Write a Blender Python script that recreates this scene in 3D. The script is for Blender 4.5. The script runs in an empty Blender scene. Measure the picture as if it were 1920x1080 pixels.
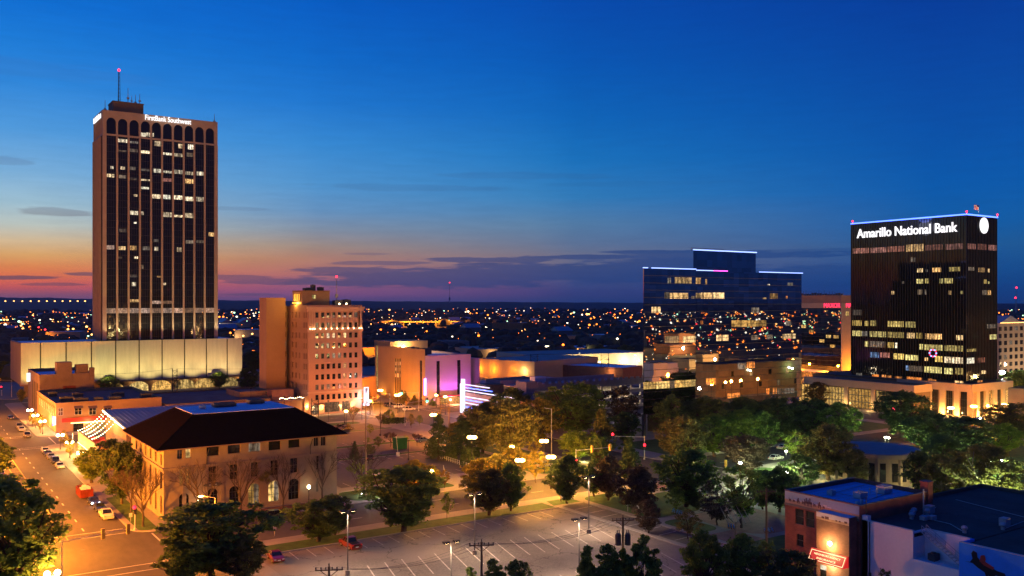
import bpy, math, random
from mathutils import Vector, Matrix
R = random.Random(7)
C = bpy.context.scene.collection
sc = bpy.context.scene
# ------------------------------------------------------------ camera / survey helpers
FPX, CAMH, HZ = 1680.0, 50.0, 566.0
YAW = math.radians(34.2)
U = (math.cos(YAW), math.sin(YAW)); V = (-math.sin(YAW), math.cos(YAW))
cam = bpy.data.cameras.new('camera'); cam.sensor_width = 36; cam.lens = 36*FPX/1920
cam.shift_y = (HZ-540)/1920; cam.clip_start = 1; cam.clip_end = 60000
co = bpy.data.objects.new('camera', cam); C.objects.link(co)
co.location = (0, 0, CAMH); co.rotation_euler = (math.pi/2, 0, -YAW); sc.camera = co

def G(px, py, z=0.0):
    """world point at height z seen at a pixel of the photograph (survey of the site)"""
    Y = FPX*(CAMH-z)/(py-HZ); X = (px-960)/FPX*Y
    return X*U[0]+Y*U[1], X*V[0]+Y*V[1]
def s_at(px, t):
    k = (px-960)/FPX; return t*(k*V[1]-V[0])/(U[0]-k*U[1])
def t_at(px, s):
    k = (px-960)/FPX; return s*(U[0]-k*U[1])/(k*V[1]-V[0])
def depth(s, t): return s*U[1]+t*V[1]
def z_at(s, t, py): return CAMH-(py-HZ)*depth(s, t)/FPX
def lin(c):
    c = c/255.0
    return c/12.92 if c <= .04045 else ((c+.055)/1.055)**2.4
def L(r, g, b): return (lin(r), lin(g), lin(b))

# ------------------------------------------------------------ world (dusk sky)
w = bpy.data.worlds.new('World'); sc.world = w; w.use_nodes = True
NT = w.node_tree; NT.nodes.clear()
def nd(nt, typ, **kw):
    n = nt.nodes.new(typ)
    for k, v in kw.items(): setattr(n, k, v)
    return n
def setin(nt, n, i, v):
    if v is None: return
    if isinstance(v, bpy.types.NodeSocket): nt.links.new(v, n.inputs[i])
    else: n.inputs[i].default_value = v
def mth(nt, op, a, b=None, c=None, clamp=False):
    n = nd(nt, 'ShaderNodeMath', operation=op); n.use_clamp = clamp
    setin(nt, n, 0, a); setin(nt, n, 1, b); setin(nt, n, 2, c); return n.outputs[0]
def mrange(nt, v, a, b, c=0.0, d=1.0, smooth=True):
    n = nd(nt, 'ShaderNodeMapRange'); n.interpolation_type = 'SMOOTHSTEP' if smooth else 'LINEAR'
    setin(nt, n, 0, v); setin(nt, n, 1, a); setin(nt, n, 2, b); setin(nt, n, 3, c); setin(nt, n, 4, d); return n.outputs[0]
def mixc(nt, f, a, b, typ='MIX'):
    n = nd(nt, 'ShaderNodeMix', data_type='RGBA', blend_type=typ)
    setin(nt, n, 0, f)
    for i, v in ((6, a), (7, b)):
        if isinstance(v, tuple): v = tuple(v)+(1.0,) if len(v) == 3 else v
        setin(nt, n, i, v)
    return n.outputs[2]
def ramp(nt, f, stops, interp='LINEAR'):
    n = nd(nt, 'ShaderNodeValToRGB'); cr = n.color_ramp; cr.interpolation = interp
    while len(cr.elements) < len(stops): cr.elements.new(.5)
    for e, (p, c) in zip(cr.elements, stops): e.position = p; e.color = tuple(c)+(1.0,)
    setin(nt, n, 0, f); return n.outputs[0]

tc = nd(NT, 'ShaderNodeTexCoord')
sep = nd(NT, 'ShaderNodeSeparateXYZ'); NT.links.new(tc.outputs['Generated'], sep.inputs[0])
fx = mth(NT, 'ADD', mth(NT, 'MULTIPLY', sep.outputs[0], U[0]), mth(NT, 'MULTIPLY', sep.outputs[1], V[0]))
fy = mth(NT, 'ADD', mth(NT, 'MULTIPLY', sep.outputs[0], U[1]), mth(NT, 'MULTIPLY', sep.outputs[1], V[1]))
DEG = 180/math.pi
az = mth(NT, 'MULTIPLY', mth(NT, 'ARCTAN2', fx, fy), DEG)           # degrees right of the street axis bearing
el = mth(NT, 'MULTIPLY', mth(NT, 'ARCSINE', sep.outputs[2]), DEG)
elr = mth(NT, 'DIVIDE', el, 40.0, clamp=True)
def pxel(x, y): return math.atan((566-y)*math.cos(math.atan((x-960)/FPX))/FPX)*DEG
def pxaz(x): return math.atan((x-960)/FPX)*DEG
def column(x, rows):
    st = [(max(0.0, pxel(x, y)/40), L(*c)) for y, c in rows]
    st.sort(key=lambda q: q[0]); return ramp(NT, elr, st)
Z1 = (-2500, (0, 46, 142))
colA = column(40, [(560, (112, 78, 112)), (549, (150, 84, 100)), (538, (206, 92, 80)), (522, (222, 108, 68)), (500, (224, 134, 74)), (476, (222, 168, 104)), (450, (216, 190, 152)),
    (420, (192, 202, 196)), (380, (162, 196, 214)), (320, (124, 178, 222)), (240, (80, 156, 224)), (150, (44, 136, 222)), (70, (24, 124, 218)), (0, (8, 112, 214)), Z1])
colB = column(560, [(562, (92, 72, 118)), (550, (138, 84, 124)), (532, (160, 96, 118)), (510, (176, 112, 106)), (485, (180, 128, 108)), (460, (162, 142, 132)), (430, (134, 148, 168)),
    (395, (104, 150, 196)), (345, (82, 152, 212)), (270, (56, 141, 216)), (190, (28, 121, 212)), (110, (10, 108, 205)), (0, (0, 94, 199)), Z1])
colC = column(1050, [(566, (40, 60, 112)), (550, (58, 66, 120)), (530, (64, 76, 126)), (505, (98, 100, 130)), (480, (112, 114, 136)), (455, (98, 120, 154)), (420, (88, 130, 170)),
    (370, (50, 128, 190)), (300, (22, 118, 194)), (220, (6, 104, 190)), (120, (0, 90, 185)), (0, (0, 77, 178)), Z1])
colD = column(1720, [(566, (14, 54, 112)), (540, (8, 64, 126)), (500, (14, 76, 140)), (460, (26, 90, 152)), (420, (12, 94, 168)), (350, (0, 91, 175)), (250, (0, 82, 171)),
    (130, (0, 72, 165)), (0, (0, 61, 157)), Z1])
ab = mrange(NT, az, pxaz(60), pxaz(600), smooth=False); bc = mrange(NT, az, pxaz(560), pxaz(1080), smooth=False)
cd = mrange(NT, az, pxaz(1000), pxaz(1750), smooth=False)
skyc = mixc(NT, cd, mixc(NT, bc, mixc(NT, ab, colA, colB), colC), colD)
# far side of the sky (behind the viewer): the west glow is gone
back = mrange(NT, mth(NT, 'ABSOLUTE', mth(NT, 'SUBTRACT', az, -50.0)), 60.0, 120.0)
skyc = mixc(NT, mth(NT, 'MULTIPLY', back, mrange(NT, mth(NT, 'ABSOLUTE', az), 32.0, 60.0)), skyc,
            ramp(NT, elr, [(0, L(10, 30, 74)), (.08, L(4, 44, 106)), (.3, L(0, 46, 126)), (1, L(0, 46, 142))]))
skyc = mixc(NT, 1.0, skyc, mixc(NT, mrange(NT, el, 0.0, 4.5), (1.22, 1.2, 1.2), (1.0, 1.0, 1.0)), 'MULTIPLY')
# clouds: ragged flat streaks low in the west
cv = nd(NT, 'ShaderNodeCombineXYZ'); setin(NT, cv, 0, az); setin(NT, cv, 1, el)
nv = nd(NT, 'ShaderNodeVectorMath', operation='MULTIPLY'); setin(NT, nv, 0, cv.outputs[0]); nv.inputs[1].default_value = (.16, 1.5, 1)
nz = nd(NT, 'ShaderNodeTexNoise'); nz.inputs['Scale'].default_value = 1.0; nz.inputs['Detail'].default_value = 7; nz.inputs['Roughness'].default_value = .6
NT.links.new(nv.outputs[0], nz.inputs['Vector'])
nv2 = nd(NT, 'ShaderNodeVectorMath', operation='MULTIPLY'); setin(NT, nv2, 0, cv.outputs[0]); nv2.inputs[1].default_value = (.5, 5.5, 1)
nz2 = nd(NT, 'ShaderNodeTexNoise'); nz2.inputs['Scale'].default_value = 1.0; nz2.inputs['Detail'].default_value = 5
NT.links.new(nv2.outputs[0], nz2.inputs['Vector'])
wob = mth(NT, 'ADD', mth(NT, 'MULTIPLY', mth(NT, 'SUBTRACT', nz.outputs[0], .5), 2.6), mth(NT, 'MULTIPLY', mth(NT, 'SUBTRACT', nz2.outputs[0], .5), 1.6))
CLD = [(800, 525, 250, 18, .95), (1000, 512, 260, 20, .95), (1230, 510, 260, 30, .9), (930, 487, 150, 5, .85), (1090, 482, 130, 5, .9), (1230, 472, 120, 4, .9), (1340, 480, 200, 9, .8), (650, 508, 110, 7, .85), (720, 493, 90, 4, .6), (560, 528, 110, 6, .75), (690, 476, 60, 3, .35), (1480, 520, 260, 26, .55),
       (20, 520, 60, 4, .95), (110, 533, 60, 3.4, .7), (165, 513, 30, 3.4, .9), (110, 399, 62, 7, .5), (10, 301, 44, 8, .5), (470, 552, 60, 3, .6), (440, 520, 70, 5, .7),
       (760, 352, 190, 7, .34), (980, 330, 170, 7, .30), (1180, 345, 170, 5, .16), (440, 392, 70, 4, .25), (1560, 470, 200, 4, .4), (60, 130, 160, 16, .16)]
cm = None
for x, y, wx, wy, a in CLD:
    sb = nd(NT, 'ShaderNodeVectorMath', operation='SUBTRACT'); setin(NT, sb, 0, cv.outputs[0]); sb.inputs[1].default_value = (pxaz(x), pxel(x, y), 0)
    ml = nd(NT, 'ShaderNodeVectorMath', operation='MULTIPLY'); setin(NT, ml, 0, sb.outputs[0])
    ml.inputs[1].default_value = (FPX/DEG/wx, FPX/DEG/wy*1.05, 0)
    ln = nd(NT, 'ShaderNodeVectorMath', operation='LENGTH'); setin(NT, ln, 0, ml.outputs[0])
    e = mth(NT, 'MULTIPLY', mrange(NT, mth(NT, 'ADD', mth(NT, 'SUBTRACT', 1.15, ln.outputs['Value']), mth(NT, 'MULTIPLY', wob, .75)), 0.0, .38), a)
    cm = e if cm is None else mth(NT, 'MAXIMUM', cm, e)
cloudc = mixc(NT, mrange(NT, az, pxaz(150), pxaz(700), smooth=False), L(104, 82, 98), mixc(NT, mrange(NT, az, pxaz(600), pxaz(1300), smooth=False), L(72, 78, 122), L(20, 66, 132)))
hi = mrange(NT, el, 4.0, 7.0)
cloudc = mixc(NT, mth(NT, 'MULTIPLY', hi, .75), cloudc, mixc(NT, .45, skyc, L(60, 92, 140)))
skyc = mixc(NT, mth(NT, 'MULTIPLY', cm, .84), skyc, cloudc)
gn = nd(NT, 'ShaderNodeTexNoise'); gn.inputs['Scale'].default_value = 2.2; gn.inputs['Detail'].default_value = 4
NT.links.new(nv.outputs[0], gn.inputs['Vector'])
skyc = mixc(NT, 1.0, skyc, mixc(NT, mrange(NT, gn.outputs[0], .3, .7, smooth=False), (.955, .96, .965), (1.045, 1.04, 1.03)), 'MULTIPLY')
SUN_EL, SUN_ROT = math.radians(-2.0), math.radians(-6)
ns = nd(NT, 'ShaderNodeTexSky'); ns.sky_type = 'NISHITA'; ns.sun_disc = False; ns.sun_elevation = SUN_EL; ns.sun_rotation = SUN_ROT; ns.altitude = 1100
b1 = nd(NT, 'ShaderNodeBackground'); setin(NT, b1, 0, skyc); b1.inputs[1].default_value = .97
b2 = nd(NT, 'ShaderNodeBackground'); setin(NT, b2, 0, ns.outputs[0]); b2.inputs[1].default_value = .004
ad = nd(NT, 'ShaderNodeAddShader'); NT.links.new(b1.outputs[0], ad.inputs[0]); NT.links.new(b2.outputs[0], ad.inputs[1])
wo = nd(NT, 'ShaderNodeOutputWorld'); NT.links.new(ad.outputs[0], wo.inputs[0])
sl = bpy.data.lights.new('afterglow_sun', 'SUN'); sl.energy = .03; sl.angle = math.radians(12); sl.color = (1, .55, .3)
so = bpy.data.objects.new('afterglow_sun', sl); C.objects.link(so); so.rotation_euler = (math.radians(-87), 0, math.radians(6))
vs = sc.view_settings; vs.view_transform = 'Standard'; vs.look = 'None'; vs.exposure = 0.0; vs.gamma = 1.0; vs.use_curve_mapping = False
sc.cycles.use_denoising = True; sc.cycles.max_bounces = 6; sc.cycles.diffuse_bounces = 2; sc.cycles.glossy_bounces = 3
sc.cycles.transmission_bounces = 3; sc.cycles.transparent_max_bounces = 6; sc.cycles.sample_clamp_indirect = 3.0; sc.cycles.caustics_reflective = False; sc.cycles.caustics_refractive = False

# ------------------------------------------------------------ materials
MATS = {}
def newmat(name):
    m = bpy.data.materials.new(name); m.use_nodes = True; MATS[name] = m
    nt = m.node_tree; b = nt.nodes['Principled BSDF']; return m, nt, b
def pm(name, col, rough=.8, var=.25, scale=.6, metal=0.0, bump=0.0, spec=.3, fine=6.0, stretch=(1, 1, 1), coat=0.0):
    """painted / mineral surface: two scales of colour mottling and a little relief"""
    m, nt, b = newmat(name)
    t = nd(nt, 'ShaderNodeTexCoord'); mp = nd(nt, 'ShaderNodeMapping'); nt.links.new(t.outputs['Object'], mp.inputs[0]); mp.inputs['Scale'].default_value = stretch
    a = nd(nt, 'ShaderNodeTexNoise'); a.inputs['Scale'].default_value = scale; a.inputs['Detail'].default_value = 5; nt.links.new(mp.outputs[0], a.inputs['Vector'])
    c = nd(nt, 'ShaderNodeTexNoise'); c.inputs['Scale'].default_value = scale*fine; c.inputs['Detail'].default_value = 3; nt.links.new(mp.outputs[0], c.inputs['Vector'])
    f = mth(nt, 'ADD', mth(nt, 'MULTIPLY', a.outputs[0], .65), mth(nt, 'MULTIPLY', c.outputs[0], .35))
    lo = tuple(x*(1-var) for x in col); hi = tuple(min(.95, x*(1+var)) for x in col)
    setin(nt, b, 'Base Color', mixc(nt, mrange(nt, f, .33, .67, smooth=False), lo, hi))
    b.inputs['Roughness'].default_value = rough; b.inputs['Metallic'].default_value = metal; b.inputs['Specular IOR Level'].default_value = spec
    if coat: b.inputs['Coat Weight'].default_value = coat
    if bump:
        bp = nd(nt, 'ShaderNodeBump'); bp.inputs['Strength'].default_value = bump; bp.inputs['Distance'].default_value = .05
        setin(nt, bp, 'Height', c.outputs[0]); nt.links.new(bp.outputs[0], b.inputs['Normal'])
    return m
def em(name, col, st, sample=False):
    m, nt, b = newmat(name); b.inputs['Base Color'].default_value = (.02, .02, .02, 1)
    b.inputs['Emission Color'].default_value = tuple(col)+(1,); b.inputs['Emission Strength'].default_value = st
    m.cycles.emission_sampling = 'AUTO' if sample else 'NONE'; return m
def litwin(name, col, st, band=1.3, dark=.25):
    """a lit room behind glass: blinds, furniture and ceiling glow broken up by noise, every window its own level"""
    m, nt, b = newmat(name); t = nd(nt, 'ShaderNodeTexCoord'); mp = nd(nt, 'ShaderNodeMapping'); nt.links.new(t.outputs['Object'], mp.inputs[0])
    mp.inputs['Scale'].default_value = (band, band, .16)
    a = nd(nt, 'ShaderNodeTexNoise'); a.inputs['Scale'].default_value = 1.0; a.inputs['Detail'].default_value = 2; nt.links.new(mp.outputs[0], a.inputs['Vector'])
    c = nd(nt, 'ShaderNodeTexNoise'); c.inputs['Scale'].default_value = 1.1; c.inputs['Detail'].default_value = 4; nt.links.new(t.outputs['Object'], c.inputs['Vector'])
    oi = nd(nt, 'ShaderNodeObjectInfo')
    f = mth(nt, 'MULTIPLY', mrange(nt, a.outputs[0], .36, .6, dark, 1.0), mrange(nt, c.outputs[0], .35, .62, .45, 1.2))
    f = mth(nt, 'MULTIPLY', f, mrange(nt, oi.outputs['Random'], 0, 1, .32, 1.25, False))
    b.inputs['Base Color'].default_value = (.02, .02, .02, 1); b.inputs['Roughness'].default_value = .12
    rnd2 = mth(nt, 'FRACT', mth(nt, 'MULTIPLY', oi.outputs['Random'], 7.31)); setin(nt, b, 'Emission Color', mixc(nt, mth(nt, 'ADD', mth(nt, 'MULTIPLY', c.outputs[0], .3), mth(nt, 'MULTIPLY', rnd2, .7)), (col[0]*.95, col[1]*.78, col[2]*.6), (col[0]*.96, min(1, col[1]*1.12+.02), min(1, col[2]*1.35+.04))))
    setin(nt, b, 'Emission Strength', mth(nt, 'MULTIPLY', f, st)); m.cycles.emission_sampling = 'NONE'; return m
def mirror(name, tint, rough=.02, cell=(1.5, 1.5, 3.6), tilt=.004, metal=1.0, base=None, vary=.3):
    """coated curtain-wall glass: every pane a hair out of true, some panes darker"""
    m, nt, b = newmat(name); t = nd(nt, 'ShaderNodeTexCoord')
    dv = nd(nt, 'ShaderNodeVectorMath', operation='DIVIDE'); nt.links.new(t.outputs['Object'], dv.inputs[0]); dv.inputs[1].default_value = cell
    fl = nd(nt, 'ShaderNodeVectorMath', operation='FLOOR'); nt.links.new(dv.outputs[0], fl.inputs[0])
    wn = nd(nt, 'ShaderNodeTexWhiteNoise'); nt.links.new(fl.outputs[0], wn.inputs['Vector'])
    sb = nd(nt, 'ShaderNodeVectorMath', operation='SUBTRACT'); nt.links.new(wn.outputs['Color'], sb.inputs[0]); sb.inputs[1].default_value = (.5, .5, .5)
    sc_ = nd(nt, 'ShaderNodeVectorMath', operation='SCALE'); nt.links.new(sb.outputs[0], sc_.inputs[0]); sc_.inputs['Scale'].default_value = tilt
    g = nd(nt, 'ShaderNodeNewGeometry'); a = nd(nt, 'ShaderNodeVectorMath', operation='ADD')
    nt.links.new(g.outputs['Normal'], a.inputs[0]); nt.links.new(sc_.outputs[0], a.inputs[1])
    n = nd(nt, 'ShaderNodeVectorMath', operation='NORMALIZE'); nt.links.new(a.outputs[0], n.inputs[0]); nt.links.new(n.outputs[0], b.inputs['Normal'])
    setin(nt, b, 'Base Color', mixc(nt, mrange(nt, wn.outputs['Value'], 0, 1, smooth=False), tuple(x*(1-vary) for x in tint), tuple(x*(1+vary*.4) for x in tint)))
    b.inputs['Metallic'].default_value = metal; b.inputs['Roughness'].default_value = rough; b.inputs['Specular IOR Level'].default_value = .6
    return m
def brickm(name, c1, c2, mortar, sx=.45, sy=.16, rough=.85):
    m, nt, b = newmat(name); t = nd(nt, 'ShaderNodeTexCoord'); s = nd(nt, 'ShaderNodeSeparateXYZ'); nt.links.new(t.outputs['Object'], s.inputs[0])
    cb = nd(nt, 'ShaderNodeCombineXYZ'); setin(nt, cb, 0, mth(nt, 'ADD', s.outputs[0], s.outputs[1])); setin(nt, cb, 1, s.outputs[2])
    br = nd(nt, 'ShaderNodeTexBrick'); nt.links.new(cb.outputs[0], br.inputs[0]); br.inputs['Scale'].default_value = 1
    br.inputs['Brick Width'].default_value = sx; br.inputs['Row Height'].default_value = sy; br.inputs['Mortar Size'].default_value = .012
    br.inputs['Color1'].default_value = tuple(c1)+(1,); br.inputs['Color2'].default_value = tuple(c2)+(1,); br.inputs['Mortar'].default_value = tuple(mortar)+(1,)
    a = nd(nt, 'ShaderNodeTexNoise'); a.inputs['Scale'].default_value = .35; a.inputs['Detail'].default_value = 5; nt.links.new(t.outputs['Object'], a.inputs['Vector'])
    setin(nt, b, 'Base Color', mixc(nt, 1.0, br.outputs[0], mixc(nt, mrange(nt, a.outputs[0], .3, .7), (.72, .72, .74), (1.15, 1.12, 1.1)), 'MULTIPLY'))
    b.inputs['Roughness'].default_value = rough; b.inputs['Specular IOR Level'].default_value = .25; return m
def leafm(name, c1, c2):
    m, nt, b = newmat(name); t = nd(nt, 'ShaderNodeTexCoord')
    a = nd(nt, 'ShaderNodeTexNoise'); a.inputs['Scale'].default_value = .55; a.inputs['Detail'].default_value = 6; a.inputs['Roughness'].default_value = .75; nt.links.new(t.outputs['Object'], a.inputs['Vector'])
    col = mixc(nt, mrange(nt, a.outputs[0], .35, .65), c1, c2); setin(nt, b, 'Base Color', col)
    b.inputs['Roughness'].default_value = .7; b.inputs['Specular IOR Level'].default_value = .15
    tr = nd(nt, 'ShaderNodeBsdfTranslucent'); setin(nt, tr, 0, col); mx = nd(nt, 'ShaderNodeMixShader'); mx.inputs[0].default_value = .35
    o = nt.nodes['Material Output']; nt.links.new(b.outputs[0], mx.inputs[1]); nt.links.new(tr.outputs[0], mx.inputs[2]); nt.links.new(mx.outputs[0], o.inputs[0]); return m
# ------------------------------------------------------------ mesh helpers
WL = {}
class MB:
    def __init__(s): s.v = []; s.f = []; s.m = []
    def poly(s, pts, mi=0):
        i = len(s.v); s.v += [tuple(p) for p in pts]; s.f.append(tuple(range(i, i+len(pts)))); s.m.append(mi)
    def box(s, x0, x1, y0, y1, z0, z1, mi=0):
        i = len(s.v); s.v += [(x0, y0, z0), (x1, y0, z0), (x1, y1, z0), (x0, y1, z0), (x0, y0, z1), (x1, y0, z1), (x1, y1, z1), (x0, y1, z1)]
        for q in ((0, 3, 2, 1), (4, 5, 6, 7), (0, 1, 5, 4), (1, 2, 6, 5), (2, 3, 7, 6), (3, 0, 4, 7)): s.f.append(tuple(i+k for k in q)); s.m.append(mi)
    def prism(s, pts, z0, z1, mi=0, top=True):
        n = len(pts); i = len(s.v); s.v += [(p[0], p[1], z0) for p in pts]+[(p[0], p[1], z1) for p in pts]
        for k in range(n): s.f.append((i+k, i+(k+1) % n, i+n+(k+1) % n, i+n+k)); s.m.append(mi)
        if top: s.f.append(tuple(i+n+k for k in range(n))); s.m.append(mi)
        s.f.append(tuple(i+k for k in reversed(range(n)))); s.m.append(mi)
    def tube(s, p0, p1, r0, r1=None, n=8, mi=0, caps=True):
        r1 = r0 if r1 is None else r1; p0 = Vector(p0); p1 = Vector(p1); d = p1-p0
        if d.length < 1e-6: return
        d.normalize(); a = d.orthogonal().normalized(); b = d.cross(a); i = len(s.v)
        for p, r in ((p0, r0), (p1, r1)):
            for k in range(n):
                t = 2*math.pi*k/n; s.v.append(tuple(p+a*(r*math.cos(t))+b*(r*math.sin(t))))
        for k in range(n): s.f.append((i+k, i+(k+1) % n, i+n+(k+1) % n, i+n+k)); s.m.append(mi)
        if caps: s.f.append(tuple(i+k for k in reversed(range(n)))); s.m.append(mi); s.f.append(tuple(i+n+k for k in range(n))); s.m.append(mi)
    def path(s, pts, r, n=6, mi=0):
        for a, b in zip(pts, pts[1:]): s.tube(a, b, r, r, n, mi)
    def ball(s, c, rx, ry=None, rz=None, nu=10, nv=6, mi=0):
        ry = rx if ry is None else ry; rz = rx if rz is None else rz; i = len(s.v)
        s.v.append((c[0], c[1], c[2]-rz))
        for a in range(1, nv):
            ph = -math.pi/2+math.pi*a/nv
            for k in range(nu):
                t = 2*math.pi*k/nu; s.v.append((c[0]+rx*math.cos(ph)*math.cos(t), c[1]+ry*math.cos(ph)*math.sin(t), c[2]+rz*math.sin(ph)))
        s.v.append((c[0], c[1], c[2]+rz)); top = len(s.v)-1
        for k in range(nu):
            s.f.append((i, i+1+(k+1) % nu, i+1+k)); s.m.append(mi)
            for a in range(nv-2):
                o = i+1+a*nu; s.f.append((o+k, o+(k+1) % nu, o+nu+(k+1) % nu, o+nu+k)); s.m.append(mi)
            o = i+1+(nv-2)*nu; s.f.append((o+k, o+(k+1) % nu, top)); s.m.append(mi)
    def build(s, name, mat, parent=None, smooth=False, off=None):
        me = bpy.data.meshes.new(name); o3 = off or (WL.get(parent.name, (0, 0, 0)) if parent else (0, 0, 0))
        me.from_pydata([(p[0]-o3[0], p[1]-o3[1], p[2]-o3[2]) for p in s.v], [], s.f)
        mats = mat if isinstance(mat, (list, tuple)) else [mat]
        for m in mats: me.materials.append(MATS[m] if isinstance(m, str) else m)
        if len(mats) > 1: me.polygons.foreach_set('material_index', s.m)
        if smooth: me.polygons.foreach_set('use_smooth', [True]*len(me.polygons))
        me.update(); ob = bpy.data.objects.new(name, me); C.objects.link(ob)
        if parent: ob.parent = parent; WL[ob.name] = o3
        elif off: ob.location = off; WL[ob.name] = off
        return ob
def bx(name, mat, parent, *a, **k):
    b = MB(); b.box(*a); return b.build(name, mat, parent, **k)
def tag(o, label, cat, group=None, kind=None):
    o['label'] = label; o['category'] = cat
    if group: o['group'] = group
    if kind: o['kind'] = kind
    return o
def thing(name, label, cat, loc=(0, 0, 0), rz=0.0, group=None):
    o = bpy.data.objects.new(name, None); C.objects.link(o); o.empty_display_size = .5
    o.location = loc; o.rotation_euler = (0, 0, rz); WL[o.name] = tuple(loc); return tag(o, label, cat, group)
def struct(name, b, mat):
    o = b.build(name, mat); o['kind'] = 'structure'; return o
def dup(root, loc, rz=0.0, label=None, group=None, scale=None):
    r = root.copy(); C.objects.link(r); r.location = loc; r.rotation_euler = (0, 0, rz)
    if scale: r.scale = scale
    if label: r['label'] = label
    if group: r['group'] = group
    for ch in list(root.children):
        c = ch.copy(); C.objects.link(c); c.parent = r
        for g in list(ch.children): d = g.copy(); C.objects.link(d); d.parent = c
    return r
def setmat(root, part, mat):
    for ch in root.children:
        if ch.name.split('.')[0] == part and ch.type == 'MESH':
            ch.material_slots[0].link = 'OBJECT'; ch.material_slots[0].material = MATS[mat]
def wall(b, face, c, a0, a1, z0, z1, holes=(), dep=.3, mi=0, rmi=None):
    """flat wall with real openings; face F looks down the cross street (-y), L looks at the left street (-x)"""
    rmi = mi if rmi is None else rmi
    P = (lambda a, d, z: (a, c+d, z)) if face == 'F' else (lambda a, d, z: (c+d, a, z))
    def quad(p, q, r, s_, m):
        b.poly([p, q, r, s_] if face == 'F' else [s_, r, q, p], m)
    A = sorted({a0, a1} | {x for h in holes for x in h[:2]}); Zs = sorted({z0, z1} | {x for h in holes for x in h[2:4]})
    for i in range(len(A)-1):
        for j in range(len(Zs)-1):
            ca, cz = (A[i]+A[i+1])/2, (Zs[j]+Zs[j+1])/2
            if any(h[0] < ca < h[1] and h[2] < cz < h[3] for h in holes): continue
            quad(P(A[i], 0, Zs[j]), P(A[i+1], 0, Zs[j]), P(A[i+1], 0, Zs[j+1]), P(A[i], 0, Zs[j+1]), mi)
    for h in holes:
        x0, x1, y0, y1 = h[:4]
        for (p, q) in (((x0, y0), (x1, y0)), ((x1, y0), (x1, y1)), ((x1, y1), (x0, y1)), ((x0, y1), (x0, y0))):
            quad(P(p[0], 0, p[1]), P(p[0], dep, p[1]), P(q[0], dep, q[1]), P(q[0], 0, q[1]), rmi)
def archfill(b, face, c, a0, a1, zs, zt, dep=.3, n=10, mi=0, proud=0.0):
    """fills the corners of a rectangular opening so that its head is a half ellipse springing at zs"""
    P = (lambda a, d, z: (a, c+d, z)) if face == 'F' else (lambda a, d, z: (c+d, a, z))
    m = (a0+a1)/2; r = (a1-a0)/2
    pts = [(m-r*math.cos(math.pi*k/n), zs+(zt-zs)*math.sin(math.pi*k/n)) for k in range(n+1)]
    for k in range(n):
        (xa, za), (xb, zb) = pts[k], pts[k+1]
        q = [P(xa, -proud, za), P(xb, -proud, zb), P(xb, -proud, zt), P(xa, -proud, zt)]
        b.poly(q if face == 'F' else q[::-1], mi)
        q = [P(xa, -proud, za), P(xa, dep, za), P(xb, dep, zb), P(xb, -proud, zb)]
        b.poly(q if face == 'F' else q[::-1], mi)
def panel(name, mat, parent, face, c, a0, a1, z0, z1, th=.06, bars=None, barm=None, sub=None, barw=.09):
    """thin slab standing th proud of plane c; bars=(nx,nz) adds glazing bars; sub names a pane sub-part"""
    b = MB()
    if face == 'F': b.box(a0, a1, c-th, c, z0, z1)
    else: b.box(c-th, c, a0, a1, z0, z1)
    mats = [mat]
    if bars:
        mats = [mat, barm]; w = barw
        def bar(p0, p1, q0, q1):
            if face == 'F': b.box(p0, p1, c-th-.07, c-th, q0, q1, 1)
            else: b.box(c-th-.07, c-th, p0, p1, q0, q1, 1)
        for k in range(bars[0]+1):
            x = a0+(a1-a0)*k/bars[0]; bar(x-w/2, x+w/2, z0, z1)
        for k in range(bars[1]+1):
            z = z0+(z1-z0)*k/bars[1]
            for q in range(bars[0]):
                bar(a0+(a1-a0)*q/bars[0]+w/2, a0+(a1-a0)*(q+1)/bars[0]-w/2, z-w/2, z+w/2)
    return b.build(name, mats, parent)
def fpx(c, x0, y0, x1, y1):
    """a rectangle measured on the photograph, as extents on the F plane y=c"""
    a0, a1 = s_at(x0, c), s_at(x1, c); m = (a0+a1)/2; return a0, a1, z_at(m, c, y1), z_at(m, c, y0)
def lpx(c, x0, y0, x1, y1):
    a0, a1 = t_at(x1, c), t_at(x0, c); m = (a0+a1)/2; return a0, a1, z_at(c, m, y1), z_at(c, m, y0)
def letters(name, text, mat, parent, size, loc, face='F', depth_=.15, width=None, bold=.0):
    cu = bpy.data.curves.new(name, 'FONT'); cu.body = text; cu.size = size; cu.extrude = depth_; cu.offset = bold; cu.resolution_u = 3
    tmp = bpy.data.objects.new('tmp_text', cu); C.objects.link(tmp); bpy.context.view_layer.update()
    me = bpy.data.meshes.new_from_object(tmp.evaluated_get(bpy.context.evaluated_depsgraph_get())); bpy.data.objects.remove(tmp)
    xs = [v.co.x for v in me.vertices]; k = (width/(max(xs)-min(xs))) if width else 1.0; x0 = min(xs)
    o3 = WL.get(parent.name, (0, 0, 0)) if parent else (0, 0, 0)
    for v in me.vertices:
        x, y, z = (v.co.x-x0)*k, v.co.y, v.co.z
        p = (loc[0]+x, loc[1]-z, loc[2]+y) if face == 'F' else (loc[0]-z, loc[1]-x, loc[2]+y)
        v.co = (p[0]-o3[0], p[1]-o3[1], p[2]-o3[2])
    me.materials.clear(); me.materials.append(MATS[mat]); o = bpy.data.objects.new(name, me); C.objects.link(o)
    if parent: o.parent = parent; WL[o.name] = o3
    return o
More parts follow.
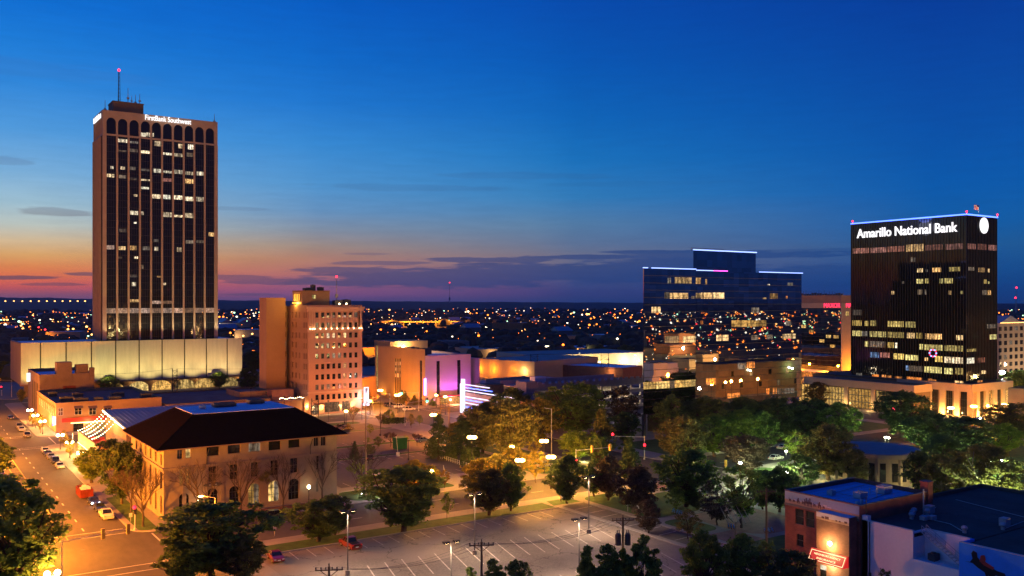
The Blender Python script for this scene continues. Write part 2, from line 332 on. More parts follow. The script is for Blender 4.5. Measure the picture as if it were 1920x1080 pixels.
def light(parent, pos, energy, col, r=.25, kind='POINT', aim=None, spot=1.4, name='lamp_light'):
    l = bpy.data.lights.new(name, kind); l.energy = energy*(5.7 if name == 'lamp_light' else 1.0); l.color = col; l.shadow_soft_size = r
    if kind == 'SPOT': l.spot_size = spot; l.spot_blend = .6
    o = bpy.data.objects.new(name, l); C.objects.link(o)
    o3 = WL.get(parent.name, (0, 0, 0)) if parent else (0, 0, 0); p = Vector(pos)-Vector(o3); o.location = p
    if aim is not None: o.rotation_euler = (Vector(aim)-Vector(pos)).to_track_quat('-Z', 'Y').to_euler()
    if parent: o.parent = parent
    return o
NA, WARM, WHITE, GRN, YEL = (1.0, .275, .010), (1.0, .55, .18), (1.0, .84, .58), (.82, 1.0, .5), (1.0, .78, .28)
# ------------------------------------------------------------ palette
pm('far_land', (.05, .045, .045), .95, .5, .004, fine=5)
pm('asphalt', (.060, .054, .050), .82, .28, .08, bump=.15, fine=9, stretch=(1, .35, 1))
pm('asphalt_old', (.10, .088, .078), .88, .2, .07, bump=.15, fine=12)
pm('concrete', (.23, .21, .185), .9, .15, .25, bump=.15, fine=9)
pm('kerb', (.27, .25, .22), .9, .12, .4)
pm('red_brick_pave', (.24, .13, .10), .9, .25, .5)
pm('paint', (.42, .40, .36), .75, .35, .9); pm('worn_paint', (.36, .33, .29), .8, .35, 1.2)
pm('paint_yellow', (.42, .27, .06), .75, .3, .9)
pm('grass', (.045, .095, .018), .95, .4, .5, fine=12)
pm('grass_dry', (.085, .10, .03), .95, .4, .4, fine=12)
pm('beige', (.36, .295, .215), .8, .1, .3)
pm('podium_panel', (.50, .46, .36), .75, .11, .8, stretch=(.9, .9, .10), fine=5)
pm('rib_concrete', (.30, .24, .23), .85, .12, .4, stretch=(2, 2, .1))
pm('slot', (.05, .045, .035), .8)
pm('dark_roof', (.085, .068, .055), .9, .3, .15)
pm('membrane', (.80, .84, .88), .8, .12, .12)
pm('membrane_dark', (.10, .10, .11), .9, .3, .12)
pm('metal_roof', (.36, .38, .40), .5, .1, .15, stretch=(4, .1, 1), metal=.2)
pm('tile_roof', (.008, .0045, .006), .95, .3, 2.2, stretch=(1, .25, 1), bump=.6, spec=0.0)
pm('stucco', (.30, .19, .125), .85, .10, .3)
pm('stucco_dark', (.22, .145, .09), .85, .14, .3)
pm('limestone', (.215, .178, .145), .85, .12, .5, bump=.2)
pm('fisk_pink', (.36, .215, .165), .85, .07, .25)
pm('fisk_trim', (.42, .28, .21), .8, .08, .4)
pm('fisk_tan', (.27, .165, .095), .85, .09, .2)
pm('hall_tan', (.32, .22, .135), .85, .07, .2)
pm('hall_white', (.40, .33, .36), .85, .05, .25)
pm('orange_stucco', (.34, .215, .115), .85, .08, .4)
pm('brown_wall', (.17, .12, .095), .9, .2, .3)
pm('red_band', (.45, .04, .03), .6, .15)
pm('steel_dark', (.045, .045, .05), .55, .2, 2, metal=.4)
pm('steel_grey', (.32, .32, .33), .5, .15, 2, metal=.5)
pm('galv', (.45, .45, .44), .5, .15, 2, metal=.3)
pm('wood_pole', (.10, .065, .045), .9, .3, 3, stretch=(4, 4, .4))
pm('white_wall', (.80, .74, .76), .85, .08, .2, fine=10)
pm('roof_blue', (.16, .44, .70), .75, .1, .3, stretch=(1, .15, 1)); pm('blue_wall', (.03, .28, .88), .75, .10, .3)
pm('white_trim', (.62, .60, .57), .7, .1)
pm('steel_pole', (.13, .125, .12), .6, .2, 2); pm('garage', (.34, .31, .33), .88, .12, .2)
pm('warehouse', (.34, .27, .19), .85, .1, .12)
pm('warehouse_white', (.42, .37, .29), .85, .08, .12)
pm('roof_tan', (.34, .31, .27), .85, .15, .1); pm('brick_dull', (.22, .10, .06), .9, .2, .5)
pm('far_wall', (.22, .19, .18), .9, .25, .05)
pm('rust_red', (.12, .010, .008), .65, .3, 1.5)
pm('bark', (.075, .055, .042), .95, .35, 2.5, stretch=(1, 1, .3), bump=.5)
pm('bark_pale', (.24, .20, .16), .95, .3, 2.5, stretch=(1, 1, .3), bump=.5)
pm('rubber', (.015, .015, .016), .85); pm('chrome', (.5, .5, .5), .3, .1, metal=.9)
brickm('brick', (.30, .085, .055), (.24, .065, .045), (.26, .18, .15))
brickm('brick_brown', (.28, .13, .075), (.23, .10, .055), (.25, .19, .15))
pm('ac_metal', (.38, .40, .42), .55, .15, .8, metal=.3); pm('ac_dark', (.06, .06, .065), .7, .3, .8)
mirror('tower_glass', (.012, .016, .024), .06, (1.5, 1.5, 1.95), .02, metal=.3)
mirror('dark_mirror', (.42, .44, .47), .012, (3.0, 3.0, 2.8), .0022, vary=.22)
mirror('black_glass', (.034, .034, .042), .05, (1.4, 1.4, 4.6), .006, metal=.9)
mirror('maxor_glass', (.42, .40, .34), .012, (2.6, 2.6, 2.6), .003, vary=.3)
mirror('window_glass', (.016, .016, .02), .06, (1.5, 1.5, 1.5), .03, metal=.12)
mirror('car_glass', (.02, .022, .026), .06, (9, 9, 9), 0, metal=.2)
litwin('lit_white', (1.0, .82, .52), 1.7, 1.1); litwin('lit_warm', (1.0, .60, .22), 1.5, .9); litwin('lit_pink', (.92, .55, .36), .75, .5, .5)
litwin('lit_gold', (1.0, .58, .14), 1.15, .7, .35); litwin('lit_dim', (.70, .55, .38), .35, 1.2); litwin('lit_orange', (1.0, .30, .04), 1.3, 1.0); litwin('lit_hall', (1.0, .56, .12), .8, .12, .75)
litwin('lit_rose', (.85, .32, .22), .55, .9, .3); litwin('lit_blue', (.25, .45, 1.0), .9, .8); litwin('lit_yellow', (1.0, .76, .22), 1.2, .9, .35)
em('sign_white', (1, .97, 1.0), 1.5); em('neon_blue', (.08, .16, 1.0), 4.5); em('neon_blue_pale', (.28, .40, 1.0), 2.6); em('neon_pink', (1.0, .10, .75), 3); em('neon_white', (.80, .74, 1.0), 1.7)
em('neon_red', (1.0, .03, .09), 2.2); em('beacon', (1.0, .02, .05), 5); em('bulb', (1.0, .78, .42), 26); em('globe_na', (1.0, .55, .14), 26); em('globe_warm', (1.0, .72, .36), 26)
em('globe_white', (1.0, .93, .78), 24); em('globe_green', (.9, 1.0, .72), 20); em('signal_red', (1.0, .012, .03), 6); em('signal_green', (.02, 1.0, .45), 10); em('signal_off', (.0, .0, .0), 0)
em('far_na', (1.0, .20, .015), 5.5); em('far_white', (1.0, .84, .6), 4.5); em('far_green', (.5, 1.0, .6), 3.5); em('far_red', (1.0, .03, .04), 5); em('far_gold', (1.0, .45, .11), 6)
em('headlight', (.9, .93, 1.0), 22); em('taillight', (1.0, .02, .02), .5); em('red_sign', (.85, .025, .02), .75); em('led_strip', (1.0, .85, .5), 9); em('sign_cream', (1.0, .72, .36), 2.5)
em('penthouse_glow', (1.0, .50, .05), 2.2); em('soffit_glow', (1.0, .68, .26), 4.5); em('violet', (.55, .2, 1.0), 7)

# ------------------------------------------------------------ ground, streets, blocks
b = MB(); ring = [(r*math.cos(2*math.pi*k/96), r*math.sin(2*math.pi*k/96)) for r in (34000,) for k in range(96)]
b.poly([(x, y, -.02) for x, y in ring]); struct('ground', b, 'far_land')
b = MB()      # low rise of the plain along the horizon
prof = [(-45, 104), (-30, 92), (-22, 70), (-14, 62), (-6, 54), (2, 47), (10, 40), (20, 33), (45, 30)]
def ph(a):
    for (a0, h0), (a1, h1) in zip(prof, prof[1:]):
        if a0 <= a <= a1: return h0+(h1-h0)*(a-a0)/(a1-a0)
    return 30
N = 260; rows = [(4300, 0), (6000, .42), (7600, .78), (9000, 1.0), (11000, .9), (14000, .2)]
for k in range(N):
    for (r0, f0), (r1, f1) in zip(rows, rows[1:]):
        q = []
        for kk, r, f_ in ((k, r0, f0), (k+1, r0, f0), (k+1, r1, f1), (k, r1, f1)):
            a = -45+90*kk/N; h = ph(a)*f_*(1+.035*math.sin(a*2.1+r)+.02*math.sin(a*7.3)); t = math.radians(a)+YAW
            q.append((r*math.sin(t), r*math.cos(t), h-.5*(f_ == 0)))
        b.poly(q)
pm('hill_haze_blue', (.022, .028, .045), .95, .35, .0012); struct('hills', b, 'hill_haze_blue')  # blue of the distant haze is put into the land colour
b = MB(); b.poly([(-260, 30, .004), (760, 30, .004), (760, 680, .004), (-260, 680, .004)]); struct('street', b, 'asphalt')
def rrect(x0, x1, y0, y1, r=5, n=5):
    p = []
    for cx, cy, a in ((x1-r, y1-r, 0), (x0+r, y1-r, 90), (x0+r, y0+r, 180), (x1-r, y0+r, 270)):
        for k in range(n+1):
            t = math.radians(a+90*k/n); p.append((cx+r*math.cos(t), cy+r*math.sin(t)))
    return p
SC = [(-130, 13), (41, 176), (197, 339), (362, 520), (541, 700)]; TC = [(40, 184), (205, 350), (371, 505), (524, 660)]
b = MB(); k2 = MB()
for x0, x1 in SC:
    for y0, y1 in TC:
        b.prism(rrect(x0+.3, x1-.3, y0+.3, y1-.3), 0, .14); k2.prism(rrect(x0, x1, y0, y1), 0, .125)
struct('pavement', b, 'concrete'); struct('kerb_stones', k2, 'kerb')
def sheet(name, mat, polys, z):
    b = MB()
    for p in polys: b.poly([(x, y, z) for x, y in p])
    return struct(name, b, mat)
Q = lambda x0, x1, y0, y1: [(x0, y0), (x1, y0), (x1, y1), (x0, y1)]
m, nt, b_ = newmat('lot'); t_ = nd(nt, 'ShaderNodeTexCoord')      # worn lot: patches, oil spots under the stalls, cracks
na = nd(nt, 'ShaderNodeTexNoise'); na.inputs['Scale'].default_value = .045; na.inputs['Detail'].default_value = 6; nt.links.new(t_.outputs['Object'], na.inputs[0])
nb_ = nd(nt, 'ShaderNodeTexNoise'); nb_.inputs['Scale'].default_value = .42; nb_.inputs['Detail'].default_value = 4; nt.links.new(t_.outputs['Object'], nb_.inputs[0])
nc = nd(nt, 'ShaderNodeTexNoise'); nc.inputs['Scale'].default_value = 3.0; nc.inputs['Detail'].default_value = 4; nt.links.new(t_.outputs['Object'], nc.inputs[0])
vo = nd(nt, 'ShaderNodeTexVoronoi'); vo.feature = 'DISTANCE_TO_EDGE'; vo.inputs['Scale'].default_value = .085
wv = nd(nt, 'ShaderNodeVectorMath', operation='ADD'); nt.links.new(t_.outputs['Object'], wv.inputs[0]); sc2 = nd(nt, 'ShaderNodeVectorMath', operation='SCALE'); nt.links.new(nb_.outputs['Color'], sc2.inputs[0]); sc2.inputs['Scale'].default_value = 4.5; nt.links.new(sc2.outputs[0], wv.inputs[1]); nt.links.new(wv.outputs[0], vo.inputs[0])
c1 = mixc(nt, mrange(nt, na.outputs[0], .38, .62), (.10, .088, .078), (.185, .16, .135)); c1 = mixc(nt, mrange(nt, nb_.outputs[0], .62, .74, 0, .6), c1, (.055, .048, .043)); c1 = mixc(nt, mrange(nt, nc.outputs[0], .35, .7, 0, .35), c1, (.22, .195, .165))
c1 = mixc(nt, mrange(nt, vo.outputs[0], .004, .012, .75, 0), c1, (.045, .04, .036)); setin(nt, b_, 'Base Color', c1); b_.inputs['Roughness'].default_value = .85; b_.inputs['Specular IOR Level'].default_value = .3
sheet('parking_lot', 'lot', [Q(57, 131, 60, 173)], .15)
sheet('side_lot', 'asphalt_old', [Q(133, 139.5, 128, 174), Q(133, 138.5, 90, 126)], .15)
sheet('back_lot', 'asphalt_old', [Q(97, 158, 224, 262), Q(97, 160, 266, 284), Q(97, 160, 289, 318), Q(97, 158, 322, 338)], .15)
sheet('block_interiors', 'asphalt_old', [Q(48, 170, 378, 500), Q(232, 335, 380, 500), Q(-126, 8, 210, 345), Q(-126, 8, 376, 500), Q(205, 335, 300, 345), Q(-126, 6, 60, 178), Q(545, 690, 210, 345), Q(370, 515, 376, 500)], .146)
sheet('plaza', 'red_brick_pave', [Q(141, 150, 120, 135), Q(166, 174, 176, 183), rrect(150, 170, 128, 150, 6)], .152)
sheet('grass', 'grass', [Q(57, 131, 173.4, 179.6), [(131.6, 175.5), (140, 175.5), (140, 180.5), (133, 180.5)], rrect(142, 160, 152, 179, 4), rrect(141.5, 149, 137, 149, 3), rrect(160, 170, 150, 172, 3), rrect(141.5, 158, 116, 126, 3),
    rrect(131.6, 138, 120, 131, 3), rrect(131.6, 138.5, 98, 106, 3), rrect(93, 108, 207, 219, 3), rrect(112, 124, 209, 219, 2), rrect(100, 158, 262.3, 265.6, 1.4), rrect(100, 160, 284.5, 288.4, 1.8), rrect(120, 160, 319, 321.6, 1.2), rrect(128, 156, 338.5, 346, 3),
    rrect(206, 332, 209, 240, 6), rrect(152, 172, 209, 226, 4), rrect(161, 173, 232, 262, 3), Q(200, 336, 70, 118), rrect(200, 216, 160, 181, 4), rrect(240, 336, 122, 180, 8), rrect(42.5, 46.5, 206.5, 247, 1.8), rrect(365, 516, 90, 178, 6)], .156)['kind'] = 'structure'
# painted markings
b = MB(); mk = MB()
def ln_(bb, x0, y0, x1, y1, wd, z):
    d = Vector((x1-x0, y1-y0)); d.normalize(); nx, ny = -d.y*wd/2, d.x*wd/2
    bb.poly([(x0-nx, y0-ny, z), (x1-nx, y1-ny, z), (x1+nx, y1+ny, z), (x0+nx, y0+ny, z)][::1])
for k in range(14): ln_(b, 32.6, 214+k*9.9, 32.6, 216.8+k*9.9, .3, .012)
for k in range(11): ln_(b, 32.6, 374+k*12.3, 32.6, 377.4+k*12.3, .3, .012)
for y0, y1 in ((207, 347), (374, 502), (62, 176)): ln_(mk, 26.2, y0, 26.2, y1, .26, .012); ln_(mk, 28.6, y0, 28.6, y1, .26, .012)
for k in range(12): ln_(mk, 26.4, 300-k*8, 28.4, 299.4-k*8, .2, .013)
for y in (180.6, 176.4, 207.5, 211.5, 347, 343.6, 374, 377.5): ln_(b, 14, y, 40, y, .35, .012)
for x in (44.5, 48.5, 9, 5, 173, 169, 200, 204):
    ln_(b, x, 185, x, 204, .35, .012); ln_(b, x, 351, x, 370, .35, .012)
for k in range(9): ln_(b, 58+k*13, 191.3, 62+k*13, 191.3, .25, .012); ln_(b, 58+k*13, 197.6, 62+k*13, 197.6, .25, .012)
for k in range(8): ln_(b, 186, 60+k*14, 186, 64+k*14, .25, .012); ln_(b, 180, 60+k*14, 180, 64+k*14, .25, .012)
for k in range(9): ln_(b, 210+k*13, 194, 214+k*13, 194, .25, .012); ln_(b, 60+k*13, 361, 64+k*13, 361, .25, .012)
struct('road_markings', b, 'paint'); struct('centre_line', mk, 'paint_yellow')
b = MB()
for k in range(19): x = 60+k*3.62; ln_(b, x, 172.6, x-.3, 166.6, .22, .158)
for k in range(16): x = 72+k*3.62; ln_(b, x+.6, 155.5, x-2.4, 144, .24, .158)
for k in range(17): x = 66+k*3.62; ln_(b, x+.6, 130.5, x-2.4, 119.5, .24, .158)
for k in range(9): ln_(b, 133.4, 131+k*4.8, 139, 131.5+k*4.8, .2, .158)
for k in range(14): x = 100+k*4; ln_(b, x, 224.4, x, 230, .2, .158); ln_(b, x, 256, x, 261.8, .2, .158); ln_(b, x, 289.3, x, 295, .2, .158)
ln_(b, 84, 112, 131, 112, .25, .158)
struct('parking_stripes', b, 'worn_paint')
b = MB()
for x0, x1, y0, y1 in ((56.6, 131.4, 173, 173.4), (131, 131.6, 92, 173), (139.6, 140, 122, 174), (97, 158, 262, 262.3), (97, 160, 288.5, 288.9), (158.4, 158.8, 224, 260), (93, 109, 219.2, 219.6), (131.6, 138.5, 131.2, 131.6)):
    b.box(x0, x1, y0, y1, .13, .29)
struct('lot_kerbs', b, 'kerb')
b = MB()
for x, y in ((103, 166), (88, 150), (118, 158), (76, 135), (30, 198), (37, 240), (31, 270), (70, 195), (120, 196)): b.prism([(x+.45*math.cos(k*.5236), y+.45*math.sin(k*.5236)) for k in range(12)], -.02, .164 if x > 41 and y < 180 else .014)
struct('manhole_covers', b, 'steel_dark')
b = MB(); b.prism(rrect(131.4, 133, 92, 175, .7), .13, .17); b.prism(rrect(140.2, 141.6, 118, 175, .6), .13, .17); struct('footpath', b, 'concrete')

# ------------------------------------------------------------ tall bank tower (left)
TX, TY0 = 91.7, 540.0; TX1, TY1, TZ = s_at(408, TY0), 568.7, 157.0; ZL, ZB = 143.2, 28.0
tw = thing('office_tower', 'tallest tower, dark glass between pale vertical ribs under an arched crown with white lettering', 'tower', (TX, TY0, 0))
b = MB(); b.box(TX+.9, TX1-.6, TY0+.9, TY1-.6, ZB, TZ-1.2); b.build('core', 'slot', tw)
bx('roof', 'dark_roof', tw, TX+1, TX1-.7, TY0+1, TY1-.7, TZ-1.19, TZ-.9)
NB, NLB = 10, 5
def bays(a0, a1, n): e = 1.5; return [(e+a0+(a1-a0-2*e)*k/n, e+a0+(a1-a0-2*e)*(k+1)/n) for k in range(n)]
b = MB()
for face, c, a0, a1, n in (('F', TY0, TX, TX1, NB), ('L', TX, TY0, TY1, NLB)):
    bb = bays(a0, a1, n); hs = [(x0+.55, x1-.55, ZL+.7, TZ-4.0) for x0, x1 in bb]
    wall(b, face, c, a0, a1, ZL-.4, TZ, hs, .8)
    for x0, x1 in bb: archfill(b, face, c, x0+.55, x1-.55, TZ-7.0, TZ-4.0, .0, 10, proud=.004)
b.box(TX1-.6, TX1, TY0+.01, TY1, ZB, TZ); b.box(TX+.01, TX1-.6, TY1-.6, TY1, ZB, TZ)
b.build('crown', 'beige', tw)
b = MB()
for face, a0, a1, n in (('F', TX, TX1, NB), ('L', TY0, TY1, NLB)):
    bb = bays(a0, a1, n); ed = [bb[0][0]]+[q[1] for q in bb]
    for k, x in enumerate(ed):
        h0, h1 = (x-.5, x+.5)
        if k == 0: h0 = a0
        if k == n: h1 = a1
        if face == 'F': b.box(h0, h1, TY0-.55, TY0+.5, ZB+.6, ZL-.4)
        elif k: b.box(TX-.55, TX+.5, h0, h1, ZB+.6, ZL-.4)
b.build('rib', 'beige', tw)
for face, a0, a1, n in (('F', TX, TX1, NB), ('L', TY0, TY1, NLB)):
    for x0, x1 in bays(a0, a1, n):
        c = (TY0 if face == 'F' else TX)+.6
        g = panel('window_bay', 'tower_glass', tw, face, c, x0+.5, x1-.5, ZB+.5, ZL-.4, .3)
        m = MB()
        for k in range(30):
            z = ZB+2+k*3.85
            if face == 'F': m.box(x0+.5, x1-.5, c-.36, c-.301, z, z+.14)
            else: m.box(c-.36, c-.301, x0+.5, x1-.5, z, z+.14)
        for q in range(1, 4):
            x = x0+.5+(x1-x0-1)*q/4
            if face == 'F': m.box(x-.05, x+.05, c-.4, c-.301, ZB+.5, ZL-.4)
            else: m.box(c-.4, c-.301, x-.05, x+.05, ZB+.5, ZL-.4)
        m.build('mullions', 'steel_dark', g)
        panel('crown_glass', 'tower_glass', tw, face, c+.2, x0+.4, x1-.4, ZL+.6, TZ-3.8, .1)
cl = TY0+.3-.03
LITT = [(505,287,22,14,'w'),(530,287,26,14,'w'),(420,310,40,12,'w'),(465,318,35,8,'d'),(558,318,27,18,'w'),(645,328,20,16,'w'),(680,330,25,18,'w'),(425,350,32,6,'d'),(465,345,33,12,'d'),(510,352,33,10,'w'),(590,360,33,8,'w'),(630,362,35,12,'w'),(675,360,25,14,'d'),
 (400,408,10,10,'w'),(436,410,16,10,'w'),(470,410,20,12,'d'),(510,418,33,8,'d'),(555,418,28,14,'w'),(590,425,33,8,'w'),(628,422,36,14,'w'),(670,428,34,12,'w'),(712,428,30,14,'w'),(383,436,30,12,'w'),(430,440,26,12,'d'),(468,450,28,8,'d'),(510,455,32,6,'w'),(590,452,32,12,'r'),(670,455,34,16,'o'),
 (505,483,34,8,'w'),(484,510,12,8,'w'),(549,510,34,15,'w'),(588,512,28,15,'w'),(629,514,36,15,'w'),(669,519,35,15,'w'),(710,520,33,16,'w'),(470,570,30,14,'w'),(504,572,16,12,'w'),(590,575,34,17,'w'),(630,585,34,8,'w'),(669,578,35,17,'w'),(484,610,10,6,'w'),(430,635,28,12,'d'),(755,648,22,14,'o'),
 (383,694,30,15,'p'),(428,698,26,13,'o'),(470,696,25,16,'o'),(515,698,30,14,'d'),(555,672,18,10,'d'),(558,700,14,14,'w'),(640,702,16,16,'w'),(672,676,32,12,'d'),(710,676,30,10,'d'),(425,735,16,8,'d'),(485,735,14,8,'w'),(508,765,12,14,'d'),(470,800,26,10,'d'),(568,805,14,6,'o'),(476,828,16,14,'w'),(590,830,10,8,'w'),(470,890,34,10,'o'),(549,895,34,11,'p'),(588,895,34,11,'p')]
kk = {'w': 'lit_white', 'd': 'lit_dim', 'o': 'lit_warm', 'p': 'lit_pink', 'r': 'lit_rose'}
for x, y, w_, h_, q in LITT:
    f_ = .5184; a0, a1, z0, z1 = fpx(cl, x*f_, 100+y*f_, (x+w_)*f_, 100+(y+h_)*f_)
    panel('lit_window', kk[q], tw, 'F', cl, a0, a1, z0, z1, .05)
zr = z_at((TX+TX1)/2, TY0, 582.5)
for x0, x1 in bays(TX, TX1, NB): panel('lit_window', 'lit_pink', tw, 'F', cl, x0+.55, x1-.55, zr-1.3, zr+1.5, .05)
s0, s1 = s_at(272, TY0), s_at(358, TY0)
letters('roof_sign', 'FirstBank Southwest', 'sign_white', tw, 4.3, (s0, TY0-.45, z_at((s0+s1)/2, TY0, 226)-1.0), width=s1-s0, depth_=.2, bold=.0)
letters('side_sign', 'FirstBank Southwest', 'sign_white', tw, 4.3, (TX-.45, TY1-3.5, TZ-4.0), 'L', width=22, depth_=.2, bold=.03)
light(tw, ((s0+s1)/2, TY0-4, TZ-1), 60, (1, .95, 1), 3)
h0, h1 = s_at(212, TY0+10), s_at(269, TY0+10); hz_ = z_at(h0, TY0+10, 190)
b = MB(); b.box(h0, h1, TY0+10, TY0+24, TZ-1, hz_); b.box(h0-.3, h1+.3, TY0+9.7, TY0+24.3, hz_, hz_+.5); b.build('machine_house', 'brown_wall', tw)
def mast(name, label, s, t, z0, z1, r, beacon=None, lattice=False, cat='antenna'):
    o = thing(name, label, cat, (s, t, z0)); b = MB()
    if lattice:
        for a in (0, 2.1, 4.2): b.tube((s+r*math.cos(a), t+r*math.sin(a), z0), (s+r*.6*math.cos(a), t+r*.6*math.sin(a), z1), r*.22, r*.16, 5)
        n = int((z1-z0)/(r*3))
        for k in range(n):
            za, zb = z0+(z1-z0)*k/n, z0+(z1-z0)*(k+1)/n
            for i, a in enumerate((0, 2.1, 4.2)):
                c = (0, 2.1, 4.2)[(i+1) % 3]; b.tube((s+r*.8*math.cos(a), t+r*.8*math.sin(a), za), (s+r*.8*math.cos(c), t+r*.8*math.sin(c), zb), r*.09, r*.09, 4)
    else: b.tube((s, t, z0), (s, t, z1), r, r*.5, 6); b.box(s-r*3, s+r*3, t-r, t+r, z0+(z1-z0)*.3, z0+(z1-z0)*.42)
    b.build('mast_frame', 'steel_grey' if not lattice else 'steel_dark', o)
    if beacon: q = MB(); q.ball((s, t, z1+beacon), beacon); q.build('beacon_lamp', 'beacon', o)
    return o
sm = s_at(223, TY0+12); mast('radio_mast', 'lattice radio mast with a red beacon on the tall tower roof house', sm, TY0+12, hz_+.5, z_at(sm, TY0+12, 134), .7, .75, True)
for x, y, dy in ((240, 165, 15), (247, 180, 13), (254, 178, 20), (262, 176, 14), (197, 188, 8), (402, 214, 6)):
    s = s_at(x, TY0+dy); base = hz_+.5 if 230 < x < 270 else TZ-.9
    mast('whip_antenna', {240: 'tallest thin whip antenna beside the lattice mast on the tower', 247: 'short whip antenna second from the lattice mast', 254: 'whip antenna at the middle of the roof house', 262: 'whip antenna at the right end of the roof house', 197: 'small antenna at the left corner of the tallest tower', 402: 'small antenna at the right corner of the tallest tower'}[x], s, TY0+dy, base, z_at(s, TY0+dy, y), .22)
for k in range(11):     # floodlights on the podium roof washing the ribs
    x = TX+3+k*6.1; light(tw, (x, TY0-5, 29.6), 6000, (1, .74, .36), .3, 'SPOT', (x, TY0, 75), 1.7, name='rib_uplight')
# podium with arcade
PX0, PY0, PY1, PZ = 50.2, 527.0, 577.0, 28.7; PX1 = s_at(455, PY0)
pd = thing('podium_building', 'long low podium with floodlit blank panels above an arcade, under the tallest tower', 'building', (PX0, PY0, 0))
b = MB(); b.box(PX0+.7, PX1, PY0+.7, PY1, 7.4, PZ-1.1); b.box(PX0+6, PX1-2, PY0+6, PY1-2, .1, 7.3); b.build('core', 'rib_concrete', pd)
bx('roof', 'membrane', pd, PX0+.8, PX1-.1, PY0+.8, PY1-.1, PZ-1.09, PZ-.9)
b = MB(); b.box(PX0, PX0+.69, PY0+.72, PY1, 7, PZ)
for k in range(16): b.box(PX0-.25, PX0, PY0+1.5+k*3.05, PY0+2.3+k*3.05, 7, PZ-.4)
b.build('ribbed_wall', 'rib_concrete', pd)
ed = [PX0]+[s_at(x, PY0) for x in (76, 124, 171.5, 217, 261, 304, 346, 387, 426)]+[PX1]
for a, c in zip(ed, ed[1:]): bx('wall_panel', 'podium_panel', pd, a+.32, c-.32, PY0, PY0+.68, 7.0, PZ)
for a in ed[1:-1]: bx('panel_slot', 'slot', pd, a-.31, a+.31, PY0+.3, PY0+.69, 7.0, PZ-.2)
b = MB(); aw = [(s_at(x-18.5, PY0+3), s_at(x+18.5, PY0+3)) for x in (214, 260, 303, 347, 384, 428)]; ab0 = [(62+k*14.4, 72+k*14.4) for k in range(3)]
hs = [(x0, x1, .3, 5.6) for x0, x1 in ab0+aw]
wall(b, 'F', PY0+3, PX0+2, PX1-1, .14, 7.0, hs, .7)
for x0, x1, *_ in hs: archfill(b, 'F', PY0+3, x0, x1, 2.2, 5.6, 0, 12, proud=.004)
b.box(PX0-.2, PX1+.2, PY0-.6, PY0+3.4, 6.2, 6.98); b.build('arcade', 'stucco', pd)
for x0, x1, *_ in hs: panel('arch_window', 'window_glass' if x0 < 90 else 'lit_gold', pd, 'F', PY0+4, x0-.3, x1+.3, .2, 5.7, .1, (5, 2), 'steel_dark')
for k in range(10): light(pd, (58+k*11.8, PY0+1.2, 5.9), 230, (1, .62, .2), .3, name='arcade_light')
for k in range(10):
    x = 56+k*11.6; g = k/9.0; col = (.97+.03*g, .86-.18*g, .27); y = PY0-11
    o = thing('floodlight_post', 'slim post with a floodlight head aimed at the pale podium panels', 'floodlight', (x, y, .14), 0, 'floodlights before the podium')
    m = MB(); m.tube((x, y, .14), (x, y, 7.3), .08, .06, 6); m.build('post', 'steel_dark', o)
    m = MB(); m.box(x-.3, x+.3, y-.25, y+.1, 7.3, 7.7); m.build('lamp_head', 'steel_dark', o)
    light(o, (x, y+.3, 7.6), 9000, col, .3, 'SPOT', (x, PY0, 18), 1.75, name='panel_floodlight')
def simple_box(name, label, cat, mat, x0, x1, y0, y1, z, roof='membrane_dark', par=.7, group=None, z0=.12, parent_mat=None):
    """flat-roofed building: four walls carried up as a parapet round a roof deck"""
    o = thing(name, label, cat, (x0, y0, z0), 0, group); t = .35
    b = MB(); b.box(x0, x1, y0, y0+t, z0, z); b.box(x0, x1, y1-t, y1, z0, z); b.box(x0, x0+t, y0+t, y1-t, z0, z); b.box(x1-t, x1, y0+t, y1-t, z0, z)
    b.build('walls', mat, o); bx('roof', roof, o, x0+t, x1-t, y0+t, y1-t, z-par-.3, z-par); return o
def ac_unit(o, x, y, z, sx, sy, sz, mat='ac_metal', name='rooftop_unit'):
    b = MB(); b.box(x-sx/2, x+sx/2, y-sy/2, y+sy/2, z+.15, z+sz); b.box(x-sx*.4, x+sx*.4, y-sy*.4, y+sy*.4, z, z+.15); b.tube((x, y, z+sz), (x, y, z+sz+.18), min(sx, sy)*.32, None, 10)
    return b.build(name, mat, o)
# ------------------------------------------------------------ hip-roofed civic building
hx0, hx1, hy0, hy1, hz = 49.0, 91.0, 213.0, 248.0, 16.4
hp = thing('civic_building', 'three-storey stone civic building with a dark hipped tile roof and arched ground floor', 'building', (hx0, hy0, .14))
Zx = lambda x, zy: 230+x*.22396; Zy = lambda y: 740+y*.22388
TOP = [(457,450,45,88,0),(527,445,45,85,1),(703,428,105,85,0),(880,405,105,88,0),(1055,392,102,85,2),(1222,378,102,88,0),(1388,363,96,82,0),(1600,350,40,82,0),(1660,346,40,82,0)]
MID = [(477,626,75,130,1),(722,601,62,125,0),(897,585,64,125,0),(1075,564,58,125,0),(1240,548,62,128,0),(1403,530,62,125,0),(1622,512,56,115,0)]
ARC = [(472,826,82,132,0),(705,784,90,170,3),(893,766,80,150,0),(1052,742,92,175,1),(1220,722,92,172,1),(1388,704,86,172,0),(1618,693,60,117,2)]
def rect(q):
    x, y, w_, h_ = q[:4]; return fpx(hy0, 230+x*.224, 740+y*.2239, 230+(x+w_)*.224, 740+(y+h_)*.2239)
tops = [rect(q) for q in TOP]; mids = [rect(q) for q in MID]; arcs = [rect(q) for q in ARC]
b = MB(); wall(b, 'F', hy0, hx0, hx1, .14, hz, [r for r in tops+mids+arcs], .45)
for r in arcs: archfill(b, 'F', hy0, r[0], r[1], r[3]-(r[1]-r[0])*.5, r[3], 0, 12, proud=.004)
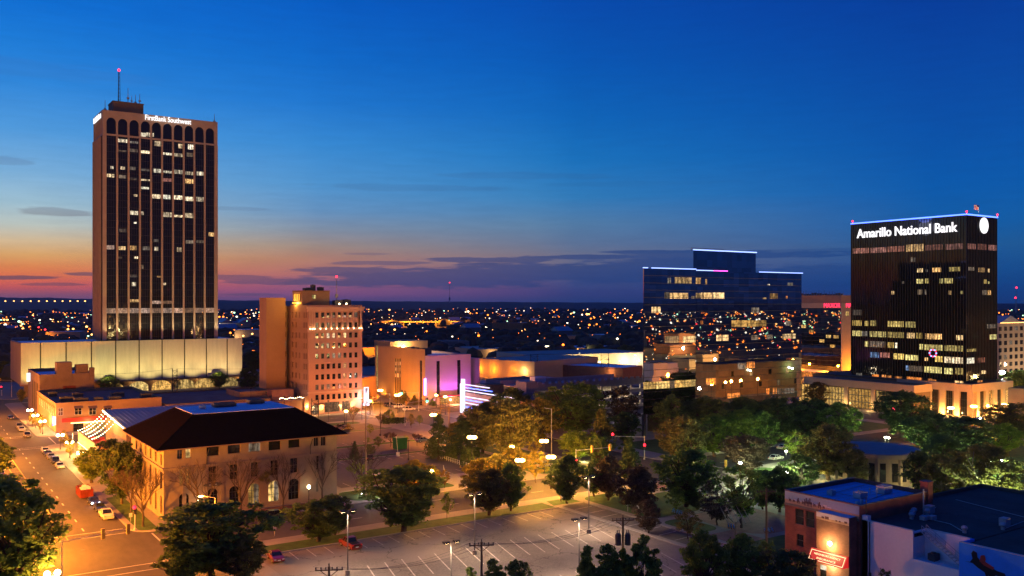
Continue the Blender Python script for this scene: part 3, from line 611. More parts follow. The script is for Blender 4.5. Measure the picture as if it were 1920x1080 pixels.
LT = [(214.5+k*5.3, 216+k*5.3+.2) for k in range(6)]
lh = [(a, c, 12.6, 15.0) for a, c in LT]+[(a, c+.1, 7.0, 11.0) for a, c in LT]+[(a, c+.1, 1.4, 5.4) for a, c in LT]
wall(b, 'L', hx0, hy0, hy1, .14, hz, lh, .45)
b.box(hx1-.4, hx1, hy0+.45, hy1, .14, hz); b.box(hx0+.46, hx1-.41, hy1-.4, hy1, .14, hz)
b.build('walls', 'limestone', hp)
b = MB(); b.box(hx0-.35, hx1+.35, hy0-.35, hy0, 11.75, 12.1); b.box(hx0-.35, hx0, hy0, hy1, 11.75, 12.1); b.box(hx0-.18, hx1+.18, hy0-.18, hy0, 11.45, 11.75); b.box(hx0-.18, hx0, hy0, hy1, 11.45, 11.75)
b.box(hx0-.12, hx1+.12, hy0-.12, hy0, .14, 1.0)
for x in (53.5, 58.4, 62.2, 81.6, 86.5): b.box(x-.45, x+.45, hy0-.14, hy0, 1.0, 11.4)
b.build('cornice_band', 'limestone', hp)
pm_ = {0: 'window_glass', 1: 'lit_gold', 2: 'lit_dim', 3: 'window_glass'}
for q, r in list(zip(TOP, tops))+list(zip(MID, mids)):
    panel('window', pm_[q[4]], hp, 'F', hy0+.4, r[0]+.02, r[1]-.02, r[2]+.02, r[3]-.02, .05, (1 if q[2] > 90 else 2, 1 if q[3] < 95 else 2), 'stucco_dark')
for q, r in zip(ARC, arcs):
    m = (r[0]+r[1])/2
    panel('arched_window' if q[4] != 3 else 'entrance_door', pm_[q[4]], hp, 'F', hy0+.42, r[0]+.02, r[1]-.02, r[2]+.02, r[3]-.02, .05, (3, 3), 'steel_dark')
    if q[4] == 1: panel('curtain', 'lit_dim', hp, 'F', hy0+.34, m+.1, r[1]-.1, r[2]+.1, r[3]-.2, .02)
for k, r in enumerate(lh): panel('side_window', 'lit_gold' if k in (10, 11) else 'window_glass', hp, 'L', hx0+.4, r[0]+.02, r[1]-.02, r[2]+.02, r[3]-.02, .05, (1, 2), 'stucco_dark')
ex0, ex1, ey0, ey1, ez, dz = 47.3, 93.2, 211.6, 249.6, 16.6, 22.9; dx0, dx1, dy0, dy1 = 57.8, 83.0, 221.5, 239.0
b = MB(); E4 = [(ex0, ey0, ez), (ex1, ey0, ez), (ex1, ey1, ez), (ex0, ey1, ez)]; D4 = [(dx0, dy0, dz), (dx1, dy0, dz), (dx1, dy1, dz), (dx0, dy1, dz)]
for k in range(4): b.poly([E4[k], E4[(k+1) % 4], D4[(k+1) % 4], D4[k]])
b.poly([(x, y, ez-.35) for x, y, _ in E4][::-1])
for k in range(4):
    p, q = E4[k], E4[(k+1) % 4]; b.poly([(p[0], p[1], ez-.35), (q[0], q[1], ez-.35), q, p])
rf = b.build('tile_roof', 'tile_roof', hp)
bx('roof_deck', 'membrane', hp, dx0, dx1, dy0, dy1, dz-.3, dz+.06)
b = MB(); b.box(ex0-.22, ex1+.22, ey0-.22, ey0, ez-.3, ez-.08); b.box(ex0-.22, ex0, ey0, ey1, ez-.3, ez-.08); b.build('gutter', 'stucco_dark', hp)
b = MB()
for k in range(4): b.tube(E4[k], D4[k], .16, None, 6)
b.build('hip_tiles', 'tile_roof', hp)
ac_unit(hp, 68.5, 233, dz+.06, 5.5, 3, 1.0, 'ac_dark'); ac_unit(hp, 77.5, 235.5, dz+.06, 4, 3, 1.1, 'ac_dark'); ac_unit(hp, 62.5, 231, dz+.06, 1.4, 1.4, .9)
for x in (58.9, 84.2):      # eave brackets / rain pipes
    b = MB(); b.tube((x, hy0-.9, 15.9), (x-.3, hy0-.15, 13.9), .1); b.tube((x-.3, hy0-.15, 13.9), (x-.3, hy0-.15, 12.1), .1); b.build('rain_pipe', 'steel_dark', hp)
r = arcs[1]; b = MB(); m = (r[0]+r[1])/2; y = hy0-.5
b.prism([(m+1.9*math.cos(t)*1.15, r[3]+.95+.42*math.sin(t)) for t in [k*math.pi/9 for k in range(18)]], 0, .2)
b.v = [(p[0], y+p[2], p[1]) for p in b.v]; b.build('hanging_sign', 'ac_dark', hp)
b = MB(); b.box(m-.9, m+.9, y-.03, y-.005, r[3]+.8, r[3]+1.1); b.build('sign_face', 'steel_grey', hp)
wl = thing('brick_wall', 'low brick garden wall in front of the civic building arches', 'wall', (66, 207.6, .14)); b = MB(); b.box(66, 90, 207.6, 208, .14, 1.25); b.build('wall_body', 'brick_brown', wl); b = MB(); b.box(65.9, 90.1, 207.5, 208.1, 1.25, 1.36); b.build('coping', 'limestone', wl)
def wall_lantern(px, py, t, label, en=2600):
    s = s_at(px, t); z = z_at(s, t, py); o = thing('lantern_post', label, 'lamp', (s, t, .14))
    b = MB(); b.tube((s, t, .14), (s, t, z-.45), .11, .08, 8); b.tube((s, t, .14), (s, t, .8), .24, .14, 8); b.build('post', 'steel_dark', o)
    b = MB(); b.ball((s, t, z), .42, .42, .5); b.build('globe', 'globe_warm', o, True); light(o, (s, t, z), en, (1, .66, .3), .4)
wall_lantern(579, 913, hy0-1.9, 'lit lantern on a post by the right end of the civic building'); wall_lantern(374, 939, hy0-2.6, 'lit lantern left of the civic building entrance', 2000)
# ------------------------------------------------------------ restaurant row, patio and metal roof shed
bz = 11.4; rx0, rx1, ry0, ry1 = 48.2, 86.6, 380.0, 437.0
rs = simple_box('restaurant_building', 'two-storey orange corner building with a red fascia and pink corner sign', 'building', 'orange_stucco', rx0, rx1, ry0, ry1, bz, 'membrane_dark', 1.2)
b = MB(); b.box(rx0-.25, rx1, ry0-.25, ry0, bz-.35, bz+.05); b.box(rx0-.25, rx0, ry0, ry1, bz-.35, bz+.05)
for k in range(18): b.box(rx0-.5, rx0, ry0+2+k*3, ry0+2.4+k*3, bz-2.2, bz-1.5)
b.build('cornice', 'orange_stucco', rs)
for x in (147, 174, 202): 
    r = fpx(ry0, x-7, 763, x+6, 777.5); panel('window', 'window_glass', rs, 'F', ry0, r[0], r[1], r[2], r[3], .08, (2, 2), 'white_trim')
    q = MB(); q.poly([(r[0]-.3, ry0-.1, r[3]+.5), (r[1]+.3, ry0-.1, r[3]+.5), (r[1]+.3, ry0-1.3, r[3]-.4), (r[0]-.3, ry0-1.3, r[3]-.4)]); q.build('window_awning', 'brown_wall', rs)
r = fpx(ry0, 109, 765, 118, 779); panel('window', 'lit_rose', rs, 'F', ry0, r[0], r[1], r[2], r[3], .08, (2, 2), 'white_trim')
bx('red_fascia', 'red_band', rs, rx0+2, rx1-8, ry0-.5, ry0, 3.9, 5.4)
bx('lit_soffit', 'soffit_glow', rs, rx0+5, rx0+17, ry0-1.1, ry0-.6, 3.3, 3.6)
panel('shop_door', 'window_glass', rs, 'F', ry0, rx0+6, rx0+9.5, .2, 3.2, .08, (2, 2), 'steel_dark'); panel('shop_front', 'lit_hall', rs, 'F', ry0, rx0+10.2, rx0+18, .3, 3.2, .08, (5, 1), 'steel_dark')
for k in range(9): panel('side_window', 'window_glass', rs, 'L', rx0, ry0+4+k*5.4, ry0+6.2+k*5.4, 6.3, 8.9, .08, (2, 2), 'white_trim')
b = MB(); b.box(rx0-1.1, rx0-.2, ry0-1.2, ry0-.4, 3.2, 6.4); b.build('corner_sign', 'sign_white', rs); b = MB(); b.box(rx0-1.35, rx0-1.11, ry0-1.25, ry0-.35, 3.0, 6.6); b.build('sign_edge', 'neon_pink', rs)
light(rs, (rx0-1.5, ry0-2, 4.5), 300, (1, .35, .55), .5); light(rs, (rx0+11, ry0-2.0, 3.1), 350, WARM, .5); light(rs, (rx0-1.5, ry0+16, 3.6), 320, WARM, .4); light(rs, (rx0-1.5, ry0+5, 3.6), 320, WARM, .4)
for x, y, sx in ((54, 396, 5), (58, 388, 5), (64, 386, 3), (70, 386, 4.5), (74, 402, 5), (60, 410, 4), (83, 392, 4), (52, 420, 3)): ac_unit(rs, x, y, bz-1.2, sx, 3.2, 2.0, 'ac_dark')
th = simple_box('old_theatre_building', 'brown windowless brick building with stepped parapets behind the orange corner building', 'building', 'brown_wall', 43.7+5.5, 71, 424+15, 482, 18.2, 'membrane', 1.6)
b = MB(); b.box(56.0, 62.0, 438.4, 445, 15, 23.3); b.box(63.8, 69, 441, 444, 15, 22.0); b.box(69.2, 71.2, 438.6, 440.6, 15, 20.5); b.build('parapet_tower', 'brown_wall', th)
b = MB(); b.box(58.5, 63.5, 438.7, 439, 5.0, 12.8); b.box(66, 67, 438.7, 439, 9, 11); b.build('blocked_door', 'rust_red', th)
for k in range(4): bx('recess', 'slot', th, 49.05, 49.2, 444+k*6, 446+k*6, 2, 14)
bx('lit_sign', 'sign_white', th, 47.4, 48.9, 470, 470.4, 13, 17)
# patio with colonnade + string lights
px0, px1, py0, py1, pz = 47.6, 56.5, 286, 324, 7.4
pt = thing('patio_restaurant', 'yellow walled patio with a lit colonnade and red seats under string lights', 'restaurant', (px0, py0, .14))
b = MB(); b.box(px0, px0+.4, py0, py1, 4.0, pz); b.box(px0, px1, py0, py0+.4, .14, pz); b.box(px1-.3, px1, py0+.4, py1, .14, 5); b.box(px0+2.6, px0+2.9, py0+.4, py1, .14, 4.0); b.box(px0, px0+2.6, py0+.41, py1, 3.8, 3.99); b.build('walls', 'orange_stucco', pt)
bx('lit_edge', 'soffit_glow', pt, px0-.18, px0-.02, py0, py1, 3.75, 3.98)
for k in range(9): 
    m = MB(); y = py0+1.2+k*4.4; m.box(px0-.05, px0+.55, y-.3, y+.3, .14, 3.75); m.box(px0-.15, px0+.65, y-.4, y+.4, .14, .5); m.build('column', 'stucco', pt)
for k in range(4): light(pt, (px0+1.4, py0+4+k*10, 3.4), 260, YEL, .3); light(pt, (px0-2.5, py0+5+k*10, 4.6), 420, YEL, .4)
for k in range(7):
    x, y = px0+4.2+(k % 2)*2, py0+13+k*3.6; m = MB(); m.box(x-.8, x+.8, y-.8, y+.8, 4.2, 4.9); m.box(x-.8, x+.8, y+.6, y+.8, 4.9, 5.7); m.build('seat', 'red_band', pt)
bx('terrace_floor', 'brown_wall', pt, px0+.41, px1-.31, py0+.41, py1, 4.0, 4.15)
m = MB(); m.box(px0-1.4, px0-1.1, py1+1, py1+2.4, 1.7, 6.9); vs_ = m.build('blade_sign', 'ac_dark', pt)
for k, ch in enumerate('CRUSH'): letters('sign_letter', ch, 'sign_white', vs_, 1.15, (px0-1.42, py1+2.15, 5.75-k*1.0), 'L', .02, bold=.03)
m = MB(); m.tube((px0-1.25, py1+1.7, .14), (px0-1.25, py1+1.7, 1.7), .12); m.build('sign_post', 'steel_dark', pt)
sd = thing('metal_roof_building', 'low building with a broad ribbed metal roof and bulbs along its gable edge', 'building', (57.5, 301, .14))
b = MB(); b.poly([(57.2, 300, 10.6), (99, 300, 10.6), (99, 336, 12.6), (57.2, 336, 12.6)]); b.poly([(57.2, 300, 10.35), (57.2, 336, 12.35), (99, 336, 12.35), (99, 300, 10.35)]); b.poly([(57.2, 300, 10.35), (99, 300, 10.35), (99, 300, 10.6), (57.2, 300, 10.6)]); b.poly([(57.2, 336, 12.35), (57.2, 300, 10.35), (57.2, 300, 10.6), (57.2, 336, 12.6)])
for k in range(28): x = 57.6+k*1.5; b.poly([(x, 300, 10.7), (x+.12, 300, 10.7), (x+.12, 336, 12.7), (x, 336, 12.7)]); b.poly([(x, 300, 10.6), (x, 300, 10.7), (x, 336, 12.7), (x, 336, 12.6)])
b.build('roof', 'metal_roof', sd); b = MB(); b.box(58, 98.5, 301, 335.5, .14, 10.2); b.build('walls', 'stucco', sd)
for k in range(26):
    m = MB(); m.ball((57.0, 300.6+k*1.4, 10.5+k*.0778), .14, nu=6, nv=4); m.build('gable_bulb', 'bulb', sd)
light(sd, (55.5, 318, 10.8), 900, WARM, 3)
simple_box('flat_annex', 'low white-roofed annex between the metal roof and the pink office block', 'building', 'stucco_dark', 100.5, 122, 296, 340, 7.4, 'membrane', .6)
simple_box('flat_shop', 'long flat-roofed shop behind the metal roof beside the dark restaurant roof', 'building', 'stucco_dark', 88, 131, 378, 430, 8.6, 'membrane_dark', .6)
def string_lights(a, c, label, sag=1.0, n=12):
    o = thing('string_lights', label, 'string lights', a, 0, 'festoon strings over the patio'); pts = []
    for k in range(n+1):
        f_ = k/n; pts.append((a[0]+(c[0]-a[0])*f_, a[1]+(c[1]-a[1])*f_, a[2]+(c[2]-a[2])*f_-sag*4*f_*(1-f_)))
    b = MB(); b.path(pts, .03, 4); b.build('cable', 'steel_dark', o); b = MB()
    for p in pts: b.ball((p[0], p[1], p[2]-.2), .11, nu=6, nv=4)
    b.build('bulbs', 'bulb', o); m = pts[n//2]; light(o, (m[0], m[1], m[2]-.6), 90, WARM, .8)
for k, (y0, y1, z1) in enumerate(((334, 326, 7.6), (331, 321, 7.5), (326, 315, 7.5), (320, 309, 7.5), (314, 303, 7.5))):
    string_lights((57, y0, 12.2-k*.3), (px0+.3, y1, z1), ['topmost of the five bulb strings fanning from the gable', 'second bulb string below the top one over the patio', 'middle bulb string of the five over the patio', 'fourth bulb string from the top over the patio', 'lowest of the five bulb strings over the patio'][k])
# ------------------------------------------------------------ pink ten-storey office block
fx0, fx1, fy0, fy1, fz = 147.3, 173.0, 376.0, 398.0, 48.6
fk = thing('office_block', 'ten-storey pink masonry block with rows of small windows and a lit roof house', 'building', (fx0, fy0, .14))
colx = [594.5, 605.2, 615.5, 626, 636.5, 646.9, 657.2, 667.5]; rowy = [590.7, 609.5, 629, 647.7, 666.9, 686.3, 705.8, 724.6, 743.4]
cs = [s_at(x, fy0) for x in colx]; rz_ = [z_at(s_at(626, fy0), fy0, y) for y in rowy]
hs = [(c-.72, c+.72, z-1.15, z+1.15) for c in cs for z in rz_]
shop = [(fx0+7.5, fx0+14.7, .9, 5.3), (fx0+15.8, fx0+19.8, .9, 5.3), (fx0+2.0, fx0+5.0, .3, 4.6)]
b = MB(); wall(b, 'F', fy0, fx0, fx1, .14, fz, hs+shop, .35); b.build('front_wall', 'fisk_pink', fk)
lz = rz_; lcol = [(378.2, 379.2), (380.6, 381.6), (386.0, 386.8), (390.4, 391.6), (394.6, 395.8)]
lh = [(a, c, z-1.25, z+1.25) for i, (a, c) in enumerate(lcol) for j, z in enumerate(lz) if not (i == 2 and j % 2)]
b = MB(); wall(b, 'L', fx0, fy0, fy1, .14, fz, lh, .35); b.build('side_wall', 'fisk_tan', fk)
b = MB(); b.box(fx0+.36, fx1, fy0+.36, fy1+22, .14, fz-.8); b.build('body', 'fisk_tan', fk)
bx('roof', 'membrane_dark', fk, fx0+.37, fx1-.05, fy0+.37, fy1+21.9, fz-.79, fz-.5)
b = MB(); b.box(fx0-.9, fx1+.9, fy0-.9, fy0, z_at(fx0, fy0, 578)-.3, z_at(fx0, fy0, 578)+.7); b.box(fx0-.55, fx1+.55, fy0-.55, fy0, z_at(fx0, fy0, 582)-.5, z_at(fx0, fy0, 578)-.3)
b.build('cornice', 'fisk_trim', fk); b = MB(); b.box(fx0-.4, fx1+.4, fy0-.4, fy0, rz_[1]-2.6, rz_[1]-1.7); b.box(fx0-.25, fx1+.25, fy0-.25, fy0, rz_[1]-3.1, rz_[1]-2.6); b.build('belt_course', 'fisk_trim', fk); b = MB(); b.box(fx0-.45, fx1+.45, fy0-.45, fy0, rz_[7]-2.5, rz_[7]-1.9); b.build('belt_course', 'fisk_trim', fk); b = MB(); b.box(fx0-.2, fx1+.2, fy0-.2, fy0, 5.8, 6.3); b.build('shop_fascia', 'fisk_trim', fk); b = MB()
mids_ = [(cs[k]+cs[k+1])/2 for k in range(7)]; pil = [fx0+.7, fx0+1.8, cs[0]-1.35]+mids_+[cs[7]+1.4, fx1-1.6, fx1-.6]
for x in pil: bx('pilaster', 'fisk_trim', fk, x-.32, x+.32, fy0-.22, fy0-.002, rz_[1]-1.6, rz_[0]+2.4)
bu = MB()
for x in pil: bu.box(x-.14, x+.14, fy0-.7, fy0-.46, rz_[1]-1.65, rz_[1]-1.4)
bu.build('uplights', 'globe_warm', fk)
for x in pil: light(fk, (x, fy0-.75, rz_[1]-1.0), 22, WARM, .1, name='pilaster_uplight')
FL = {(2, 0): 'h', (3, 0): 'p', (4, 0): 'h', (5, 0): 'p', (6, 0): 'h', (7, 0): 'd', (2, 1): 'd', (3, 1): 'd', (5, 1): 'd', (0, 1): 'd', (0, 2): 'h', (1, 2): 'h', (2, 2): 'w', (3, 2): 'w', (4, 2): 'h', (5, 2): 'f', (0, 3): 'h', (1, 3): 'h', (2, 3): 'd', (3, 4): 'd', (4, 4): 'd', (5, 5): 'f', (5, 6): 'f', (5, 7): 'f', (3, 7): 'h', (2, 7): 'd', (0, 7): 'd', (1, 7): 'd', (4, 7): 'd', (4, 8): 'g'}
for i, c in enumerate(cs):
    for j, z in enumerate(rz_):
        q = FL.get((i, j)); m = {'f': 'lit_warm', 'd': 'lit_dim', 'w': 'lit_white', 'g': 'window_glass'}.get(q, 'window_glass')
        wn = panel('window', m, fk, 'F', fy0+.33, c-.7, c+.7, z-1.13, z+1.13, .05, (1, 2), 'steel_dark')
        if q in ('h', 'p'): panel('lower_sash', 'lit_warm' if q == 'h' else 'lit_pink', wn, 'F', fy0+.27, c-.6, c+.6, z-1.03, z-.1, .02)
for k, r in enumerate(lh[:28]): panel('side_window', 'window_glass', fk, 'L', fx0+.3, r[0]+.03, r[1]-.03, r[2]+.03, r[3]-.03, .05)
m = MB()
for r in lh[28:]: m.box(fx0+.25, fx0+.3, r[0]+.03, r[1]-.03, r[2]+.03, r[3]-.03)
o = m.build('rear_side_windows', 'window_glass', fk); o['kind'] = 'stuff'
for x0, x1, z0, z1 in shop: panel('shop_window', 'lit_dim', fk, 'F', fy0+.33, x0+.03, x1-.03, z0+.03, z1-.03, .05, (5, 3), 'steel_dark')
bx('entrance_canopy', 'rust_red', fk, fx0+2.5, fx0+7, fy0-2.4, fy0-.01, 4.7, 5.1)
for x in (3, 6.2, 15.2, 21): light(fk, (fx0+x, fy0-1.0, 3.4), 160, WARM, .2)
ph0, ph1, pq0, pq1 = 147.9, 161.0, 385.0, 396.8; pz0 = 54.8
b = MB(); b.box(ph0, ph1, pq0, pq1, fz-.6, pz0); b.box(ph0-.2, ph1+.2, pq0-.2, pq1+.2, pz0, pz0+.35); b.build('roof_house', 'stucco_dark', fk)
b = MB(); b.box(ph0-.05, ph0-.01, pq0+2.2, pq1-2.2, fz+2.0, pz0-1.2); b.box(ph0-.6, ph0-.02, pq0+1, pq1-1, fz+.6, fz+1.2); b.build('lit_roof_window', 'penthouse_glow', fk)
b = MB()
for k in range(5): y = pq0+2+k*1.95; b.box(ph0-.4, ph0-.06, y-.2, y+.2, fz+1.8, pz0-1.0)
b.box(ph0-.5, ph0-.06, pq0+1, pq1-1, pz0-1.0, pz0-.3); b.build('roof_columns', 'stucco', fk)
light(fk, (ph0-1.6, (pq0+pq1)/2, fz+.8), 420, (1, .55, .1), .5)
r = fpx(pq0, 585, 553, 592, 560); panel('roof_house_window', 'lit_yellow', fk, 'F', pq0, *r, .06, (2, 2), 'steel_dark')
ac_unit(fk, 153, 391, pz0+.35, 4, 3, 1.2, 'ac_dark'); ac_unit(fk, 155.4, 391, pz0+.35, 1.8, 2, 2.6, 'ac_dark'); ac_unit(fk, 159, 391, pz0+.35, 2.6, 2, 1.6, 'ac_dark')
ac_unit(fk, 164.5, 384, fz-.5, 4, 3, 2.6, 'ac_dark'); ac_unit(fk, 169.5, 386, fz-.5, 3.6, 3, 2.9, 'ac_dark')
for x in (163.2, 166.6):
    m = MB(); m.ball((x, 379, fz+.55), .3, nu=8, nv=5); m.build('roof_lamp', 'globe_warm', fk); light(fk, (x, 378.8, fz+.8), 60, WARM, .3)
s0 = s_at(500, 398); s1 = s_at(536, 398)
b = MB(); b.box(s0, s1, 398.4, 408, .14, 51.6); b.box(s1, fx0-.01, 402, 414, .14, 48.0); b.build('stair_tower', 'fisk_tan', fk)
for j, z in enumerate(lz): panel('stair_window', 'lit_dim' if j in (3, 5) else 'window_glass', fk, 'F', 402, s1+.5, s1+1.5, z-1.2, z+1.2, .05)
bx('stair_tower_cap', 'fisk_tan', fk, s0-.15, s1+.15, 398.25, 408.15, 51.6, 51.9)
for y in (rz_[1]-2.4,): pass
sx = fx1+.5; b = MB(); z0, z1 = z_at(sx, fy0-1, 757), z_at(sx, fy0-1, 726); b.box(sx+.2, sx+1.9, fy0-1.2, fy0-.8, z0, z1); bs = b.build('blade_sign', 'ac_dark', fk)
b = MB(); b.box(sx, sx+.35, fy0-1.35, fy0-.65, z0, z1); b.box(sx+1.75, sx+2.1, fy0-1.35, fy0-.65, z0, z1); b.box(sx+.35, sx+1.75, fy0-1.35, fy0-.65, z1-.35, z1); b.box(sx-.4, sx+2.5, fy0-1.4, fy0-.6, z0-.9, z0); b.build('neon_frame', 'neon_white', bs)
light(fk, (sx+1, fy0-3, (z0+z1)/2-1), 900, (.95, .85, 1), 1)
for x, y, cl_ in ((146, 350.5, (1, .36, .12)), (160, 348, (1, .31, .13)), (174, 350.5, (1, .24, .17))):  # added posts, standing in for the glow of the whole town
    o = thing('floodlight_post', 'added floodlight post standing in for town glow on the pink office block', 'floodlight', (x, y, .14), 0, 'added floodlights before the pink office block')
    m = MB(); m.tube((x, y, .14), (x, y, 8.6), .1, .07, 6); m.build('post', 'steel_dark', o); m = MB(); m.box(x-.35, x+.35, y-.25, y+.2, 8.6, 9.1); m.build('lamp_head', 'steel_dark', o)
    light(o, (x, y+.5, 9), 3600, cl_, .4, 'SPOT', (160, 376, 30), 1.75, name='added_facade_light')
for y in (350, 372, 392):  # posts added only to brighten the tan side wall
    o = thing('floodlight_post', 'added floodlight post brightening the tan side of the pink office block', 'floodlight', (127, y, .14), 0, 'added floodlights beside the pink office block')
    m = MB(); m.tube((127, y, .14), (127, y, 11.6), .1, .07, 6); m.build('post', 'steel_dark', o); m = MB(); m.box(126.7, 127.3, y-.25, y+.2, 11.6, 12.1); m.build('lamp_head', 'steel_dark', o)
    light(o, (127.6, y, 12), 420, (1, .42, .1), .4, 'SPOT', (147, y+6, 32), 1.9, name='added_facade_light')
fl = thing('terrace_annex', 'low annex with a terrace of string lights at the foot of the pink office block', 'building', (133, 372, .14))
b = MB(); b.box(133, 146.8, 374, 392, .14, 6.6); b.box(133, 146.8, 373.6, 374, .14, 7.5); b.box(144.4, 146.4, 372.9, 373.6, .14, 9.0); b.build('walls', 'stucco', fl)
b = MB(); b.box(134, 144, 385, 391, 6.6, 11.2); b.build('terrace_house', 'brick_dull', fl)
m = MB()
for k in range(16): m.ball((134+k*.8, 375+.5*math.sin(k), 8.3+.25*math.sin(k*1.3)), .14, nu=6, nv=4)
m.build('terrace_bulbs', 'bulb', fl); light(fl, (145.4, 372.2, 4.5), 250, WARM, .3); light(fl, (139, 377, 8.4), 160, (1, .5, .5), .5)
simple_box('plain_annex', 'plain tan block left of the pink office block', 'building', 'stucco_dark', 122, 135.5, 392, 412, 10.5, 'membrane_dark', .8)
# ------------------------------------------------------------ tan and violet hall
vx0, vx1, vy0, vy1, vz = 206.6, 232.3, 378.0, 433.0, 24.2
vh = thing('auditorium_building', 'blank-walled hall, tan on the side street and violet lit on its front', 'building', (vx0, vy0, .14))
slF = [fpx(vy0, 818.5, 677, 825, 743), fpx(vy0, 857.5, 675, 864, 760)]
slL = [lpx(vx0, 787, 676, 791, 768), lpx(vx0, 740, 672, 743, 750), lpx(vx0, 744.2, 672, 747, 750), lpx(vx0, 748, 672, 751, 750), lpx(vx0, 705, 647, 708, 725)]
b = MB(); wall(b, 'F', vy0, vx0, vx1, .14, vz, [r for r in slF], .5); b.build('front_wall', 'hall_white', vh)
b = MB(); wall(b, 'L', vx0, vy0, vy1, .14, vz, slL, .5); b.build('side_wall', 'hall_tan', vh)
b = MB(); b.box(vx0+.55, vx1, vy0+.55, vy1, .14, vz-1.2); b.box(vx1-.4, vx1, vy0+.56, vy1, vz-1.2, vz); b.box(vx1, vx1+7, vy0+3, vy1-10, .14, vz-2.4); b.build('body', 'hall_white', vh)
bx('roof', 'membrane', vh, vx0+.56, vx1-.41, vy0+.56, vy1, vz-1.19, vz-.95)
for k, r in enumerate(slF): panel('slit_window', 'window_glass', vh, 'F', vy0+.45, r[0]+.02, r[1]-.02, r[2]+.02, r[3]-.02, .05, (1, 7), 'steel_dark')
for k, r in enumerate(slL): panel('slit_window', 'lit_yellow' if k == 4 else 'window_glass', vh, 'L', vx0+.45, r[0]+.02, r[1]-.02, r[2]+.02, r[3]-.02, .05, (1, 8), 'steel_dark')
for r in slL[1:4]:
    for z in (3.5, 6.5, 9.5): panel('lit_pane', 'lit_warm', vh, 'L', vx0+.36, r[0]+.2, r[1]-.2, r[3]-z, r[3]-z+1.8, .03)
b = MB(); b.box(vx0+2, vx0+24, vy0+41, vy1+5, vz-1, vz+5.3); b.build('stage_house', 'hall_tan', vh)
for x, y, sx, sy, sz in ((210, 400, 4, 14, 3), (215, 408, 5, 8, 3.6), (221, 404, 4, 6, 3.0), (212, 390, 3, 4, 2)): ac_unit(vh, x, y, vz-.95, sx, sy, sz, 'ac_dark')
m = MB(); m.ball((vx0+9, vy0+40, vz+2.6), .7); m.build('roof_floodlight', 'globe_warm', vh); light(vh, (vx0+9, vy0+38.8, vz+2.6), 2500, WARM, .6)
for y in (390, 408, 424): light(vh, (vx0-3, y, 1.0), 5200, (1, .38, .05), .4, 'SPOT', (vx0, y, 12), 2.4, name='wall_washer')
for x in (209, 218, 227): light(vh, (x, vy0-4, 3.0), 9500, (.62, .10, 1.0), .5, 'SPOT', (x, vy0, 16), 2.3, name='wall_washer')
light(vh, (222, vy0-2.6, 2), 1500, (1, .3, .12), .5)
bx('entrance_awning', 'red_band', vh, vx0+6, vx1-3, vy0-2.5, vy0-.01, 4.2, 4.6); panel('entrance_glass', 'lit_hall', vh, 'F', vy0, vx0+8, vx1-5, .3, 3.6, .08, (9, 1), 'steel_dark')
nb = thing('banner_sign', 'slim vertical neon blade at the corner of the violet hall', 'sign', (vx0-.8, vy0-1.5, .14)); b = MB(); b.tube((vx0-.8, vy0-1.5, .14), (vx0-.8, vy0-1.5, 5.5), .15); b.build('post', 'steel_dark', nb); bx('neon_strip', 'violet', nb, vx0-1.2, vx0-.4, vy0-1.9, vy0-1.1, 5.5, 13.4)
# neon pylon theatre
nx0, ny0, ny1, nz_ = 201.5, 281.0, 336.0, 10.8
nt_ = simple_box('neon_theatre', 'low brown hall with a white neon pylon and glowing horizontal fins', 'theatre', 'stucco', nx0, 230, ny0, ny1, nz_, 'membrane_dark', .8)
ac_unit(nt_, 210, 326, nz_-.8, 9, 8, 4.6, 'ac_dark')
b = MB(); b.box(nx0-1.6, nx0-.4, ny1-4, ny1-2.6, 2.0, 16.6); b.box(nx0-1.4, nx0-.5, ny1-2.6, ny1-1.4, 2.0, 14.5); b.build('neon_pylon', 'neon_white', nt_)
for z, y0, m_ in ((14.2, 22, 'neon_white'), (12.9, 20, 'neon_blue'), (11.6, 4, 'neon_white'), (9.0, 9, 'neon_white'), (7.7, 26, 'neon_blue'), (6.3, 15, 'neon_white'), (4.6, 26, 'neon_blue'), (3.2, 22, 'neon_blue_pale')):
    bx('neon_fin', m_, nt_, nx0-1.2, nx0-.5, ny0+9+y0, ny1-4.1, z, z+.3)
light(nt_, (nx0-4, ny1-5, 9), 420, (.72, .55, 1.0), 2); light(nt_, (nx0-3, ny1-16, 6), 260, (.35, .4, 1.0), 2)
m = MB(); m.box(nx0-.5, nx0-.02, ny0+20, ny0+22, nz_-1.6, nz_-1.0); m.build('wall_pack', 'globe_white', nt_); light(nt_, (nx0-1, ny0+21, nz_-1.6), 500, WHITE, .3)
# ------------------------------------------------------------ parking garage behind the park trees
gx0, gx1, gy0, gz = 231, 300, 320, 14.6
gg = thing('parking_garage', 'concrete parking garage with lit open decks and a notched parapet behind park trees', 'garage', (gx0, gy0, .14))
b = MB()
for k in range(4): z = .2+k*3.6; b.box(gx0, gx1, gy0+.4, gy0+29, z, z+.35)
for k in range(12): x = gx0+1+k*6.05; b.box(x-.35, x+.35, gy0+.5, gy0+1.2, .14, gz-2.6); b.box(x-.35, x+.35, gy0+18, gy0+18.7, .14, gz-2.6)
b.box(gx0, gx1, gy0+29, gy0+29.4, .14, gz-1.4); b.box(gx0-6, gx0, gy0, gy0+8, .14, gz+.4); b.build('decks', 'garage', gg)
b = MB()
for k in range(4): z = .2+k*3.6; b.box(gx0, gx1, gy0, gy0+.3, z-.3, z+1.25)
for k in range(19): b.box(gx0+.2+k*3.6, gx0+2.4+k*3.6, gy0-.12, gy0, 12.2, gz)
b.box(gx0, gx1, gy0+.01, gy0+.3, 12.25, gz-1.0); b.build('parapets', 'garage', gg)
m = MB()
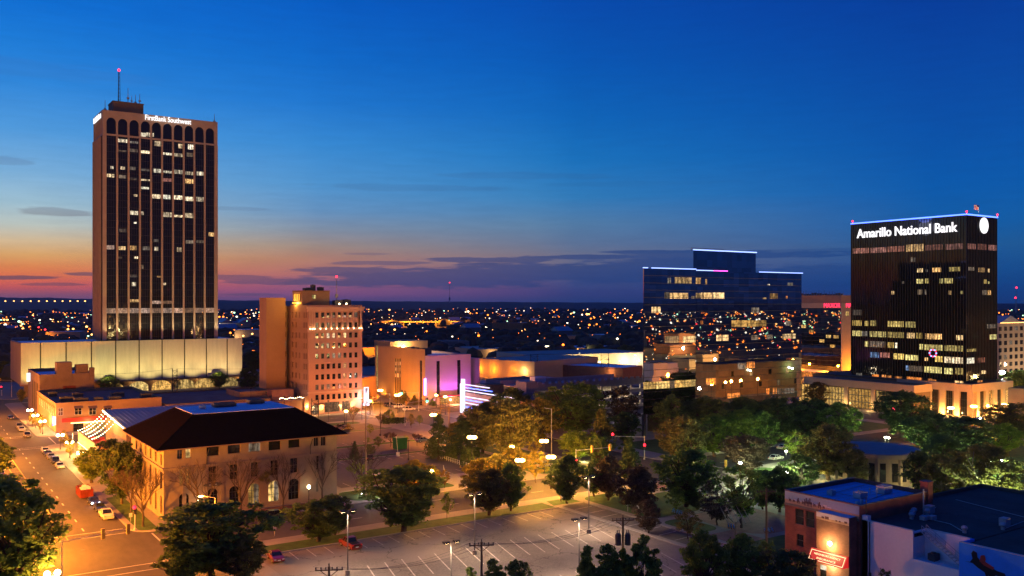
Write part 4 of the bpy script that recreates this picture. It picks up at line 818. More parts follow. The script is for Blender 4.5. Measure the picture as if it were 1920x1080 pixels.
for j in range(3):
    for k in range(9): m.box(gx0+3+k*7.4, gx0+5+k*7.4, gy0+5, gy0+5.4, 3.05+j*3.6, 3.2+j*3.6)
m.build('deck_lamps', 'led_strip', gg)
for j in range(3):
    for k in range(4): light(gg, (gx0+8+k*16, gy0+7, 2.9+j*3.6), 900, (1, .80, .42), .6)
b = MB(); b.box(gx0+3, gx0+9, gy0+6, gy0+10, gz-2.4, gz+1.6); b.build('stair_head', 'white_wall', gg)
# ------------------------------------------------------------ mirror-glass office (centre right)
g0, g1, g2, gt0, gt1, gtb, gz2 = 225.0, 251.7, 325.1, 245.0, 253.0, 290.0, 62.3
mg = thing('mirror_office', 'wide dark mirror-glass office reflecting town lights, blue neon along its roof', 'office building', (g0, gt0, .14))
b = MB(); sb = (g0+42, gtb); b.prism([(g0+1.2, gt0+.4), (g1-.2, gt0+.4), (g1-.2, gt1+.4), (g2-.2, gt1+.4), (g2-.2, gtb), (sb[0]+.8, gtb)], 8.6, gz2-.6); b.prism([(g0+12, gt0+11), (g2-8, gt0+14), (g2-8, gtb-1), (g0+46, gtb-1)], .14, 8.59); b.build('core', 'slot', mg)
bx('left_facade', 'dark_mirror', mg, g0, g1, gt0, gt0+.3, 8.5, gz2); bx('main_facade', 'dark_mirror', mg, g1+.01, g2, gt1, gt1+.3, 8.5, gz2)
b = MB(); b.prism([(g0+.01, gt0+.31), (g0+.6, gt0+.31), (sb[0]+.5, gtb), sb], 8.5, gz2); b.build('side_facade', 'dark_mirror', mg); bx('return_wall', 'dark_mirror', mg, g1-.15, g1, gt0+.31, gt1-.01, 8.5, gz2)
for x in (g0+2, g0+14, g1-2, g1+14, g1+30, g1+46, g1+62, g2-2): bx('base_column', 'ac_dark', mg, x-.6, x+.6, gt0+9.5 if x > g1 else gt0+1.5, gt0+10.6 if x > g1 else gt0+2.6, .14, 8.4)
fl0 = 8.5; pit = 5.38; m = MB()
for k in range(11):
    for dz in (0, 2.75):
        z = fl0+k*pit+dz
        if z > gz2-1: continue
        m.box(g0-.03, g1+.03, gt0-.05, gt0-.002, z, z+.16); m.box(g1+.04, g2+.03, gt1-.05, gt1-.002, z, z+.16)
m.build('floor_bands', 'steel_dark', mg)
GL = [(390,480,190,72,'y'),(628,485,55,68,'y'),(310,485,38,66,'d'),(735,500,18,62,'y'),(1660,540,60,32,'d'),(1435,555,25,14,'w'),(335,655,205,65,'y'),(275,645,58,75,'d'),(628,655,58,62,'y'),(690,652,120,68,'y'),(818,652,130,68,'y'),(1460,660,90,62,'y'),(580,690,40,30,'d'),(1640,690,20,30,'o'),(1380,706,40,18,'y'),
      (130,812,100,68,'y'),(1255,820,85,60,'d'),(1030,964,140,74,'g'),(1170,964,75,72,'g'),(1246,964,60,70,'g'),(1308,962,112,70,'g'),(680,968,28,40,'o'),(1640,968,60,56,'d'),
      (282,1140,155,78,'d'),(482,1140,144,72,'y'),(860,1128,135,66,'y'),(1250,1130,80,54,'d'),(1420,1125,70,50,'d'),(1600,1115,150,56,'y'),
      (36,1658,86,80,'g'),(122,1655,58,78,'g'),(182,1650,150,80,'g'),(334,1645,56,85,'d'),(390,1638,90,80,'g'),(482,1635,90,78,'g'),(574,1630,50,76,'g'),(742,1610,112,80,'o'),(985,1782,140,54,'o'),(1420,1732,36,62,'o'),(1495,1722,44,68,'o'),(1540,1730,76,62,'d'),(1625,1725,110,60,'d'),(1100,1440,90,70,'d'),(1200,1430,90,70,'o')]
km = {'y': 'lit_warm', 'd': 'lit_dim', 'w': 'lit_white', 'o': 'lit_orange', 'g': 'lit_gold'}
for x, y, w_, h_, q in GL:
    c = gt0 if x+w_ < 630 else gt1; r = fpx(c, 1200+x/6, 440+y/6, 1200+(x+w_)/6, 440+(y+h_)/6); panel('lit_window', km[q], mg, 'F', c-.005, *r, .03)
for x0, x1, mt in ((1205, 1213.5, 'neon_blue_pale'), (1221, 1304, 'neon_blue_pale'), (1305, 1336, 'neon_blue_pale'), (1336, 1363, 'neon_pink'), (1423, 1504, 'neon_blue_pale')):
    c = gt0 if x1 <= 1304.5 else gt1; bx('roof_neon', mt, mg, s_at(x0, c), s_at(x1, c), c-.5, c-.06, gz2+.1, gz2+.42)
p0, p1 = 267.9, 305.9
b = MB(); b.prism([(p0, 262), (p1, 262), (p1+20, 286), (p0+26, 286)], gz2-.5, 71.2); b.build('penthouse', 'dark_mirror', mg); bx('penthouse_neon', 'neon_blue_pale', mg, p0-.2, p1+.2, 261.5, 261.9, 71.2, 71.6)
b = MB()
for k in range(5): b.path([(p0+5+k*4, 268, 71.2), (p0+5+k*4, 268, 72.6), (p0+8.6+k*4, 268, 72.6)], .12, 5)
b.build('roof_rail', 'steel_grey', mg)
# ------------------------------------------------------------ black bank tower (right)
a0, a1, b0, b1, az_ = 387.5, 413.1, 214.0, 272.0, 88.3
an = thing('bank_tower', 'black glass bank tower with big white roof lettering, oval emblem and blue neon edge', 'tower', (a0, b0, .14))
b = MB(); b.box(a0+.3, a1, b0+.3, b1, 12, az_-1); b.build('core', 'slot', an)
bx('left_facade', 'black_glass', an, a0, a0+.25, b0, b1, 14.8, az_); bx('right_facade', 'black_glass', an, a0+.26, a1, b0, b0+.25, 14.8, az_)
m = MB(); n = 44
for k in range(n+1): y = b0+(b1-b0)*k/n; m.box(a0-.22, a0-.003, y-.09, y+.09, 14.8, az_-.2)
n = 20
for k in range(1, n+1): x = a0+(a1-a0)*k/n; m.box(x-.09, x+.09, b0-.22, b0-.003, 14.8, az_-.2)
pm('fin_black', (.014, .013, .016), .6, .2, 1); m.build('vertical_fins', 'fin_black', an)
lam = MB()
def anb(x0, y0, x1, y1, mt):
    r = lpx(a0, x0, y0, x1, y1) if x1 <= 1812.5 else fpx(b0, x0, y0, x1, y1)
    panel('lit_window', mt, an, 'L' if x1 <= 1812.5 else 'F', (a0 if x1 <= 1812.5 else b0)-.006, *r, .04)
A5 = [(115,452,180,58,'r'),(308,445,182,58,'r'),(508,430,184,62,'r'),(715,408,195,80,'o'),(930,412,196,62,'r'),(1156,402,204,64,'r'),(1405,402,98,62,'r'),(1520,404,94,68,'r'),(1636,416,90,62,'r'),(762,552,24,54,'d'),(798,556,18,50,'d'),(838,680,64,44,'o'),(935,688,24,32,'d'),(1008,672,98,48,'o'),(1192,664,130,48,'y'),(1415,664,66,40,'d'),(1526,672,76,50,'o'),(1632,682,20,42,'o'),
      (832,798,74,52,'y'),(928,794,40,54,'y'),(1088,794,42,54,'y'),(1148,790,90,58,'y'),(1584,804,34,46,'y'),(1632,826,24,26,'y'),(548,934,32,38,'o'),(845,918,50,56,'d'),(926,918,18,56,'d'),(1190,930,32,46,'o'),(1326,932,32,36,'y'),(1568,924,50,54,'d'),(1626,926,42,52,'o'),(670,826,22,26,'d')]
ka = {'r': 'lit_rose', 'o': 'lit_warm', 'd': 'lit_dim', 'y': 'lit_yellow', 'b': 'lit_blue', 'w': 'lit_white', 'n': 'lit_orange'}
for x, y, w_, h_, q in A5: anb(1580+x/6, 390+y/6, 1580+(x+w_)/6, 390+(y+h_)/6, ka[q])
A6 = [(102,112,92,56,'d'),(98,220,94,54,'y'),(224,226,36,50,'y'),(275,222,64,54,'y'),(452,228,165,58,'y'),(637,232,100,60,'y'),(100,324,92,54,'y'),(194,330,62,50,'d'),(272,332,166,56,'y'),(450,338,170,58,'y'),(652,346,78,56,'o'),(744,346,62,58,'y'),(834,354,100,56,'o'),(930,356,74,56,'o'),(1150,370,68,50,'o'),(1488,362,66,50,'y'),(224,430,34,56,'y'),(272,432,164,60,'d'),(452,442,66,56,'y'),(526,446,26,54,'w'),
      (778,460,36,56,'y'),(830,466,182,58,'y'),(1032,474,190,58,'y'),(1258,508,96,28,'y'),(275,542,92,54,'b'),(375,546,104,50,'r'),(517,556,104,58,'y'),(637,570,128,54,'y'),(832,596,32,34,'o'),(934,582,76,58,'y'),(1030,592,190,62,'w'),(1258,598,76,58,'w'),(1364,596,80,50,'r'),(640,676,28,50,'b'),(672,680,136,56,'d'),(828,690,174,62,'y'),(1030,702,84,62,'y'),(1142,702,78,66,'y'),(1462,258,92,42,'d'),(1405,726,44,36,'o'),
      (140,752,54,42,'d'),(300,766,66,72,'n'),(396,770,44,76,'n'),(444,776,50,70,'n'),(530,786,72,72,'n'),(650,794,154,78,'n'),(864,808,44,76,'n'),(912,820,36,70,'n'),(1136,832,84,54,'o'),(1364,826,52,60,'n')]
for x, y, w_, h_, q in A6: anb(1580+x/5.4, 560+y/5.4, 1580+(x+w_)/5.4, 560+(y+h_)/5.4, ka[q])
t0, t1 = t_at(1608, a0), t_at(1796, a0)
letters('roof_sign', 'Amarillo National Bank', 'sign_white', an, 6.2, (a0-.5, t0, z_at(a0, t0, 446.5)), 'L', width=t0-t1, depth_=.25, bold=.05)
m = MB(); c = s_at(1843.5, b0); zc = z_at(c, b0, 423); m.prism([(c+3.4*math.cos(k*math.pi/14), 0+3.4*1.05*math.sin(k*math.pi/14)) for k in range(28)], 0, .4); m.v = [(p[0], b0-.6+p[2], zc+p[1]) for p in m.v]; m.build('oval_emblem', 'sign_white', an)
bx('neon_edge', 'neon_blue', an, a0-.55, a0-.1, b0-.5, b1, az_, az_+.55); bx('neon_edge', 'neon_blue', an, a0-.09, a1+.2, b0-.55, b0-.1, az_, az_+.55)
light(an, (a0-5, 236, az_-4), 300, (.9, .92, 1), 4); light(an, (a0-3, 236, az_+2), 1500, (.1, .2, 1), 5)
for x, y in ((a0-.3, b0-.3), (a0-.3, b1-1), (a1, b0-.3)):
    m = MB(); m.tube((x, y, az_+.5), (x, y, az_+1.2), .1); m.ball((x, y, az_+1.5), .42, nu=8, nv=5); m.build('corner_beacon', 'beacon', an)
r = lpx(a0, 1743, 655, 1757, 669); m = MB(); yc, zc2 = (r[0]+r[1])/2, (r[2]+r[3])/2
for k in range(12): t = k*math.pi/6; m.box(a0-.5, a0-.24, yc+1.6*math.cos(t)-.3, yc+1.6*math.cos(t)+.3, zc2+1.6*math.sin(t)-.3, zc2+1.6*math.sin(t)+.3, k % 2)
m.build('neon_ring', ['neon_blue_pale', 'neon_red'], an)
b = MB(); b.box(a0+2, a1-2, b0+2, b1-2, az_-1, az_-.6); b.build('roof', 'dark_roof', an)
# podium
pm('bank_stone', (.52, .40, .28), .8, .08, .3)
bp = thing('bank_podium', 'cream columned podium with tall lit windows at the foot of the black tower', 'building', (380, 209, .14))
c0, c1, d0, d1, bz_ = 381.0, 415.5, 208.5, 243.0, 14.3
b = MB(); b.box(c0+.6, c1, d0+.6, 290, .14, bz_-.6); b.box(367.6, 386, 226.6, 284, .14, bz_-1.6); b.build('body', 'stucco_dark', bp)
bx('roof', 'dark_roof', bp, c0+.4, c1-.2, d0+.4, 289, bz_-.59, bz_-.3); bx('rear_roof', 'dark_roof', bp, 367.4, c0+.39, 226.4, 283, bz_-1.59, bz_-1.3)
b = MB(); b.box(c0-.5, c1+.3, d0-.5, d0+.59, 11.0, bz_); b.box(c0-.5, c0+.59, d0+.6, d1, 11.0, bz_); b.box(366.6, c0-.01, 225.8, 226.59, 10.0, bz_-1); b.box(366.6, 367.59, 226.6, 284, 10.0, bz_-1); b.box(c0-1.1, c0+1.0, d0-1.1, d0+1.0, .14, bz_+.1); b.build('entablature', 'bank_stone', bp)
for k in range(5): x = c0+5.5+k*7.2; bx('column', 'bank_stone', bp, x-1.3, x+1.3, d0-.4, d0+.55, .14, 10.99)
for k in range(5): y = d0+6+k*6.6; bx('column', 'bank_stone', bp, c0-.4, c0+.55, y-1.3, y+1.3, .14, 10.99)
for k in range(4): y = 232+k*14.2; bx('column', 'bank_stone', bp, 366.8, 367.6, y-1, y+1, .14, 9.99)
for k in range(5): x = c0+1.6+k*7.2; panel('tall_window', 'window_glass' if k % 2 else 'lit_gold', bp, 'F', d0+.58, x, x+2.5, .5, 10.9, .06, (3, 3), 'ac_dark')
for k in range(5): y = d0+1.9+k*6.6; panel('tall_window', 'window_glass' if k < 3 else 'lit_hall', bp, 'L', c0+.58, y, y+2.7, .5, 10.9, .06, (3, 3), 'ac_dark')
for k in range(4): y = 233.1+k*14.2; panel('tall_window', 'lit_hall', bp, 'L', 367.58, y, y+11.9, .6, 9.6, .06, (7, 3), 'ac_dark', barw=.3)
bx('red_sign_band', 'neon_red', bp, 365.2, 366.2, 228, 236, 1.0, 3.2)
for x, y in ((c0+5.5, d0-2.4), (c0+12.7, d0-2.4), (c0+19.9, d0-2.4), (c0+27.1, d0-2.4), (c0+34, d0-2.4), (c0-2.6, d0+6), (c0-2.6, d0+12.6), (c0-2.6, d0+19)): light(bp, (x, y, 1.2), 620, (1, .56, .14), .4)
for k in range(4): light(bp, (364.5, 233+k*14, 2.0), 200, (1, .6, .2), .5)
fg = thing('flag', 'flag on its pole on the black tower roof', 'flag', (398, 222, az_-.6)); s_f = s_at(1835, 222)
b = MB(); b.tube((s_f, 222, az_-.6), (s_f, 222, az_+6.6), .09); b.build('flagpole', 'steel_grey', fg)
for k in range(7):
    b = MB(); z = az_+4.2+k*.33
    for q in range(8): x0, x1 = s_f-.1-q*.45, s_f-.1-(q+1)*.45; b.poly([(x0, 222+.22*math.sin(q*.9), z), (x1, 222+.22*math.sin((q+1)*.9), z), (x1, 222+.22*math.sin((q+1)*.9), z+.32), (x0, 222+.22*math.sin(q*.9), z+.32)])
    b.build('stripe', 'red_band' if k % 2 == 0 else 'white_trim', fg)
b = MB(); pm('navy', (.02, .03, .12)); b.box(s_f-1.6, s_f-.1, 221.6, 221.7, az_+5.5, az_+6.5); b.build('canton', 'navy', fg)
light(fg, (s_f-1, 219, az_+3), 130, (1, .8, .7), .3)
# ------------------------------------------------------------ framed glass building with red letters
mx0, my0, my1 = 487.4, 349.0, 402.0
mx = thing('framed_office', 'tan framed office with reflective gold glass and red letters, between the two glass towers', 'office building', (mx0, my0, .14))
b = MB(); b.box(mx0+.8, mx0+48, my0+.5, my1+6, .14, 48.6); b.build('core', 'slot', mx)
bx('beam', 'beige', mx, mx0, mx0+.8, my0, my1, 46, 49.2); bx('attic', 'stucco', mx, mx0+.4, mx0+48, my0+.45, my1+5, 49.21, 54.2)
b = MB(); b.box(mx0+.01, mx0+48, my0-.2, my0+.49, 4, 49.2); b.build('end_wall', 'beige', mx)
bx('mirror_facade', 'maxor_glass', mx, mx0+.3, mx0+.79, my0+.5, my1, 9, 45.95)
m = MB()
for k in range(15): m.box(mx0+.22, mx0+.297, my0+.5, my1, 10+k*2.5, 10.15+k*2.5)
m.build('floor_bands', 'steel_dark', mx)
for y, z in ((351.5, 27), (357, 27), (362, 24), (354, 21), (370, 30), (376, 33)): panel('lit_window', 'lit_gold', mx, 'L', mx0+.29, y, y+3.6, z, z+1.9, .04)
bx('canopy', 'white_trim', mx, mx0-5, mx0-.05, my0-4, my1, 5.2, 6.2); bx('lobby_glow', 'lit_orange', mx, mx0+.4, mx0+.7, my0+2, my1-2, .4, 5.1)
tl = t_at(1545.5, mx0); tr = t_at(1576, mx0); letters('red_letters', 'MAXOR', 'neon_red', mx, 4.0, (mx0-.3, tl, z_at(mx0, tl, 576.5)), 'L', width=tl-tr, depth_=.2, bold=.0)
sl_ = s_at(1586, my0-.2); letters('red_letters', 'MAXOR', 'neon_red', mx, 4.0, (sl_, my0-.5, z_at(sl_, my0, 576.5)), 'F', width=14, depth_=.2, bold=.0)
panel('corner_window', 'lit_gold', mx, 'F', my0-.2, sl_-.3, sl_+3, 41, 44, .05, (2, 2), 'steel_dark')
m = MB()
for k in range(26): y = my0+1+k*2; m.box(mx0+2, mx0+2.8, y, y+1.0, 54.2, 54.9+1.1*R.random()); m.tube((mx0+2, y+1.3, 54.2), (mx0+2, y+1.3, 55.5+2.4*R.random()), .1, .1, 5)
m.build('roof_gear', 'ac_dark', mx)
light(mx, (mx0-7, my0+8, 9), 3200, NA, .6); light(mx, (mx0-7, my0+30, 9), 4200, NA, .6); light(mx, (mx0+8, my0-9, 7), 6500, NA, .6); light(mx, (mx0-3, my0+14, 4.4), 900, WARM, .5)
# ------------------------------------------------------------ hotel at the right edge
ht = simple_box('hotel_building', 'tan hotel with rows of windows and a lit cornice at the far right', 'hotel', 'beige', 552, 640, 284, 320, 37.0, 'membrane', .8)
lw = 0
for j in range(7):
    for k in range(9):
        s = s_at(1875, 284)+k*6.4
        if s+1.6 > 638: continue
        panel('window', 'lit_dim' if (k*5+j*3) % 11 == 0 else 'window_glass', ht, 'F', 284, s-1.6, s+1.6, 6.2+j*4.35, 8.7+j*4.35, .06, (2, 1), 'steel_dark')
for k in range(56):
    m = MB(); m.ball((552.4+k*1.5, 283.6, 37.2), .28, nu=5, nv=3); m.build('cornice_bulb', 'far_gold', ht)
b = MB(); b.prism([(556, 0), (582, 0), (569, 4.5)], 0, 20); b.v = [(p[0], 286+p[2], 37+p[1]) for p in b.v]; b.build('gable_roof', 'metal_roof', ht)
light(ht, (570, 268, 9), 2200, (1, .62, .3), 1); light(ht, (600, 262, 9), 2200, (1, .62, .3), 1)
# ------------------------------------------------------------ warehouses beyond the hall
def quadb(name, label, mat, xl, yl, xr, yr, ytl, dep, roof='roof_tan', lights=(), cat='warehouse', group=None):
    """long low building whose street wall runs between two surveyed ground points"""
    (s0, t0), (s1, t1) = G(xl, yl), G(xr, yr); h = z_at(s0, t0, ytl)
    o = thing(name, label, cat, (s0, t0, 0), 0, group); d = Vector((s1-s0, t1-t0)); d.normalize(); nx, ny = -d.y*dep, d.x*dep
    pts = [(s0, t0), (s1, t1), (s1+nx, t1+ny), (s0+nx, t0+ny)]
    b = MB(); b.prism(pts, 0, h, top=False); b.build('walls', mat, o); q = MB(); q.poly([(x+d.x*(.3 if i in (0, 3) else -.3), y+d.y*(.3 if i in (0, 3) else -.3), h-.4) for i, (x, y) in enumerate(pts)]); q.build('roof', roof, o)
    for x, y, e, c in lights: gs, gt = G(x, y); light(o, (gs+d.y*6, gt-d.x*6, 5.5), e*.2, c, .6)
    o['_h'] = h; return o
quadb('warehouse', 'orange lit warehouse wall right behind the violet hall', 'warehouse', 893, 706, 1002, 714, 672, 70, 'roof_tan', ((905, 706, 5200, NA), (930, 708, 5200, NA), (965, 711, 5200, NA), (990, 712, 4000, WARM)))
quadb('warehouse', 'wide cream warehouse with a bright white-lit wall left of the mirror office', 'warehouse_white', 1003, 698, 1215, 689, 667, 60, 'roof_tan', ((1020, 697, 6000, WHITE), (1075, 695, 9000, YEL), (1110, 694, 9000, YEL), (1140, 693, 9000, YEL), (1170, 691, 9000, WHITE), (1195, 690, 8000, WHITE)))
quadb('brick_shed', 'long brown brick shed with a sloping blue roof in front of the lit warehouses', 'brick_dull', 1033, 707, 1168, 715, 683, 26, 'membrane', ((1150, 713, 1400, WARM),))
wb = quadb('flat_office', 'small pale office with a glowing white roof line among the warehouses', 'warehouse_white', 987, 664, 1054, 662, 651, 50, 'roof_tan', ((990, 664, 3000, WHITE), (1026, 663, 3000, WHITE)), 'building')
(s0, t0), (s1, t1) = G(987, 664), G(1054, 662); b = MB(); h = wb['_h']; b.tube((s0, t0-1, h+.3), (s1, t1-1, h+.3), .45, None, 6); b.build('roof_line_light', 'led_strip', wb)
m = MB()
for k in range(4): f_ = .12+k*.07; x, y = s0+(s1-s0)*f_, t0+(t1-t0)*f_-.15; m.box(x-1, x+1, y-.2, y+.1, 1.5, 4.5)
m.build('window', 'window_glass', wb)
quadb('warehouse', 'long low shed with a pale flat roof behind the lit warehouses', 'warehouse', 895, 672, 1010, 668, 655, 60, 'roof_tan', ((920, 671, 3000, WARM),))
quadb('warehouse', 'far brown warehouse row left of the mirror office top floors', 'brick_dull', 1080, 662, 1215, 662, 652, 50, 'membrane', ((1100, 662, 2500, YEL),))
quadb('brick_mid_rise', 'dark brick mid-rise standing alone in the unlit far district', 'brick_dull', 980, 630, 1002, 629, 606, 60, 'membrane_dark', cat='building')
quadb('side_building', 'orange lit low building glowing right of the pink office block', 'orange_stucco', 678, 667, 715, 665, 652, 30, 'membrane_dark', ((685, 667, 16000, NA), (705, 666, 16000, NA)), 'building')
quadb('side_building', 'low red-orange shop between the pink office block and the tan hall', 'orange_stucco', 678, 757, 706, 752, 708, 16, 'membrane', ((690, 757, 3500, NA),), 'building')
quadb('garage_roof_wall', 'grey parking deck with a white van, right of the neon theatre', 'garage', 965, 742, 1040, 735, 716, 24, 'asphalt_old', (), 'parking deck')
FB = [(0,612,60,604),(90,618,150,610),(20,655,50,635),(85,640,150,622),(120,612,165,597),(140,650,175,640),(408,605,430,597),(440,640,487,618),(415,620,470,606),(450,655,480,644),(684,612,712,606),(730,607,800,603),(860,611,885,606),(890,618,935,608),(945,597,975,592),(1020,588,1060,584),(1090,600,1130,594),(1150,612,1190,604),(1060,640,1095,630),(1130,640,1160,628),(690,640,740,628),(760,640,800,632),(830,655,880,640),(620,600,655,596),(560,592,600,588),(1880,600,1915,592),(30,596,70,592),(100,590,140,587)]
for k, (xl, yl, xr, yt) in enumerate(FB): quadb('far_building', 'low flat-roofed building in the dark far district under the horizon', 'far_wall' if k % 3 else 'warehouse', xl, yl, xr, yl-.6, yt, 40, 'membrane' if k % 2 else 'membrane_dark', ((xl+4, yl, 9000, (NA, WARM, WHITE)[k % 3]),) if k in (0, 3, 5, 7, 8, 19) else (), 'building', 'far low buildings')
hw = thing('elevated_road', 'far elevated road glowing orange above the dark district', 'bridge', (*G(715, 612), 0)); (s0, t0), (s1, t1) = G(715, 612), G(862, 612)
d = Vector((s1-s0, t1-t0)).normalized(); b = MB(); n_ = Vector((-d.y, d.x))*14
b.prism([(s0, t0), (s1, t1), (s1+n_.x, t1+n_.y), (s0+n_.x, t0+n_.y)], 8, 10.5)
for k in range(12): f_ = (k+.5)/12; b.box(s0+(s1-s0)*f_-1, s0+(s1-s0)*f_+1, t0+(t1-t0)*f_+3, t0+(t1-t0)*f_+6, 0, 7.99)
b.build('deck', 'concrete', hw)
for k in range(5): f_ = .1+k*.2; light(hw, (s0+(s1-s0)*f_-d.y*-8, t0+(t1-t0)*f_-d.x*14, 16), 26000, NA, 1)
# ------------------------------------------------------------ near brick building with mural, wing, stair
kx0, kx1, ky0, ky1, kz = 138.8, 160.3, 95.6, 111.8, 14.2
bb_ = thing('brick_building', 'red brick building with a painted cowboy frieze and blue roof at the lower right', 'building', (kx0, ky0, .14))
wz = [(11.2-2.9, 11.1), (4.0, 6.6), (.6, 2.6)]
hs = [(t_at(1499, kx0)-.95, t_at(1499, kx0)+.95, 8.3, 11.2), (t_at(1519, kx0)-.95, t_at(1519, kx0)+.95, 8.3, 11.2), (t_at(1500, kx0)-.8, t_at(1500, kx0)+.8, 4.2, 6.5), (t_at(1500, kx0)-.8, t_at(1500, kx0)+.8, .5, 2.6)]
b = MB(); wall(b, 'L', kx0, ky0, ky1, .14, kz, hs, .3); b.box(kx0+.31, kx1, ky1-.35, ky1, .14, kz); b.box(kx1-.35, kx1, ky0, ky1-.36, .14, kz); b.box(kx0+.01, kx1-.36, ky0, ky0+.35, .14, kz); b.build('walls', 'brick', bb_)
for r in hs: panel('window', 'window_glass', bb_, 'L', kx0+.29, r[0]+.02, r[1]-.02, r[2]+.02, r[3]-.02, .05, (1, 2), 'ac_dark')
bx('roof', 'roof_blue', bb_, kx0+.31, kx1-.36, ky0+.36, ky1-.36, kz-1.1, kz-.75)
b = MB(); b.box(kx0-.12, kx0+.4, ky0-.1, ky1+.1, kz, kz+.12); b.box(kx0+.41, kx1, ky0-.1, ky0+.4, kz, kz+.12); b.box(kx0+.41, kx1, ky1-.4, ky1+.1, kz, kz+.12); b.build('coping', 'limestone', bb_)
pm('mural_sky', (.36, .44, .52), .8, .1, .6); pm('mural_sand', (.52, .33, .20), .8, .2, .8); pm('mural_cloud', (.62, .55, .56), .8, .1, 1); pm('mural_dark', (.14, .07, .07), .8, .3, 2); pm('mural_black', (.012, .013, .02), .8, .2, 2)
bx('frieze_sky', 'mural_sky', bb_, kx0-.06, kx0-.004, ky0+.2, ky1-.02, 12.6, kz-.1); bx('frieze_sand', 'mural_sand', bb_, kx0-.062, kx0-.004, ky0+.2, ky1-.02, 11.9, 12.6); bx('frieze_ledge', 'limestone', bb_, kx0-.2, kx0-.004, ky0+.2, ky1, 11.5, 11.88)
m = MB()
for y, sz in ((110.6, .5), (109.7, .4), (108.7, .6), (107.6, .55), (106.9, .9), (106.1, .95), (105.1, .5), (104.0, .7), (103.1, .4)):
    z = 12.55; m.box(kx0-.075, kx0-.063, y-sz*.5, y+sz*.5, z, z+sz*.45); m.box(kx0-.075, kx0-.063, y+sz*.3, y+sz*.55, z+sz*.4, z+sz*.8)
    for q in (-.4, -.2, .2, .4): m.box(kx0-.0755, kx0-.0632, y+q*sz-.05, y+q*sz+.05, z-sz*.5, z)
    if sz > .55: m.box(kx0-.0765, kx0-.0635, y-.12, y+.14, z+sz*.4, z+sz*1.15)
m.build('painted_riders', 'mural_dark', bb_)
m = MB()
for k in range(9): y = 101.5+k*.95; m.box(kx0-.064, kx0-.0625, y, y+.85, 12.6, 12.8+.25*math.sin(k*1.9)**2)
m.build('painted_clouds', 'mural_cloud', bb_)
jy0, jy1, jx0 = t_at(1592, kx0-2.4), t_at(1531, kx0-2.4), kx0-2.4       # stair bay standing forward
b = MB(); b.box(jx0, kx0-.21, jy0, jy1, .14, 12.2); b.build('stair_bay', 'brick_brown', bb_)
bx('bay_frieze', 'mural_cloud', bb_, jx0-.06, jx0-.004, jy0, jy1, 10.9, 12.2); bx('bay_frieze_ground', 'mural_sand', bb_, jx0-.062, jx0-.061, jy0, jy1, 10.9, 11.35)
for k, (f_, sz) in enumerate(((.2, .6), (.32, .8), (.62, .4), (.72, .4), (.9, .6))):
    m = MB(); y = jy1-(jy1-jy0)*f_; m.box(jx0-.075, jx0-.063, y-sz*.6, y+sz*.4, 11.2, 11.2+sz*.6); m.build('painted_horse', 'mural_dark', bb_)
bx('bay_roof', 'roof_blue', bb_, jx0+.2, kx0-.22, jy0+.2, jy1-.2, 12.2, 12.25)
ym = (jy0+jy1)/2
def slope_sign():
    z0, z1 = 3.6, 5.5; b = MB(); xa, xb = jx0-1.5, jx0-.35; y0, y1 = jy0+.1, jy1+.9
    b.poly([(xa, y1, z0), (xa, y0, z0), (xb, y0, z1), (xb, y1, z1)]); b.poly([(xa, y0, z0), (jx0-.01, y0, z0), (jx0-.01, y0, z1), (xb, y0, z1)]); b.poly([(xa, y1, z0), (xb, y1, z1), (jx0-.01, y1, z1), (jx0-.01, y1, z0)]); b.poly([(xb, y1, z1), (xb, y0, z1), (jx0-.01, y0, z1), (jx0-.01, y1, z1)]); b.poly([(xa, y0, z0), (xa, y1, z0), (jx0-.01, y1, z0), (jx0-.01, y0, z0)])
    s = b.build('red_awning_sign', 'red_sign', bb_); d = Vector((xb-xa, 0, z1-z0)); ln = d.length; d.normalize(); nrm = Vector((-d.z, 0, d.x))
    P = lambda a, u: tuple(Vector((xa, y1-a, z0))+d*u+nrm*.03)
    W = y1-y0; m = MB()
    for (p, q, r_, t_) in ((.25, .2, W-.25, .28), (.25, ln-.28, W-.25, ln-.2), (.25, .2, .33, ln-.2), (W-.33, .2, W-.25, ln-.2)): m.poly([P(p, q), P(r_, q), P(r_, t_), P(p, t_)])
    m.build('sign_border', 'sign_cream', s)
    for tx, u, wd, x in (('NEIGHBORS AGENCY', ln*.56, W*.72, W*.14), ('INSURANCE', ln*.24, W*.52, W*.24)):
        o = letters('sign_text', tx, 'sign_cream', None, .5, (0, 0, 0), 'F', .01, width=wd)
        for v in o.data.vertices: v.co = Vector(P(x+v.co.x, u+v.co.z*1.0))+nrm*.01-Vector(WL[s.name])
        o.parent = s; WL[o.name] = WL[s.name]
slope_sign()
m = MB(); lp = (jx0-.35, (jy0+jy1)/2+.3, 7.1); m.ball(lp, .3, .42, .42); m.build('wall_lamp', 'globe_warm', bb_, True); light(bb_, (jx0-.8, lp[1], 7.0), 260, (1, .62, .26), .3); light(bb_, (jx0-1.8, lp[1]+.4, 6.3), 130, WARM, .3)
light(bb_, (jx0-1.2, ym, 3.2), 200, (1, .7, .35), .3)
panel('door', 'lit_white', bb_, 'L', jx0, jy1-2.1, jy1-.9, 2.0, 2.8, .05); panel('door_leaf', 'window_glass', bb_, 'L', jx0, jy1-2.1, jy1-.9, .2, 1.98, .05)
b = MB(); b.box(kx1-1.0, kx1+.6, ky0-.3, ky0+1.3, 8, kz+1.7); b.box(kx1-1.1, kx1+.7, ky0-.4, ky0+1.4, kz+1.7, kz+1.95); b.build('chimney', 'brick', bb_)
